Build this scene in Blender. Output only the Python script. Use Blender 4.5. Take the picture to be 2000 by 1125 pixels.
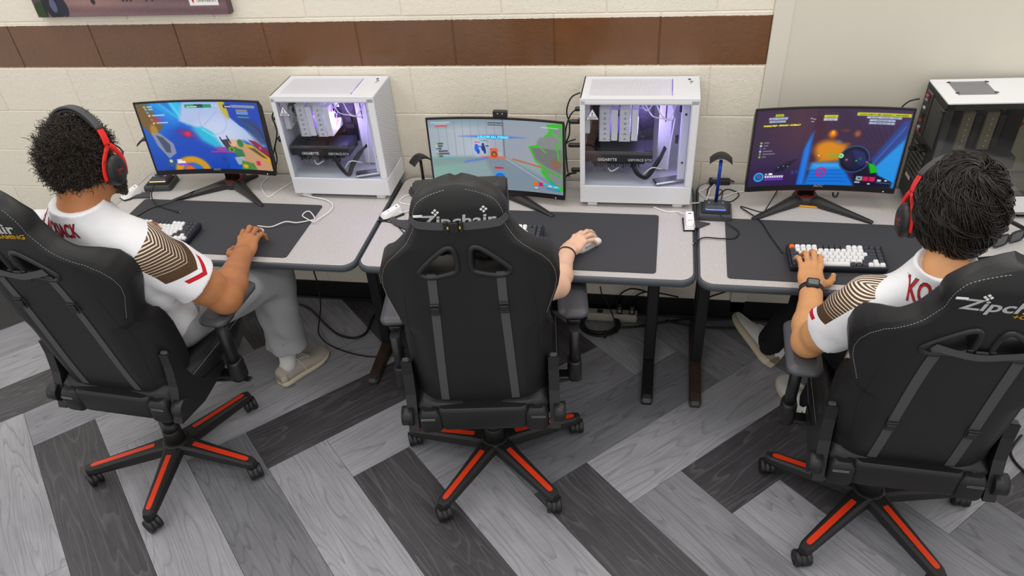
import bpy, math, random
import numpy as np
from mathutils import Vector, Matrix, Euler
from mathutils.bvhtree import BVHTree

for _o in list(bpy.data.objects):
    bpy.data.objects.remove(_o)
SC = bpy.context.scene
COL = SC.collection
rng = np.random.default_rng(7)
random.seed(7)
pi = math.pi
ZD = 0.729            # desk surface height

# ------------------------------------------------------------------ camera
def cam_axes(yaw, pitch, roll):
    cy, sy = math.cos(yaw), math.sin(yaw)
    f = Vector((-sy*math.cos(pitch), cy*math.cos(pitch), -math.sin(pitch)))
    r = Vector((cy, sy, 0)); u = r.cross(f)
    cr, sr = math.cos(roll), math.sin(roll)
    return cr*r+sr*u, -sr*r+cr*u, f
_r, _u, _f = cam_axes(.2324, .6965, -.0887)
_cd = bpy.data.cameras.new('camera')
_cam = bpy.data.objects.new('camera', _cd); COL.objects.link(_cam)
_m = Matrix((_r, _u, -_f)).transposed().to_4x4(); _m.translation = Vector((2.8467, -3.0504, 2.3534))
_cam.matrix_world = _m
_cd.sensor_width = 36; _cd.lens = 1491.18/2000*36
_cd.shift_x = (1000-983.62)/2000; _cd.shift_y = (674.83-562.5)/2000
_cd.clip_start = .05
SC.camera = _cam

# ------------------------------------------------------------------ light
SC.view_settings.view_transform = 'Standard'
SC.view_settings.look = 'None'
SC.view_settings.gamma = 1
SC.view_settings.use_curve_mapping = False
SC.view_settings.exposure = 0.14
W = bpy.data.worlds.new('room_light'); SC.world = W; W.use_nodes = True
_bg = W.node_tree.nodes['Background']
_bg.inputs[0].default_value = (1.0, .985, .96, 1); _bg.inputs[1].default_value = .74
def area(name, loc, size, power, col=(1, .97, .93)):
    l = bpy.data.lights.new(name, 'AREA'); l.shape = 'RECTANGLE'
    l.size, l.size_y = size; l.energy = power; l.color = col
    o = bpy.data.objects.new(name, l); COL.objects.link(o); o.location = loc
    return o
for _x in (.2, 2.2, 4.2):
    for _y in (-.75, -2.6):
        area('ceiling_panel_light', (_x, _y, 2.95), (1.2, .6), 10)

# ------------------------------------------------------------------ materials
def lin(c):
    if isinstance(c, str):
        c = tuple(int(c[i:i+2], 16)/255 for i in (0, 2, 4))
    return tuple((x/12.92 if x <= .04045 else ((x+.055)/1.055)**2.4) for x in c)
class N:
    """small node tree helper"""
    def __init__(s, mat):
        mat.use_nodes = True; s.t = mat.node_tree; s.b = s.t.nodes['Principled BSDF']
    def n(s, typ, **kw):
        x = s.t.nodes.new(typ)
        for k, v in kw.items():
            if k.startswith('i_'):
                k = k[2:]
                x.inputs[int(k) if k.isdigit() else k].default_value = v
            else: setattr(x, k, v)
        return x
    def l(s, a, b): s.t.links.new(a, b)
    def math(s, op, a, b=None, clamp=False):
        x = s.n('ShaderNodeMath', operation=op); x.use_clamp = clamp
        for i, v in enumerate((a, b)):
            if v is None: continue
            if isinstance(v, (int, float)): x.inputs[i].default_value = v
            else: s.l(v, x.inputs[i])
        return x.outputs[0]
    def mix(s, fac, a, b):
        x = s.n('ShaderNodeMix', data_type='RGBA')
        for i, v in ((0, fac), (6, a), (7, b)):
            if isinstance(v, (int, float)): x.inputs[i].default_value = v
            elif isinstance(v, (tuple, list)): x.inputs[i].default_value = (*v[:3], 1)
            else: s.l(v, x.inputs[i])
        return x.outputs[2]
    def ramp(s, fac, stops):
        x = s.n('ShaderNodeValToRGB'); e = x.color_ramp.elements
        while len(e) < len(stops): e.new(.5)
        for el, (p, c) in zip(e, stops):
            el.position = p; el.color = (*c[:3], 1) if isinstance(c, tuple) else (c, c, c, 1)
        s.l(fac, x.inputs[0]); return x.outputs[0]
    def coord(s, which='Object', scale=None, off=None):
        o = s.n('ShaderNodeTexCoord').outputs[which]
        if scale is not None:
            m = s.n('ShaderNodeMapping'); m.inputs['Scale'].default_value = scale
            s.l(o, m.inputs[0]); o = m.outputs[0]
        return o
    def noise(s, vec, scale=5., detail=2., rough=.5):
        x = s.n('ShaderNodeTexNoise'); x.inputs['Scale'].default_value = scale
        x.inputs['Detail'].default_value = detail; x.inputs['Roughness'].default_value = rough
        if vec is not None: s.l(vec, x.inputs['Vector'])
        return x.outputs['Fac']
    def bump(s, h, strength=.3, dist=.01):
        x = s.n('ShaderNodeBump'); x.inputs['Strength'].default_value = strength
        x.inputs['Distance'].default_value = dist
        s.l(h, x.inputs['Height']); s.l(x.outputs[0], s.b.inputs['Normal'])
_mats = {}
def mat(name, col, rough=.5, metal=0., spec=.5, nscale=0, nstr=.2, ndist=.002, var=0., emit=None, estr=1., alpha=None, trans=0.):
    if name in _mats: return _mats[name]
    m = bpy.data.materials.new(name); k = N(m); c = lin(col)
    b = k.b; b.inputs['Base Color'].default_value = (*c, 1)
    b.inputs['Roughness'].default_value = rough; b.inputs['Metallic'].default_value = metal
    b.inputs['Specular IOR Level'].default_value = spec
    if nscale:
        h = k.noise(k.coord(), nscale, 3., .6); k.bump(h, nstr, ndist)
        if var:
            f = k.noise(k.coord(), nscale*.37, 4.)
            k.l(k.mix(f, tuple(x*(1-var) for x in c), tuple(min(1, x*(1+var)) for x in c)), b.inputs['Base Color'])
    if emit is not None:
        b.inputs['Emission Color'].default_value = (*lin(emit), 1); b.inputs['Emission Strength'].default_value = estr
    if trans: b.inputs['Transmission Weight'].default_value = trans
    if alpha is not None: b.inputs['Alpha'].default_value = alpha
    m.diffuse_color = (*c, 1)
    _mats[name] = m; return m
def glass(name, tint, rough=0., refl=1.):
    """thin pane: see-through with a clear mirror coat"""
    m = bpy.data.materials.new(name); m.use_nodes = True; t = m.node_tree; t.nodes.clear()
    o = t.nodes.new('ShaderNodeOutputMaterial'); mx = t.nodes.new('ShaderNodeMixShader')
    tr = t.nodes.new('ShaderNodeBsdfTransparent'); tr.inputs[0].default_value = (*lin(tint), 1)
    g = t.nodes.new('ShaderNodeBsdfGlossy'); g.inputs['Roughness'].default_value = rough
    g.inputs[0].default_value = (.95, .97, 1, 1)
    fr = t.nodes.new('ShaderNodeFresnel'); fr.inputs[0].default_value = 1.45
    mu = t.nodes.new('ShaderNodeMath'); mu.operation = 'MULTIPLY'; mu.inputs[1].default_value = refl; mu.use_clamp = True
    ge = t.nodes.new('ShaderNodeNewGeometry'); ff = t.nodes.new('ShaderNodeMath'); ff.operation = 'SUBTRACT'; ff.inputs[0].default_value = 1.
    t.links.new(ge.outputs['Backfacing'], ff.inputs[1]); fm = t.nodes.new('ShaderNodeMath'); fm.operation = 'MULTIPLY'
    t.links.new(fr.outputs[0], mu.inputs[0]); t.links.new(mu.outputs[0], fm.inputs[0]); t.links.new(ff.outputs[0], fm.inputs[1]); t.links.new(fm.outputs[0], mx.inputs[0])
    t.links.new(tr.outputs[0], mx.inputs[1]); t.links.new(g.outputs[0], mx.inputs[2])
    t.links.new(mx.outputs[0], o.inputs[0]); return m

# ------------------------------------------------------------------ object helpers
def link(name, data, parent=None, loc=None, rotz=None):
    o = bpy.data.objects.new(name, data); COL.objects.link(o)
    if parent is not None: o.parent = parent
    if loc is not None: o.location = loc
    if rotz is not None: o.rotation_euler = (0, 0, rotz)
    return o
def tag(o, label, cat, group=None):
    o['label'] = label; o['category'] = cat
    if group: o['group'] = group
    return o
def thing(name, label, cat, loc=(0, 0, 0), rotz=0., group=None):
    return tag(link(name, None, None, loc, rotz), label, cat, group)
def struct(o):
    o['kind'] = 'structure'; return o
def stuff(o):
    o['kind'] = 'stuff'; return o
def dup_tree(o, parent=None):
    c = o.copy(); COL.objects.link(c)
    if parent is not None: c.parent = parent
    for ch in list(o.children): dup_tree(ch, c)
    return c
def rotm(ax, a): return np.array(Matrix.Rotation(a, 3, ax))
class MB:
    """collects faces of ONE object"""
    def __init__(s): s.v = []; s.f = []; s.m = []; s.n = 0; s.sm = []
    def add(s, v, f, mi=0, smooth=False, M=None, at=None):
        v = np.asarray(v, float).reshape(-1, 3)
        if M is not None: v = v @ np.asarray(M).T
        if at is not None: v = v + np.asarray(at, float)
        s.v.append(v); s.f += [tuple(int(i)+s.n for i in q) for q in f]
        s.m += [mi]*len(f); s.sm += [smooth]*len(f); s.n += len(v); return s
    def box(s, c, size, bev=0., mi=0, M=None):
        hx, hy, hz = (d/2 for d in size); b = min(bev, hx*.98, hy*.98, hz*.98)
        if b <= 0:
            v = [(x, y, z) for z in (-hz, hz) for y in (-hy, hy) for x in (-hx, hx)]
            f = [(0, 2, 3, 1), (4, 5, 7, 6), (0, 1, 5, 4), (2, 6, 7, 3), (0, 4, 6, 2), (1, 3, 7, 5)]
            return s.add(v, f, mi, False, M, c)
        v = []; idx = {}
        for sx in (-1, 1):
            for sy in (-1, 1):
                for sz in (-1, 1):
                    for a in range(3):
                        p = [sx*(hx-b), sy*(hy-b), sz*(hz-b)]; p[a] = (sx*hx, sy*hy, sz*hz)[a]
                        idx[(sx, sy, sz, a)] = len(v); v.append(p)
        f = []
        def q(*k):
            ids = [idx[i] for i in k]; P = np.array([v[i] for i in ids]); nn = np.cross(P[1]-P[0], P[2]-P[0])
            f.append(tuple(ids) if nn @ P.mean(0) > 0 else tuple(ids[::-1]))
        for a in range(3):
            o1, o2 = [i for i in range(3) if i != a]
            for sg in (-1, 1):
                def key(i, j):
                    t = [0, 0, 0]; t[a] = sg; t[o1] = i; t[o2] = j; return (*t, a)
                q(key(-1, -1), key(1, -1), key(1, 1), key(-1, 1))
            for i in (-1, 1):
                for j in (-1, 1):
                    def key2(e, ax):
                        t = [0, 0, 0]; t[a] = e; t[o1] = i; t[o2] = j; return (*t, ax)
                    q(key2(-1, o1), key2(1, o1), key2(1, o2), key2(-1, o2))
        for sx in (-1, 1):
            for sy in (-1, 1):
                for sz in (-1, 1): q((sx, sy, sz, 0), (sx, sy, sz, 1), (sx, sy, sz, 2))
        return s.add(v, f, mi, False, M, c)
    def cone(s, p0, p1, r0, r1=None, n=16, mi=0, smooth=True, cap=True):
        r1 = r0 if r1 is None else r1
        return s.tube([p0, p1], [r0, r1], n, mi, smooth, cap)
    def tube(s, pts, rad, n=8, mi=0, smooth=True, cap=True, flat=1., up=None, closed=False):
        P = np.asarray(pts, float); k = len(P)
        R = np.full(k, rad, float) if np.isscalar(rad) else np.asarray(rad, float)
        T = np.gradient(P, axis=0) if k > 2 else np.repeat((P[1]-P[0])[None], 2, 0)
        if closed: T = np.roll(P, -1, 0)-np.roll(P, 1, 0)
        T /= np.linalg.norm(T, axis=1)[:, None]+1e-12
        u = np.array(up if up is not None else ((0, 0, 1) if abs(T[0][2]) < .9 else (1, 0, 0)), float)
        V = []
        for i in range(k):
            u = u-T[i]*(u @ T[i]); u /= np.linalg.norm(u)+1e-12
            if up is not None:
                w = np.array(up, float); w = w-T[i]*(w @ T[i])
                if np.linalg.norm(w) > 1e-3: u = w/np.linalg.norm(w)
            b = np.cross(T[i], u)
            a = np.arange(n)/n*2*pi
            V.append(P[i]+R[i]*(np.cos(a)[:, None]*b+np.sin(a)[:, None]*u*flat))
        V = np.concatenate(V); F = []
        for i in range(k if closed else k-1):
            j2 = (i+1) % k
            for j in range(n):
                F.append((i*n+j, i*n+(j+1) % n, j2*n+(j+1) % n, j2*n+j))
        s.add(V, F, mi, smooth)
        if cap and not closed:
            s.f.append(tuple(s.n-len(V)+j for j in range(n))[::-1]); s.m.append(mi); s.sm.append(False)
            s.f.append(tuple(s.n-n+j for j in range(n))); s.m.append(mi); s.sm.append(False)
        return s
    def loft(s, rings, mi=0, smooth=True, cap=True, M=None, at=None, closed=False):
        """rings of equal length, lower to upper, ccw seen from the end"""
        n = len(rings[0]); V = np.concatenate([np.asarray(r, float) for r in rings]); F = []; k = len(rings)
        for i in range(k if closed else k-1):
            i2 = (i+1) % k
            for j in range(n): F.append((i*n+j, i*n+(j+1) % n, i2*n+(j+1) % n, i2*n+j))
        base = s.n; s.add(V, F, mi, smooth, M, at)
        if cap and not closed:
            s.f.append(tuple(base+j for j in range(n))[::-1]); s.f.append(tuple(base+(k-1)*n+j for j in range(n)))
            s.m += [mi, mi]; s.sm += [False, False]
        return s
    def rr(s, prof, n=5, mi=0, M=None, at=None, smooth=True):
        """rounded rectangle loft: prof rows (w, d, r, z[, ox, oy])"""
        rings = []
        for p in prof:
            w, d, r, z = p[:4]; ox, oy = (p[4], p[5]) if len(p) > 4 else (0, 0)
            q = rrect(w, d, r, n); rings.append(np.c_[q[:, 0]+ox, q[:, 1]+oy, np.full(len(q), z)])
        return s.loft(rings, mi, smooth, True, M, at)
    def prism(s, poly, z0, z1, mi=0, M=None, at=None, smooth=False):
        P = np.asarray(poly, float)
        return s.loft([np.c_[P, np.full(len(P), z0)], np.c_[P, np.full(len(P), z1)]], mi, smooth, True, M, at)
    def lathe(s, prof, n=24, mi=0, M=None, at=None, smooth=True):
        a = np.arange(n)/n*2*pi
        return s.loft([np.c_[max(r, 1e-4)*np.cos(a), max(r, 1e-4)*np.sin(a), np.full(n, z)] for r, z in prof], mi, smooth, True, M, at)
    def ball(s, c, r, n=12, mi=0, M=None):
        r = np.array([r]*3 if np.isscalar(r) else r, float); k = n//2+1
        rings = []
        a = np.arange(n)/n*2*pi
        for i in range(k):
            t = -pi/2+pi*(i+.02)/(k-1+.04)
            rings.append(np.c_[np.cos(a)*math.cos(t)*r[0], np.sin(a)*math.cos(t)*r[1], np.full(n, math.sin(t)*r[2])])
        return s.loft(rings, mi, True, True, M, c)
    def mesh(s, name, mats=()):
        me = bpy.data.meshes.new(name)
        me.from_pydata(np.concatenate(s.v).tolist(), [], s.f)
        for m in (mats if isinstance(mats, (list, tuple)) else [mats]): me.materials.append(m)
        me.polygons.foreach_set('material_index', s.m)
        me.polygons.foreach_set('use_smooth', s.sm)
        me.update(); return me
    def build(s, name, mats=(), parent=None, loc=None, rotz=None):
        return link(name, s.mesh(name, mats), parent, loc, rotz)
def rrect(w, d, r, n=5):
    r = min(r, w/2-1e-5, d/2-1e-5); o = []
    for cx, cy, a0 in ((w/2-r, d/2-r, 0), (-w/2+r, d/2-r, pi/2), (-w/2+r, -d/2+r, pi), (w/2-r, -d/2+r, 1.5*pi)):
        for i in range(n+1):
            a = a0+pi/2*i/n; o.append((cx+r*math.cos(a), cy+r*math.sin(a)))
    return np.array(o)
def spline(pts, n=8):
    """Catmull-Rom through the points"""
    P = np.asarray(pts, float); P = np.vstack([2*P[0]-P[1], P, 2*P[-1]-P[-2]]); o = []
    for i in range(1, len(P)-2):
        for t in np.arange(n)/n:
            a, b, c, d = P[i-1:i+3]
            o.append(.5*((2*b)+(c-a)*t+(2*a-5*b+4*c-d)*t*t+(3*b-a-3*c+d)*t**3))
    o.append(P[-2]); return np.array(o)
def chamfer(me, w=.003, seg=2):
    return me
def text_mesh(body, size=.05, bold=0., shear=0., align='LEFT', extr=.0004, sx=1.):
    """lettering as vertices and faces in the XY plane"""
    c = bpy.data.curves.new('lettering', 'FONT'); c.body = body; c.size = size; c.offset = bold; c.shear = shear
    c.align_x = align; c.extrude = extr; c.resolution_u = 3
    o = bpy.data.objects.new('lettering', c); COL.objects.link(o)
    dg = bpy.context.evaluated_depsgraph_get(); me = o.evaluated_get(dg).to_mesh()
    v = np.zeros(len(me.vertices)*3); me.vertices.foreach_get('co', v); v = v.reshape(-1, 3)
    f = [tuple(p.vertices) for p in me.polygons]
    o.evaluated_get(dg).to_mesh_clear(); bpy.data.objects.remove(o); bpy.data.curves.remove(c)
    v[:, 0] *= sx
    return v, f
def put_text(name, body, size, m, parent, origin, ex, ey, **kw):
    """flat lettering with its baseline at origin along ex, upright along ey"""
    v, f = text_mesh(body, size, **kw); ex = np.array(ex, float); ey = np.array(ey, float); ez = np.cross(ex, ey)
    b = MB(); b.add(np.outer(v[:, 0], ex)+np.outer(v[:, 1], ey)+np.outer(v[:, 2], ez)+np.array(origin), f)
    return b.build(name, m, parent)
# ------------------------------------------------------------------ shared materials
M_BLACKPL = mat('black_plastic', '1c1c1e', .42, nscale=900, nstr=.12, ndist=.0004)
M_DARKPL = mat('dark_grey_plastic', '3c3d41', .5, nscale=700, nstr=.15, ndist=.0004)
M_BLACKGL = mat('gloss_black', '101012', .2)
M_BLACKMT = mat('black_metal', '161617', .38, nscale=300, nstr=.1, ndist=.0004)
M_WHITEPL = mat('white_plastic', 'eeeeee', .4)
M_WHITEMT = mat('white_metal', 'e4e5ea', .42, spec=.4, nscale=700, nstr=.04, ndist=.0003)
M_RED = mat('red_plastic', 'dd1c16', .38)
M_CHROME = mat('steel', 'b8b8ba', .25, metal=1.)
M_RUBBER = mat('cable_rubber', '111112', .5)
M_WCABLE = mat('white_cable', 'ecebe8', .5)
M_DESKEDGE = mat('bullnose_edge', '474b52', .42, nscale=60, nstr=.05)

# ---- wall blocks: cream paint, one course in brown
def block_material():
    m = bpy.data.materials.new('painted_block'); k = N(m)
    pos = k.n('ShaderNodeNewGeometry').outputs['Position']
    sp = k.n('ShaderNodeSeparateXYZ'); k.l(pos, sp.inputs[0])
    wob = k.math('MULTIPLY', k.math('SUBTRACT', k.noise(pos, 60., 3.), .5), .006)
    z = k.math('ADD', sp.outputs[2], wob)
    band = k.math('MULTIPLY', k.math('GREATER_THAN', z, 1.2315), k.math('LESS_THAN', z, 1.4135))
    rnd = k.n('ShaderNodeObjectInfo').outputs['Random']
    big = k.noise(pos, 6., 3.)
    cream = k.mix(k.math('ADD', k.math('MULTIPLY', big, .6), k.math('MULTIPLY', rnd, .4)), lin('e6ddcc'), lin('efe8d8'))
    brown = k.mix(k.noise(pos, 9., 4.), lin('5c3713'), lin('70451c'))
    k.l(k.mix(band, cream, brown), k.b.inputs['Base Color'])
    k.l(k.math('SUBTRACT', .55, k.math('MULTIPLY', band, .32)), k.b.inputs['Roughness'])
    k.l(k.math('MULTIPLY', band, .6), k.b.inputs['Coat Weight']); k.b.inputs['Coat Roughness'].default_value = .14
    fine = k.noise(pos, 230., 4., .65); pit = k.n('ShaderNodeTexVoronoi'); pit.inputs['Scale'].default_value = 120.
    k.l(pos, pit.inputs['Vector'])
    pits = k.math('MULTIPLY', k.math('SUBTRACT', .45, pit.outputs['Distance'], True), k.math('GREATER_THAN', k.noise(pos, 28., 2.), .52))
    amount = k.math('ADD', .35, k.math('MULTIPLY', rnd, .9))
    h = k.math('MULTIPLY', k.math('ADD', fine, k.math('MULTIPLY', pits, -1.3)), amount)
    h = k.math('ADD', h, k.math('MULTIPLY', k.noise(pos, 40., 2.), .8))
    k.bump(h, .8, .0028)
    return m
M_BLOCK = block_material()
M_MORTAR = mat('painted_mortar', 'd8d0c2', .6, nscale=200, nstr=.4, ndist=.002)
b = MB(); b.box((1.6, .0568, 1.35), (4.9, .11, 2.7)); wall = struct(b.build('wall_back', M_BLOCK))
BW, BH, ZB = .4064, .2032, 1.2268
b = MB(); b.box((0, 0, 0), (BW-.0035, .03, BH-.0035), .0024); block_me = b.mesh('block', M_BLOCK)
XEND = 3.252
clipped = {}
for row in range(0, 10):
    zc = .0076+BH*(row+.5); off = 0. if row % 2 == 0 else .5
    for j in range(-3, 9):
        x0 = (j+off)*BW; x1 = x0+BW
        if x0 > XEND-.02: continue
        if x1 > XEND:
            w = XEND-x0
            key = round(w, 3)
            if key not in clipped:
                q = MB(); q.box((0, 0, 0), (w-.0035, .03, BH-.0035), .0024); clipped[key] = q.mesh('block', M_BLOCK)
            link('block', clipped[key], wall, ((x0+XEND)/2, .0135+random.uniform(-.0008, .0008), zc))
        else:
            link('block', block_me, wall, ((x0+x1)/2, .0135+random.uniform(-.0008, .0008), zc))
M_SMOOTH = mat('smooth_wall_paint', 'd5cfc1', .55, nscale=35, nstr=.05, ndist=.003, var=.015)
b = MB(); b.box((4.5, .05, 1.35), (2.36, .11, 2.7)); struct(b.build('wall_right', M_SMOOTH))
b = MB(); b.box((3.2865, -.002, 1.37), (.069, .014, 2.66), .003); struct(b.build('trim_1', mat('trim_paint', 'd9d3c6', .5)))
b = MB(); b.box((2.3, -.004, .0535), (6.6, .01, .105), .003); b.box((2.3, -.012, .006), (6.6, .024, .012), .005)
struct(b.build('baseboard_back', mat('black_vinyl_base', '131314', .4)))

# ---- floor: herringbone vinyl planks
def plank_material(name, dark, lite, line, contrast):
    m = bpy.data.materials.new(name); k = N(m)
    inf = k.n('ShaderNodeObjectInfo')
    rv = k.n('ShaderNodeVectorMath', operation='SCALE'); rv.inputs[0].default_value = (37., 91., 53.)
    k.l(inf.outputs['Random'], rv.inputs['Scale'])
    ad = k.n('ShaderNodeVectorMath', operation='ADD'); k.l(k.coord('Object'), ad.inputs[0]); k.l(rv.outputs[0], ad.inputs[1])
    def sc(v):
        x = k.n('ShaderNodeVectorMath', operation='MULTIPLY'); k.l(ad.outputs[0], x.inputs[0]); x.inputs[1].default_value = v
        return x.outputs[0]
    rings = k.math('FRACT', k.math('MULTIPLY', k.noise(sc((.36, 3.4, 1)), 2.1, 2., .45), 19.))
    ln = k.math('SUBTRACT', 1., k.math('MULTIPLY', rings, 3.4), True)
    ln = k.math('MULTIPLY', ln, k.math('ADD', .35, k.noise(sc((1.3, 6, 1)), 3., 2.)))
    fib = k.noise(sc((6., 190., 1)), 1., 3., .6)
    fib2 = k.noise(sc((14., 420., 1)), 1., 2., .6)
    blot = k.noise(sc((1.5, 4., 1)), 2.2, 4., .55)
    f = k.math('ADD', k.math('MULTIPLY', fib, .5), k.math('MULTIPLY', blot, .5))
    base = k.ramp(f, [(.34, lin(dark)), (.66, lin(lite))])
    c = k.mix(k.math('MULTIPLY', ln, contrast), base, lin(line))
    c = k.mix(k.math('MULTIPLY', k.math('GREATER_THAN', fib2, .6), contrast*.35), c, lin(line))
    k.l(c, k.b.inputs['Base Color'])
    k.l(k.math('ADD', .40, k.math('MULTIPLY', fib, .16)), k.b.inputs['Roughness'])
    k.b.inputs['Specular IOR Level'].default_value = .4
    k.bump(k.math('ADD', fib, k.math('MULTIPLY', ln, -.6)), .25, .0008)
    return m
PLANKM = {'L': plank_material('plank_light', '8f8f94', 'abaab0', '626269', .52),
          'M': plank_material('plank_medium', '7b7b81', '98979e', '525259', .52),
          'G': plank_material('plank_grey', '69696f', '838389', '45454c', .52),
          'D': plank_material('plank_dark', '353337', '4f4d51', '827e81', .32)}
b = MB(); b.box((2.3, -1.6, -.03), (6.8, 3.6, .05)); floor = struct(b.build('floor', mat('floor_seam', '2a2a2c', .7)))
PW, PL = .3715/math.sqrt(2), 1.025
b = MB(); b.box((PL/2, -PW/2, -.004), (PL-.0012, PW-.0012, .008), .0006); plank_me = b.mesh('plank', PLANKM['L'])
def plank(x, y, ang, tone):
    """x, y: the left start corner, looking along the plank"""
    o = link('plank', plank_me, floor, (x, y, random.uniform(-.0002, .0002)), ang)
    o.material_slots[0].link = 'OBJECT'; o.material_slots[0].material = PLANKM[tone]
    return o
H2 = PL/math.sqrt(2)
_c = 2*H2-1.0
b = MB(); b.prism([(_c*math.sqrt(2), -.0006), ((_c-PW/math.sqrt(2))*math.sqrt(2), -PW+.0006), (PL-.0006, -PW+.0006), (PL-.0006, -.0006)], -.008, 0.)
far_me = b.mesh('plank', PLANKM['L'])
toneA = {-5: 'M', -4: 'L', -3: 'M', -2: 'L', -1: 'D', 0: 'M', 1: 'L', 2: 'L', 3: 'D', 4: 'L', 5: 'M', 6: 'G', 7: 'L', 8: 'D', 9: 'D', 10: 'L', 11: 'D', 12: 'M', 13: 'G'}
toneB = {-4: 'M', -3: 'D', -2: 'M', -1: 'L', 0: 'D', 1: 'L', 2: 'G', 3: 'L', 4: 'D', 5: 'L', 6: 'D', 7: 'M', 8: 'L', 9: 'M', 10: 'G', 11: 'M', 12: 'D', 13: 'L'}
toneU = {-1: 'G', 0: 'M', 1: 'D', 2: 'L', 3: 'D', 4: 'G', 5: 'D', 6: 'L', 7: 'M', 8: 'G', 9: 'L', 10: 'D', 11: 'M', 12: 'L', 13: 'D'}
for k in range(-5, 14):
    px, py = .0595+.3715*k, -1.0
    plank(px, py, pi/4, toneA.get(k, 'M'))                          # up to the right
    ex, ey = .431+.3715*k, -1.0
    if k >= -4: plank(ex, ey, -pi/4, toneB.get(k, 'M'))               # down to the right
    # far column, cut off where it meets the wall
    if k >= -1:
        o = plank(px, py+2*H2, -pi/4, toneU.get(k, 'M')); o.data = far_me; o.material_slots[0].link = 'OBJECT'
        o.material_slots[0].material = PLANKM[toneU.get(k, 'M')]
    # nearest column, up to the right, below the third zigzag
    if k <= 12: plank(ex, ey-2*H2, pi/4, 'MLDGL'[k % 5])
# ------------------------------------------------------------------ desks
def laminate():
    m = bpy.data.materials.new('speckled_laminate'); k = N(m); c = k.coord()
    sp = k.noise(c, 420., 2., .7)
    k.l(k.ramp(sp, [(.36, lin('aca7a5')), (.5, lin('c0bbb9')), (.66, lin('d2cecc'))]), k.b.inputs['Base Color'])
    k.b.inputs['Roughness'].default_value = .46; return m
M_LAM = laminate()
M_LEGDUST = mat('dusty_black_metal', '3a2a1d', .5, nscale=70, nstr=.3, var=.75)
def desk(label, x0, x1, yf, rot, legs, dusty):
    w = x1-x0; d = -.012-yf; t = thing('desk', label, 'desk', ((x0+x1)/2, yf+d/2, 0), rot, 'desks along the wall')
    b = MB(); b.rr([(w-.018, d-.018, .05, ZD-.01), (w-.018, d-.018, .05, ZD)], 8); b.build('tabletop', M_LAM, t)
    # bullnose band round the edge
    prof = [(.0085, ZD-.0006), (.004, ZD-.001), (0, ZD-.006), (-.003, ZD-.015), (0, ZD-.026), (.006, ZD-.031), (.02, ZD-.032)]
    b = MB(); b.rr([(w-2*i, d-2*i, .056-min(i, .03), z) for i, z in prof[::-1]], 8); b.build('edge_band', M_DESKEDGE, t)
    for lx, dus in zip(legs, dusty):
        x = lx-(x0+x1)/2; fy = -.648-(yf+d/2); cy = -.392-(yf+d/2); ry = -.06-(yf+d/2)
        g = MB()
        g.box((x, cy, (.05+ZD-.032)/2), (.05, .034, ZD-.032-.05), .006)
        g.box((x, cy+.20, (.05+ZD-.032)/2), (.04, .03, ZD-.032-.05), .006)
        g.box((x, (cy+d*.18)-.09, ZD-.05), (.05, d*.62, .035), .004)
        lg = g.build('leg', M_BLACKMT, t)
        f = MB()
        ys = np.array([fy, fy+.02, fy+.06, cy, ry-.06, ry]); zs = np.array([.02, .026, .036, .052, .036, .02])
        rings = []
        for y, z in zip(ys, zs):
            q = np.array([(.025, .004), (.025, z-.006), (.019, z), (-.019, z), (-.025, z-.006), (-.025, .004)])
            if y in (fy, ry): q = q*np.array([.8, 1])
            rings.append(np.c_[q[:, 0]+x, np.full(6, y), q[:, 1]][::-1])
        f.loft(rings, 0, False); f.build('foot', M_LEGDUST if dus else M_BLACKMT, lg)
        c = MB(); c.box((x, fy+.022, .0165), (.052, .05, .029), .012); c.build('foot_cap', M_DARKPL, lg)
    return t
DESKS = [desk('left grey laminate desk with the bearded player\'s monitor and white tower', .452, 1.731, -.752, 0., (.56, 1.645), (0, 1)),
         desk('middle grey laminate desk in front of which the centre chair stands', 1.739, 3.026, -.748, 0., (1.875, 2.885), (0, 0)),
         desk('right grey laminate desk with pencil, sunglasses and dark tower', 3.036, 4.33, -.766, -.006, (3.09, 4.22), (1, 0))]

# ------------------------------------------------------------------ desk mats
M_MAT = mat('mat_cloth', '3a3a3e', .8, nscale=1200, nstr=.25, ndist=.0006)
def mat_pad(label, x, y, w, d, rot):
    b = MB(); b.rr([(w, d, .014, 0), (w, d, .014, .0025), (w-.003, d-.003, .013, .0035)], 5)
    o = b.build('desk_mat', M_MAT, None, (x, y, ZD+.0006), rot)
    tag(o, label, 'desk mat', 'large black desk mats'); return o
mat_pad('large black desk mat under the bearded player\'s hand', 1.005, -.5, .87, .412, -.009)
mat_pad('large black desk mat under the white mouse on the middle desk', 2.45, -.5, .87, .412, -.004)
mat_pad('large black desk mat under the orange-keyed keyboard', 3.575, -.52, .87, .412, -.02)
ZM = ZD+.0042

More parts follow.
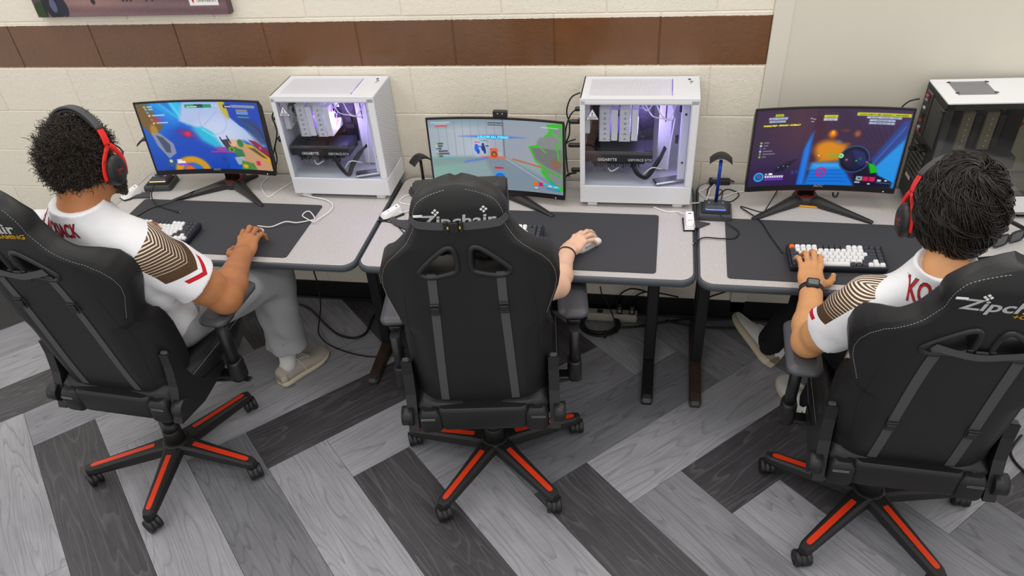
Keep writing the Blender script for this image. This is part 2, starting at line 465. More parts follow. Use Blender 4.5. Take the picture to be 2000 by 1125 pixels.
# ------------------------------------------------------------------ keyboards
M_KBODY = mat('keyboard_shell', '1a212b', .4)
M_KW = mat('white_keycap', 'e9e9ea', .45); M_KB = mat('dark_keycap', '3a3c42', .5); M_KO = mat('orange_keycap', 'f0690f', .45)
U = .0196
key_meshes = {}
def key_mesh(wu):
    if wu not in key_meshes:
        w = wu*U
        b = MB(); b.rr([(w-.0012, U-.0012, .0015, 0), (w-.0016, U-.0016, .002, .002), (w-.0055, U-.0062, .003, .0085, 0, .0008), (w-.007, U-.0075, .0025, .0092, 0, .0008)], 2)
        key_meshes[wu] = b.mesh('key', M_KW)
    return key_meshes[wu]
ROWS = [  # (width, tone) from the back row to the front row, 16 units wide
    [(1, 'O')]+[(1, 'W')]*4+[(1, 'D')]*5+[(1, 'W')]*3+[(1, 'D')]*3,
    [(1, 'D')]+[(1, 'W')]*12+[(2, 'D'), (1, 'D')],
    [(1.5, 'D')]+[(1, 'W')]*12+[(1.5, 'D'), (1, 'D')],
    [(1.75, 'D')]+[(1, 'W')]*11+[(2.25, 'D'), (1, 'D')],
    [(2.25, 'D')]+[(1, 'W')]*10+[(1.75, 'D'), (1, 'W'), (1, 'D')],
    [(1.25, 'D'), (1.25, 'D'), (1.25, 'D'), (6.25, 'W'), (1, 'D'), (1, 'D'), (1, 'D'), (1, 'W'), (1, 'W'), (1, 'W')]]
def keyboard(label, x, y, rot):
    t = thing('keyboard', label, 'keyboard', (x, y, ZM), rot, 'compact keyboards with white and dark keys')
    kw, kd = 16*U+.016, 6*U+.014
    tilt = rotm('X', math.radians(4)); lift = np.array((0, 0, .0098))
    b = MB(); b.rr([(kw-.004, kd-.004, .006, -.004), (kw, kd, .007, .002), (kw, kd, .007, .019), (kw-.003, kd-.003, .006, .0205), (kw-.014, kd-.012, .003, .0205), (kw-.015, kd-.013, .003, .014)], 4, M=tilt, at=lift)
    b.box((-kw/2+.05, kd/2-.02, .004), (.02, .012, .010)); b.box((kw/2-.05, kd/2-.02, .004), (.02, .012, .010))
    b.build('case', M_KBODY, t)
    for r, row in enumerate(ROWS):
        cx = -8*U; cy = (2.5-r)*U
        for wu, tone in row:
            p = tilt @ np.array((cx+wu*U/2, cy, .0155+(.0015 if r in (0, 5) else 0)))+lift
            o = link('key', key_mesh(wu), t, p); o.rotation_euler = (math.radians(4)+(.06 if r == 0 else 0), 0, 0)
            if tone != 'W':
                o.material_slots[0].link = 'OBJECT'; o.material_slots[0].material = M_KB if tone == 'D' else M_KO
            cx += wu*U
    return t
keyboard('keyboard on the left mat, partly hidden by the bearded player\'s shoulder', .822, -.588, -.04)
keyboard('keyboard on the middle mat, half hidden behind the centre chair', 2.278, -.522, -.01)
keyboard('keyboard with an orange corner key under the wristwatch-wearer\'s hand', 3.515, -.593, .03)

# ------------------------------------------------------------------ mice
def mouse(label, x, y, rot):
    t = thing('mouse', label, 'mouse', (x, y, ZM), rot)
    def ring(y, w, z0, z1):
        a = np.linspace(0, 2*pi, 16, endpoint=False); c, s_ = np.cos(a), np.sin(a)
        return np.c_[w*np.sign(c)*abs(c)**.7, np.full(16, y), np.where(s_ > 0, z0+(z1-z0)*abs(s_)**.75, z0)]
    prof = [(-.063, .012, .002, .010), (-.060, .022, .001, .018), (-.045, .031, .001, .034), (-.02, .033, .001, .041), (.01, .031, .001, .038), (.04, .031, .001, .027), (.056, .028, .001, .019), (.063, .02, .003, .012)]
    b = MB(); b.loft([ring(*p) for p in prof][::-1]); b.build('shell', M_WHITEPL, t)
    b = MB(); b.box((0, .03, .033), (.0016, .05, .004), 0, 0, rotm('X', -.33)); b.build('button_gap', M_DARKPL, t)
    b = MB(); b.cone((-.004, .038, .028), (.004, .038, .028), .009, n=14); b.build('scroll_wheel', M_DARKPL, t)
    b = MB(); b.box((.0315, -.012, .018), (.004, .04, .01), .002); b.build('side_grip', mat('grey_grip', '9a9ca0', .5), t)
    return t
mouse('white mouse mostly covered by the bearded player\'s hand', 1.243, -.585, .05)
mouse('white mouse under the hand with a thin black wristband', 2.615, -.545, -.75)

# ------------------------------------------------------------------ headset stands
def led(name, col, s): return mat(name, '202024', .4, emit=col, estr=s)
def headset_stand(label, x, y, rot, colour, led_l, led_r, led_m, top=.245):
    t = thing('headset_stand', label, 'headset stand', (x, y, ZD+.0005), rot, 'headset stands with lit bases')
    b = MB(); b.rr([(.128, .112, .008, 0), (.13, .114, .008, .004), (.126, .110, .008, .022), (.118, .102, .008, .026)], 4)
    b.build('base', M_DARKPL, t)
    b = MB(); b.rr([(.112, .09, .01, .0262), (.07, .05, .008, .044, 0, .012), (.064, .044, .006, .046, 0, .012)], 4)
    b.build('base_hump', M_DARKPL, t)
    for nm, p, q in (('light_strip', (-.026, .012, .0455), (-.037, -.028, .0345)), ('light_strip', (.026, .012, .0455), (.037, -.028, .0345)), ('light_strip', (-.037, -.028, .0345), (.037, -.028, .0345))):
        g = MB(); g.cone(p, q, .0022, n=6)
        g.build(nm, led_m if p[1] == q[1] else (led_l if p[0] < 0 else led_r), t)
    b = MB(); b.rr([(.013, .009, .004, .04), (.013, .009, .004, top-.02)], 4, at=(0, .018, 0)); b.build('post', colour, t)
    ang = np.linspace(-1, 1, 13); rings = []
    for a in ang:
        z = top-.020*a*a; q = rrect(.052, .008, .003, 2)
        rings.append(np.c_[np.full(len(q), a*.042), q[:, 0]+.018, q[:, 1]+z-.004*(a*a)])
    g = MB(); g.loft(rings[::-1], 0, True); g.build('cradle', M_BLACKPL, t)
    g = MB()
    for i, px in enumerate((-.04, -.022, .02, .04)):
        g.cone((px, .055, .015), (px, .075, .015), .005, n=8)
    g.build('port_plugs', M_BLACKPL, t)
    return t
M_BLUEM = mat('blue_metal', '14379b', .3, metal=.6)
headset_stand('headset stand with rainbow-lit base left of the left monitor', .585, -.160, .12, M_BLUEM, led('led_green', '39e29a', 2.5), led('led_pink', 'e04bd0', 2.5), led('led_orange', 'f0b060', 2.5), .23)
headset_stand('dark headset stand beside the middle monitor\'s left edge', 1.883, -.175, .75, M_BLACKPL, led('led_blue', '5a78ff', 2.), led('led_blue', '5a78ff', 2.), led('led_blue', '5a78ff', 2.), .175)
headset_stand('headset stand with blue post and blue-lit base on the right desk', 3.106, -.270, -.03, M_BLUEM, led('led_blue', '5a78ff', 2.), led('led_blue', '5a78ff', 2.), led('led_blue', '5a78ff', 2.), .247)

# ------------------------------------------------------------------ white receiver docks on black wedges
def dock(label, x, y, rot, arm=None):
    t = thing('receiver_dock', label, 'dock', (x, y, ZD+.0005), rot, 'white wireless receiver docks')
    b = MB(); b.prism([(-.026, -.045), (.016, -.045), (.028, -.02), (.026, .05), (-.026, .05)], 0, .006); b.build('foot_plate', M_BLACKPL, t)
    b = MB(); b.loft([np.array([(-.022, -.042, .006), (.014, -.042, .006), (.021, -.02, .006), (.019, .045, .006), (-.019, .045, .006)]),
                      np.array([(-.015, -.034, .022), (.008, -.034, .022), (.014, -.016, .026), (.015, .041, .040), (-.015, .041, .040)])], 0, False)
    b.build('shell', M_WHITEPL, t)
    b = MB(); b.box((-.005, -.008, .0295), (.004, .004, .001), 0, 0, rotm('X', .2)); b.box((.004, -.008, .0295), (.004, .004, .001), 0, 0, rotm('X', .2))
    b.build('indicator', mat('amber_dots', 'd9b84c', .5), t)
    b = MB(); b.box((0, .030, .0365), (.014, .005, .002), .0006, 0, rotm('X', .2)); b.build('port', M_BLACKGL, t)
    if arm is not None:
        P = spline(arm, 6); g = MB(); rings = []
        k = len(P)
        for i in range(k):
            T = P[min(i+1, k-1)]-P[max(i-1, 0)]; T = np.array((T[0], T[1])); T /= np.hypot(*T); nn = np.array((-T[1], T[0]))
            w = .012+.028*(i/(k-1))**2
            rings.append(np.array([(*(P[i]-nn*w), .001), (*(P[i]+nn*w), .001), (*(P[i]+nn*w), .008), (*(P[i]-nn*w), .008)]))
        g.loft(rings, 0, False); g.build('swoop_arm', M_DARKPL, t)
    return t
dock('white receiver dock beside the bearded player\'s chin', .488, -.268, -.55, [(.02, .0), (.045, .03), (.062, .06)])
dock('white receiver dock straddling the left and middle desks', 1.775, -.368, -.85, [(.02, -.01), (.07, -.005), (.12, .03)])
dock('white receiver dock straddling the middle and right desks', 3.006, -.365, .06, [(.02, -.02), (.032, -.005), (.042, .02)])

# ------------------------------------------------------------------ pencil, sunglasses, phone, trinket
t = thing('pencil', 'yellow pencil lying under the right monitor\'s stand', 'pencil', (3.466, -.196, ZD+.0045), -.12)
b = MB(); a = np.linspace(0, 2*pi, 7)[:6]
b.loft([np.c_[np.full(6, x), .0038*np.cos(a), .0038*np.sin(a)] for x in (-.06, .058)], 0, False); b.build('shaft', mat('yellow_paint', 'e8a015', .4), t)
b = MB(); b.cone((.058, 0, 0), (.076, 0, 0), .0037, .0008, 8); b.build('tip', mat('bare_wood', 'cfa878', .6), t)
b = MB(); b.cone((-.071, 0, 0), (-.06, 0, 0), .004, n=10); b.build('ferrule', mat('brass', 'c9a640', .35, metal=.8), t)
b = MB(); b.cone((-.077, 0, 0), (-.071, 0, 0), .0037, n=10); b.build('eraser', mat('eraser', 'd98f86', .7), t)

t = thing('sunglasses', 'black sunglasses standing open on the right desk', 'sunglasses', (4.13, -.425, ZD), .52)
def lens(cx, k):
    a = np.linspace(0, 2*pi, 24, endpoint=False); q = np.c_[.031*np.sign(np.cos(a))*abs(np.cos(a))**.6, .022*np.sign(np.sin(a))*abs(np.sin(a))**.6]*k
    return q+np.array((cx, .026))
for sx in (-1, 1):
    o_, i_ = lens(.036*sx, 1.12), lens(.036*sx, .9)
    b = MB(); L = lambda q, y: np.c_[q[:, 0], np.full(24, y)-.06*abs(q[:, 0]-0)**1.5, q[:, 1]]
    b.loft([L(o_, -.003), L(o_, .003), L(i_, .003), L(i_, -.003)], 0, True, False, closed=True); b.build('rim', M_BLACKGL, t)
    b = MB(); b.loft([L(i_, -.0008), L(i_, .0008)]); b.build('lens', mat('smoke_lens', '55565c', .12), t)
    b = MB(); b.tube(spline([(sx*.07, 0, .04), (sx*.073, .03, .041), (sx*.068, .09, .038), (sx*.06, .122, .014)]), [.0045]*24+[.006], 8, flat=2., up=(0, 0, 1)); b.build('temple', M_BLACKGL, t)
b = MB(); b.box((0, 0, .035), (.014, .007, .008), .002); b.build('bridge', M_BLACKGL, t)
t = thing('phone', 'dark phone lying face up behind the right chair\'s top', 'phone', (4.06, -.555, ZD), .25)
b = MB(); b.rr([(.16, .076, .012, 0), (.162, .078, .013, .004), (.16, .076, .012, .009)], 5); b.build('body', M_BLACKPL, t)
b = MB(); b.rr([(.152, .07, .009, .0092), (.152, .07, .009, .0096)], 5); b.build('screen', M_BLACKGL, t)
t = thing('wristwatch', 'steel watch lying on the desk at the frame\'s right edge', 'watch', (4.215, -.545, ZD), .3)
b = MB(); b.lathe([(.017, .004), (.020, .006), (.020, .013), (.017, .015)], 24); b.build('case', M_CHROME, t)
b = MB(); b.lathe([(.0165, .0152), (.0165, .0158)], 24); b.build('dial', mat('teal_dial', '2f5f63', .15), t)
for s_ in (-1, 1):
    b = MB(); b.tube(spline([(s_*.018, 0, .009), (s_*.035, 0, .012), (s_*.05, .0, .006)]), .004, 6, flat=.6); b.build('strap', M_CHROME, t)

# ------------------------------------------------------------------ canvas print on the wall
t = thing('canvas_print', 'wide canvas print of an evening street, cut by the frame\'s top', 'picture', (.66, -.015, 1.458))
CW, CH = .9, .30
b = MB(); b.box((0, 0, CH/2), (CW, .036, CH), .002); b.build('canvas', mat('canvas_edge', '5a4a50', .7), t)
def canvas_mesh():
    nx, nz = 260, 86
    u, v = np.meshgrid(np.linspace(0, 1, nx), np.linspace(0, 1, nz)); V = np.c_[(u.ravel()-.5)*CW, np.full(nx*nz, -.0186), v.ravel()*CH]
    i = np.arange(nx*nz).reshape(nz, nx); F = np.stack([i[:-1, :-1], i[:-1, 1:], i[1:, 1:], i[1:, :-1]], -1).reshape(-1, 4)
    b = MB(); b.add(V, F.tolist()); c = np.zeros((nz, nx, 3))
    w = rng.random((nz, nx))
    c[:] = np.array((.44, .34, .36))+(.10*np.sin(v*40+u*3)[..., None]*.3)+((w-.5)*.05)[..., None]
    c += (np.exp(-((u-.3)/.25)**2)*np.clip(v*3, 0, 1)*.22)[..., None]*np.array((1, .75, .45))
    def blob(cx, cz, rx, rz, col, soft=.2):
        d = ((u-cx)/rx)**2+((v-cz)/rz)**2; k = np.clip((1-d)/soft, 0, 1)[..., None]; c[:] = c*(1-k)+np.array(col)*k
    def rect(u0, u1, v0, v1, col):
        k = ((u > u0) & (u < u1) & (v > v0) & (v < v1))[..., None]; c[:] = np.where(k, np.array(col), c)
    rect(0, .06, 0, .5, (.32, .27, .27)); blob(.03, .1, .03, .12, (.16, .24, .10)); rect(.05, .058, 0, 1, (.12, .1, .1))
    rect(.06, .24, .34, 1, (.74, .56, .30)); rect(.17, .235, .27, 1, (.85, .70, .35))
    for q in (.17, .19, .212, .234): rect(q, q+.005, .27, 1, (.2, .13, .1))
    blob(.105, .16, .05, .22, (.10, .11, .17)); blob(.155, .13, .025, .14, (.13, .13, .2)); blob(.105, .16, .018, .1, (.35, .36, .5))
    rect(.30, .35, .3, 1, (.8, .62, .35)); rect(.318, .328, .2, 1, (.14, .12, .16)); blob(.323, .2, .012, .04, (.14, .12, .16))
    for q in (.48, .5, .52, .6, .63): blob(q, .32, .013, .14, (.16, .16, .2))
    rect(.995, 1, 0, 1, (.2, .14, .14))
    rect(.812, .957, .12, .38, (.93, .92, .90))
    me = b.mesh('print', m_vcol('canvas_print_paint', 0.)); set_col(me, c.reshape(-1, 3)); return me
def set_col(me, c):
    a = me.color_attributes.new('Col', 'FLOAT_COLOR', 'POINT')
    L = np.where(c <= .04045, c/12.92, ((np.clip(c, 0, 1)+.055)/1.055)**2.4)
    a.data.foreach_set('color', np.c_[L, np.ones(len(L))].ravel().astype(np.float32))
def m_vcol(name, emit, rough=.6):
    m = bpy.data.materials.new(name); k = N(m); a = k.n('ShaderNodeVertexColor'); a.layer_name = 'Col'
    if emit:
        k.b.inputs['Base Color'].default_value = (.006, .006, .007, 1); k.l(a.outputs[0], k.b.inputs['Emission Color']); k.b.inputs['Emission Strength'].default_value = emit
    else: k.l(a.outputs[0], k.b.inputs['Base Color'])
    k.b.inputs['Roughness'].default_value = rough; return m
link('print', canvas_mesh(), t)
_x = lambda u: (u-.5)*CW
b = MB(); b.prism([(_x(.821), .107), (_x(.827), .066), (_x(.833), .050), (_x(.839), .066), (_x(.845), .107)][::-1], -.0006, 0.0006, M=np.array(((1, 0, 0), (0, 0, -1), (0, 1, 0))).astype(float), at=(0, -.0195, -.005))
b.build('crest', mat('crest_red', 'b41e2c', .6), t)
M_GREYINK = mat('grey_ink', '77757a', .7)
put_text('lettering', 'ST LAWRENCE', .017, M_GREYINK, t, (_x(.851), -.0195, .078), (1, 0, 0), (0, 0, 1), extr=.0002)
put_text('lettering', 'UNIVERSITY', .017, M_GREYINK, t, (_x(.851), -.0195, .051), (1, 0, 0), (0, 0, 1), extr=.0002, sx=1.12)
# ------------------------------------------------------------------ painted game pictures for the screens
class Pic:
    def __init__(s, col, nx=320, ny=180):
        s.nx, s.ny = nx, ny
        s.u, s.v = np.meshgrid(np.linspace(0, 1, nx), np.linspace(0, 1, ny))      # v runs down
        s.c = np.ones((ny, nx, 3))*np.array(lc(col))
    def put(s, k, col, a=1.):
        k = np.clip(k, 0, 1)[..., None]*a; s.c = s.c*(1-k)+np.array(lc(col))*k
    def grad(s, col, f, a=1.): s.put(f(s.u, s.v), col, a)
    def ell(s, x, y, rx, ry, col, soft=.15, a=1., rot=0.):
        du, dv = (s.u-x)*16/9, s.v-y; cc, ss = math.cos(rot), math.sin(rot)
        d = np.sqrt(((du*cc+dv*ss)/(rx*16/9))**2+((-du*ss+dv*cc)/ry)**2); s.put((1-d)/soft, col, a)
    def ring(s, x, y, r, w, col, a=1.):
        d = np.hypot((s.u-x)*16/9, s.v-y); s.put(1.2-abs(d-r)/w, col, a)
    def poly(s, pts, col, a=1., soft=.004):
        P = np.array(pts, float); ins = np.zeros(s.u.shape, bool); dm = np.full(s.u.shape, 9.)
        for (x0, y0), (x1, y1) in zip(P, np.roll(P, -1, 0)):
            cr = ((y0 > s.v) != (y1 > s.v)); ins ^= cr & (s.u < (x1-x0)*(s.v-y0)/((y1-y0) or 1e-9)+x0)
            t = np.clip(((s.u-x0)*(x1-x0)+(s.v-y0)*(y1-y0))/((x1-x0)**2+(y1-y0)**2+1e-9), 0, 1)
            dm = np.minimum(dm, np.hypot(s.u-x0-t*(x1-x0), s.v-y0-t*(y1-y0)))
        s.put(np.where(ins, dm, -dm)/soft*.5+.5, col, a)
    def line(s, p, q, w, col, a=1.):
        (x0, y0), (x1, y1) = p, q
        t = np.clip(((s.u-x0)*(x1-x0)+(s.v-y0)*(y1-y0))/((x1-x0)**2+(y1-y0)**2), 0, 1)
        s.put(1.3-np.hypot((s.u-x0-t*(x1-x0))*16/9, s.v-y0-t*(y1-y0))/w, col, a)
    def rect(s, x0, y0, x1, y1, col, a=1.): s.poly([(x0, y0), (x1, y0), (x1, y1), (x0, y1)], col, a)
def lc(c): return tuple(int(c[i:i+2], 16)/255 for i in (0, 2, 4)) if isinstance(c, str) else c

def game_blue():
    p = Pic('0a4fc0')
    p.grad('0872dc', lambda u, v: 1-abs(u-.2)*2-v*.3); p.grad('0638a0', lambda u, v: (v-.35)*1.2*(u < .62))
    p.poly([(.0, 0), (.1, 0), (.16, .35), (.06, .5), (0, .3)], '7a5a28'); p.ell(.08, .40, .035, .12, 'b08838', .4)
    p.poly([(.08, 0), (.30, 0), (.34, .18), (.26, .30), (.17, .22)], '1c8fe8', .9, .05)
    for k in range(3): p.line((.12+.05*k, .0), (.36, .30+.02*k), .035-.008*k, ('19a8e8', '38c8f0', '2a6ad8')[k], .6)
    p.ell(.315, .06, .06, .20, '24c8f2', .7, .9); p.line((.27, .0), (.33, .26), .03, '5ae4fa', .7)
    p.poly([(.36, 0), (.68, 0), (.72, .20), (.86, .42), (.99, .62), (.93, .66), (.80, .55), (.70, .68), (.60, .66), (.50, .44), (.30, .27)], 'b9c9ee', .97, .02)
    p.grad('d6def6', lambda u, v: (1-((u-.6)/.25)**2-((v-.45)/.3)**2)*.7)
    p.line((.63, .14), (.50, .33), .006, '8fa6d6', .8); p.ring(.58, .27, .2, .01, '9fb4e0', .6)
    p.poly([(.66, 0), (.715, 0), (.735, .16), (.715, .26), (.69, .2), (.665, .08)], 'cbb63c', .95)
    p.poly([(.72, 0), (1, 0), (1, .52), (.80, .34), (.735, .22)], '0a3fb4', .95); p.poly([(.80, .2), (1, .35), (1, .62), (.93, .62)], '3a4a70', .8, .03)
    for k in range(5): p.line((.82+.03*k, .24), (1, .40+.05*k), .01, '25345c', .7)
    p.poly([(.20, .40), (.30, .36), (.62, .80), (.60, 1), (.20, 1), (.10, .62)], '0a45bc', .8, .05)
    p.poly([(.40, .38), (.47, .36), (.545, .44), (.575, .56), (.60, .66), (.54, .66), (.45, .56)], '22bfe0', .95, .02); p.line((.47, .4), (.55, .5), .02, '7fe9f5', .7)
    p.ell(.33, .46, .10, .09, 'c01860', .9, .8, .3); p.ell(.34, .46, .035, .05, 'f01838', .6)
    p.poly([(.05, .42), (.12, .44), (.20, .60), (.20, .74), (.13, .82), (.07, .62)], '8d93ad', .95); p.poly([(.08, .46), (.13, .5), (.17, .62), (.155, .74), (.12, .72)], '454d69', .95)
    p.ell(.30, 1.02, .16, .24, 'd89a1e', .15); p.ell(.30, 1.05, .10, .17, '2a6fc4', .2); p.ell(.27, 1.0, .05, .07, 'e86a1c', .4)
    # launcher: tan rails, green drums
    p.poly([(.64, .62), (.74, .55), (.80, .58), (1.02, .93), (1.02, 1.02), (.82, 1.02)], 'c99a74', 1, .01)
    p.poly([(.78, .60), (.86, .62), (1.02, .82), (1.02, .93), (.90, .78)], 'd7a416', 1, .01); p.poly([(.82, .66), (.88, .67), (.98, .82), (.93, .80)], '4d4a58', .9)
    p.poly([(.84, .54), (.90, .56), (1.02, .72), (1.02, .83), (.92, .70)], '8c1f3f', .95); p.ell(.93, .66, .015, .03, 'd04a92', .4)
    p.poly([(.60, .56), (.66, .54), (.72, .62), (.70, .74), (.64, .72)], '3a3344', .95); p.ell(.70, .60, .04, .07, 'e0b890', .3); p.ell(.765, .60, .03, .07, '2f7d48', .3)
    p.ell(.675, .70, .038, .055, '6a9a3c', .3); p.ell(.675, .70, .014, .022, '2c4a22', .4); p.poly([(.70, .66), (.77, .70), (.78, .80), (.70, .82)], '2c7a48', .95)
    p.poly([(.68, .82), (.76, .80), (.78, .92), (.70, .93)], 'a8b1c4', .95); p.poly([(.74, .86), (.84, .9), (.86, 1), (.72, 1)], '4d8a3e', .95); p.ell(.76, .95, .03, .04, 'd6b02a', .4)
    p.line((.66, .50), (.68, .60), .012, '22263c'); p.line((.60, .52), (.62, .62), .012, '22263c'); p.rect(.865, .86, .90, .93, 'd92a5e')
    # status read-outs
    p.rect(.38, .035, .60, .085, '0d8f5a', .9); p.rect(.46, .035, .53, .085, '123c46', .9); p.rect(.36, .105, .64, .115, '7fd4ee', .8)
    p.rect(.70, .04, .755, .09, '15203c', .9)
    for y, cc in ((.05, '9fd46a'), (.085, '79c0e0'), (.13, '6fa8e8'), (.175, 'dfe6ee'), (.235, 'd86aa0'), (.285, 'e8c8b0')): p.ell(.055+y*.15, y, .011, .018, cc, .4)
    for y, cc, w in ((.05, 'e8f0f8', .04), (.085, 'e8f0f8', .035), (.175, 'e8eef8', .1), (.21, 'd02a90', .09), (.25, 'd02a90', .06), (.285, 'f0f0f0', .09)): p.rect(.075+y*.15, y-.01, .075+y*.15+w, y+.008, cc, .75)
    p.rect(.77, .045, .97, .06, 'd8d068', .8); p.rect(.77, .065, .97, .08, 'e8e8f0', .6)
    for y, cc in ((.115, 'e8b848'), (.14, 'b8d4ee'), (.165, 'b8d4ee'), (.215, '38d060')): p.rect(.80, y-.008, .90, y+.008, cc, .75)
    for y, x0, x1 in ((.675, .53, .63), (.705, .545, .62), (.735, .49, .68)): p.rect(x0, y-.011, x1, y+.011, 'd02a8a', .9)
    p.ell(.135, .89, .032, .065, '2a5a8c', .3); p.ell(.135, .86, .016, .03, 'e8d9a0', .4); p.rect(.185, .84, .225, .865, 'f0f4f8', .9)
    p.rect(.185, .868, .25, .90, 'f4f6fa'); p.rect(.25, .868, .30, .89, 'e08a2a'); p.rect(.185, .905, .315, .93, '7a3ad0'); p.rect(.185, .92, .26, .94, 'a85ae8'); p.ell(.585, .85, .022, .036, '1a3a80', .2, .8)
    return p
def game_hall():
    p = Pic('9aa4b0')
    p.grad('b6bfca', lambda u, v: (1-abs(u-.25)*2.2)*(v < .53)); p.grad('8c95a3', lambda u, v: (u > .56)*(.8-(u-.56))*(v < .56)); p.grad('7f97a4', lambda u, v: 1-v*7)
    for k in range(9): p.line((.07+.06*k, 0), (.07+.06*k, .52), .004, '7d8896', .7)
    p.line((.555, 0), (.555, .52), .012, '6a7482'); p.poly([(.56, .52), (1, .68), (1, 0), (.56, 0)], 'a2aab6', .6)
    p.poly([(0, .535), (.55, .52), (1, .70), (1, 1), (0, 1)], '8fa6aa'); p.poly([(0, .535), (.30, .53), (.12, 1), (0, 1)], '7fb09e', .6, .05); p.poly([(.40, .53), (.55, .52), (1, .9), (1, 1), (.5, 1)], '7c8c9c', .8, .02)
    p.poly([(0, .535), (.45, .525), (.35, .60), (0, .66)], '7f8e94', .5, .03)
    p.line((.56, .54), (.86, .86), .006, 'c8d6dc', .8); p.line((.62, .545), (1, .69), .016, 'c0643c', .9); p.line((.38, .53), (.56, .53), .02, 'f06a40', .8); p.line((.25, .60), (.42, .54), .02, '5a7ae0', .8)
    p.ell(.36, .38, .10, .18, 'c8d8f4', .9, .6)
    for x, y, rx, ry, cc in ((.345, .37, .016, .03, '1f62d8'), (.345, .41, .02, .05, '2a6ae8'), (.355, .45, .014, .04, '1a50c0'), (.395, .35, .012, .025, '2a3a70'), (.395, .40, .018, .05, '283464'), (.405, .44, .012, .05, '1f3c98'), (.375, .38, .02, .012, '2a5ad0'), (.425, .37, .016, .012, '2a4aa0')): p.ell(x, y, rx, ry, cc, .3)
    p.rect(.33, .315, .37, .325, 'e03a4a'); p.rect(.38, .29, .41, .305, '2ac0d8'); p.rect(.41, .29, .43, .30, 'e04a3a')
    p.rect(.445, .40, .505, .42, 'f0503a'); p.poly([(.445, .42), (.505, .42), (.505, .52), (.445, .52)], 'e0603a', .9); p.ell(.475, .485, .024, .05, '6a4a2a', .2); p.ell(.475, .485, .012, .024, 'c8882a', .4); p.ell(.475, .52, .03, .02, 'f03a1c', .5); p.ring(.52, .475, .018, .006, 'b8c8d0')
    # banner
    p.poly([(.22, .235), (.48, .215), (.72, .235), (.48, .265)], '3a6ae8', .8, .015); p.poly([(.34, .24), (.48, .222), (.62, .24), (.48, .262)], '1f8ae8', .8, .01)
    p.rect(.445, .045, .555, .08, '1a222c')
    # grey shape with green rim
    rim = [(.74, .345), (.80, .32), (.86, .20), (.90, .12), (.88, .03), (1, .0), (1, .95), (.94, .93), (.88, .80), (.83, .70), (.84, .62), (.79, .56), (.765, .45)]
    p.poly(rim, '2fc01f', .95, .006); p.poly([(.77, .37), (.83, .34), (.80, .28), (.83, .21), (.885, .20), (.92, .14), (.93, .09), (.99, .05), (1, .90), (.95, .88), (.90, .78), (.86, .68), (.86, .61), (.80, .55)], '878a8e', .96, .012)
    p.poly([(.76, .36), (.99, .36), (.99, .70), (.88, .62), (.80, .53)], '6e7072', .9, .01); p.ell(.95, .56, .06, .09, '8a6450', .6); p.line((.92, .14), (.99, .22), .012, '2fd01f'); p.line((.84, .37), (.87, .41), .012, '2fd01f'); p.line((.95, .28), (.97, .5), .014, '2fc01f'); p.line((.87, .66), (.97, .73), .014, '2ab81f'); p.line((.9, .82), (.96, .92), .02, '1fa0c8')
    # status read-outs
    p.rect(.02, .035, .16, .05, 'd8e4ea', .7); p.rect(.05, .06, .14, .072, 'd8e4ea', .6); p.rect(.05, .08, .14, .10, 'c02a3a', .8); p.rect(.06, .11, .14, .122, '5ac07a', .7); p.rect(.84, .065, .97, .08, 'e0e8ee', .6)
    for k, (cc, w) in enumerate((('8ac83a', .03), ('c8d8c0', .025), ('2a7ac8', .015), ('c0c8d0', .06), ('8a94a0', .07), ('7ac03a', .02))):
        y = .335+.036*k; p.rect(.055, y-.012, .065+w, y+.012, '2c3640', .75); p.ell(.045, y, .009, .016, cc, .4)
    p.rect(.05, .55, .2, .562, '3ab0c8', .6)
    p.rect(.475, .665, .54, .69, 'd8204a'); p.ell(.51, .82, .05, .09, '1470e0', .1); p.ring(.51, .82, .078, .008, '5ab4ff'); p.ell(.51, .825, .017, .03, 'e8f4ff', .3); p.ell(.512, .83, .009, .016, '1a3a60', .3); p.line((.51, .9), (.51, .905), .02, 'd8e8ff')
    p.ell(.085, .84, .025, .06, '2aa0b0', .3); p.ell(.085, .83, .015, .04, '7a5a4a', .4); p.rect(.12, .815, .18, .835, 'e8eef4', .9)
    for k in range(9): p.rect(.12+.014*k, .85, .131+.014*k, .88, 'f2f6fa')
    p.rect(.12, .888, .245, .915, '7a3ad8'); p.rect(.77, .85, .80, .905, 'e8700f'); p.rect(.81, .85, .845, .905, 'd81470'); p.line((.85, .87), (.97, .9), .016, '2ac0e0'); p.line((.87, .93), (.97, .95), .012, '2a8ad8'); p.rect(.885, .885, .91, .90, 'f4f8fa'); p.rect(.925, .89, .96, .905, 'f4f8fa', .7); p.rect(.78, .925, .80, .94, 'f0f0f0')
    return p
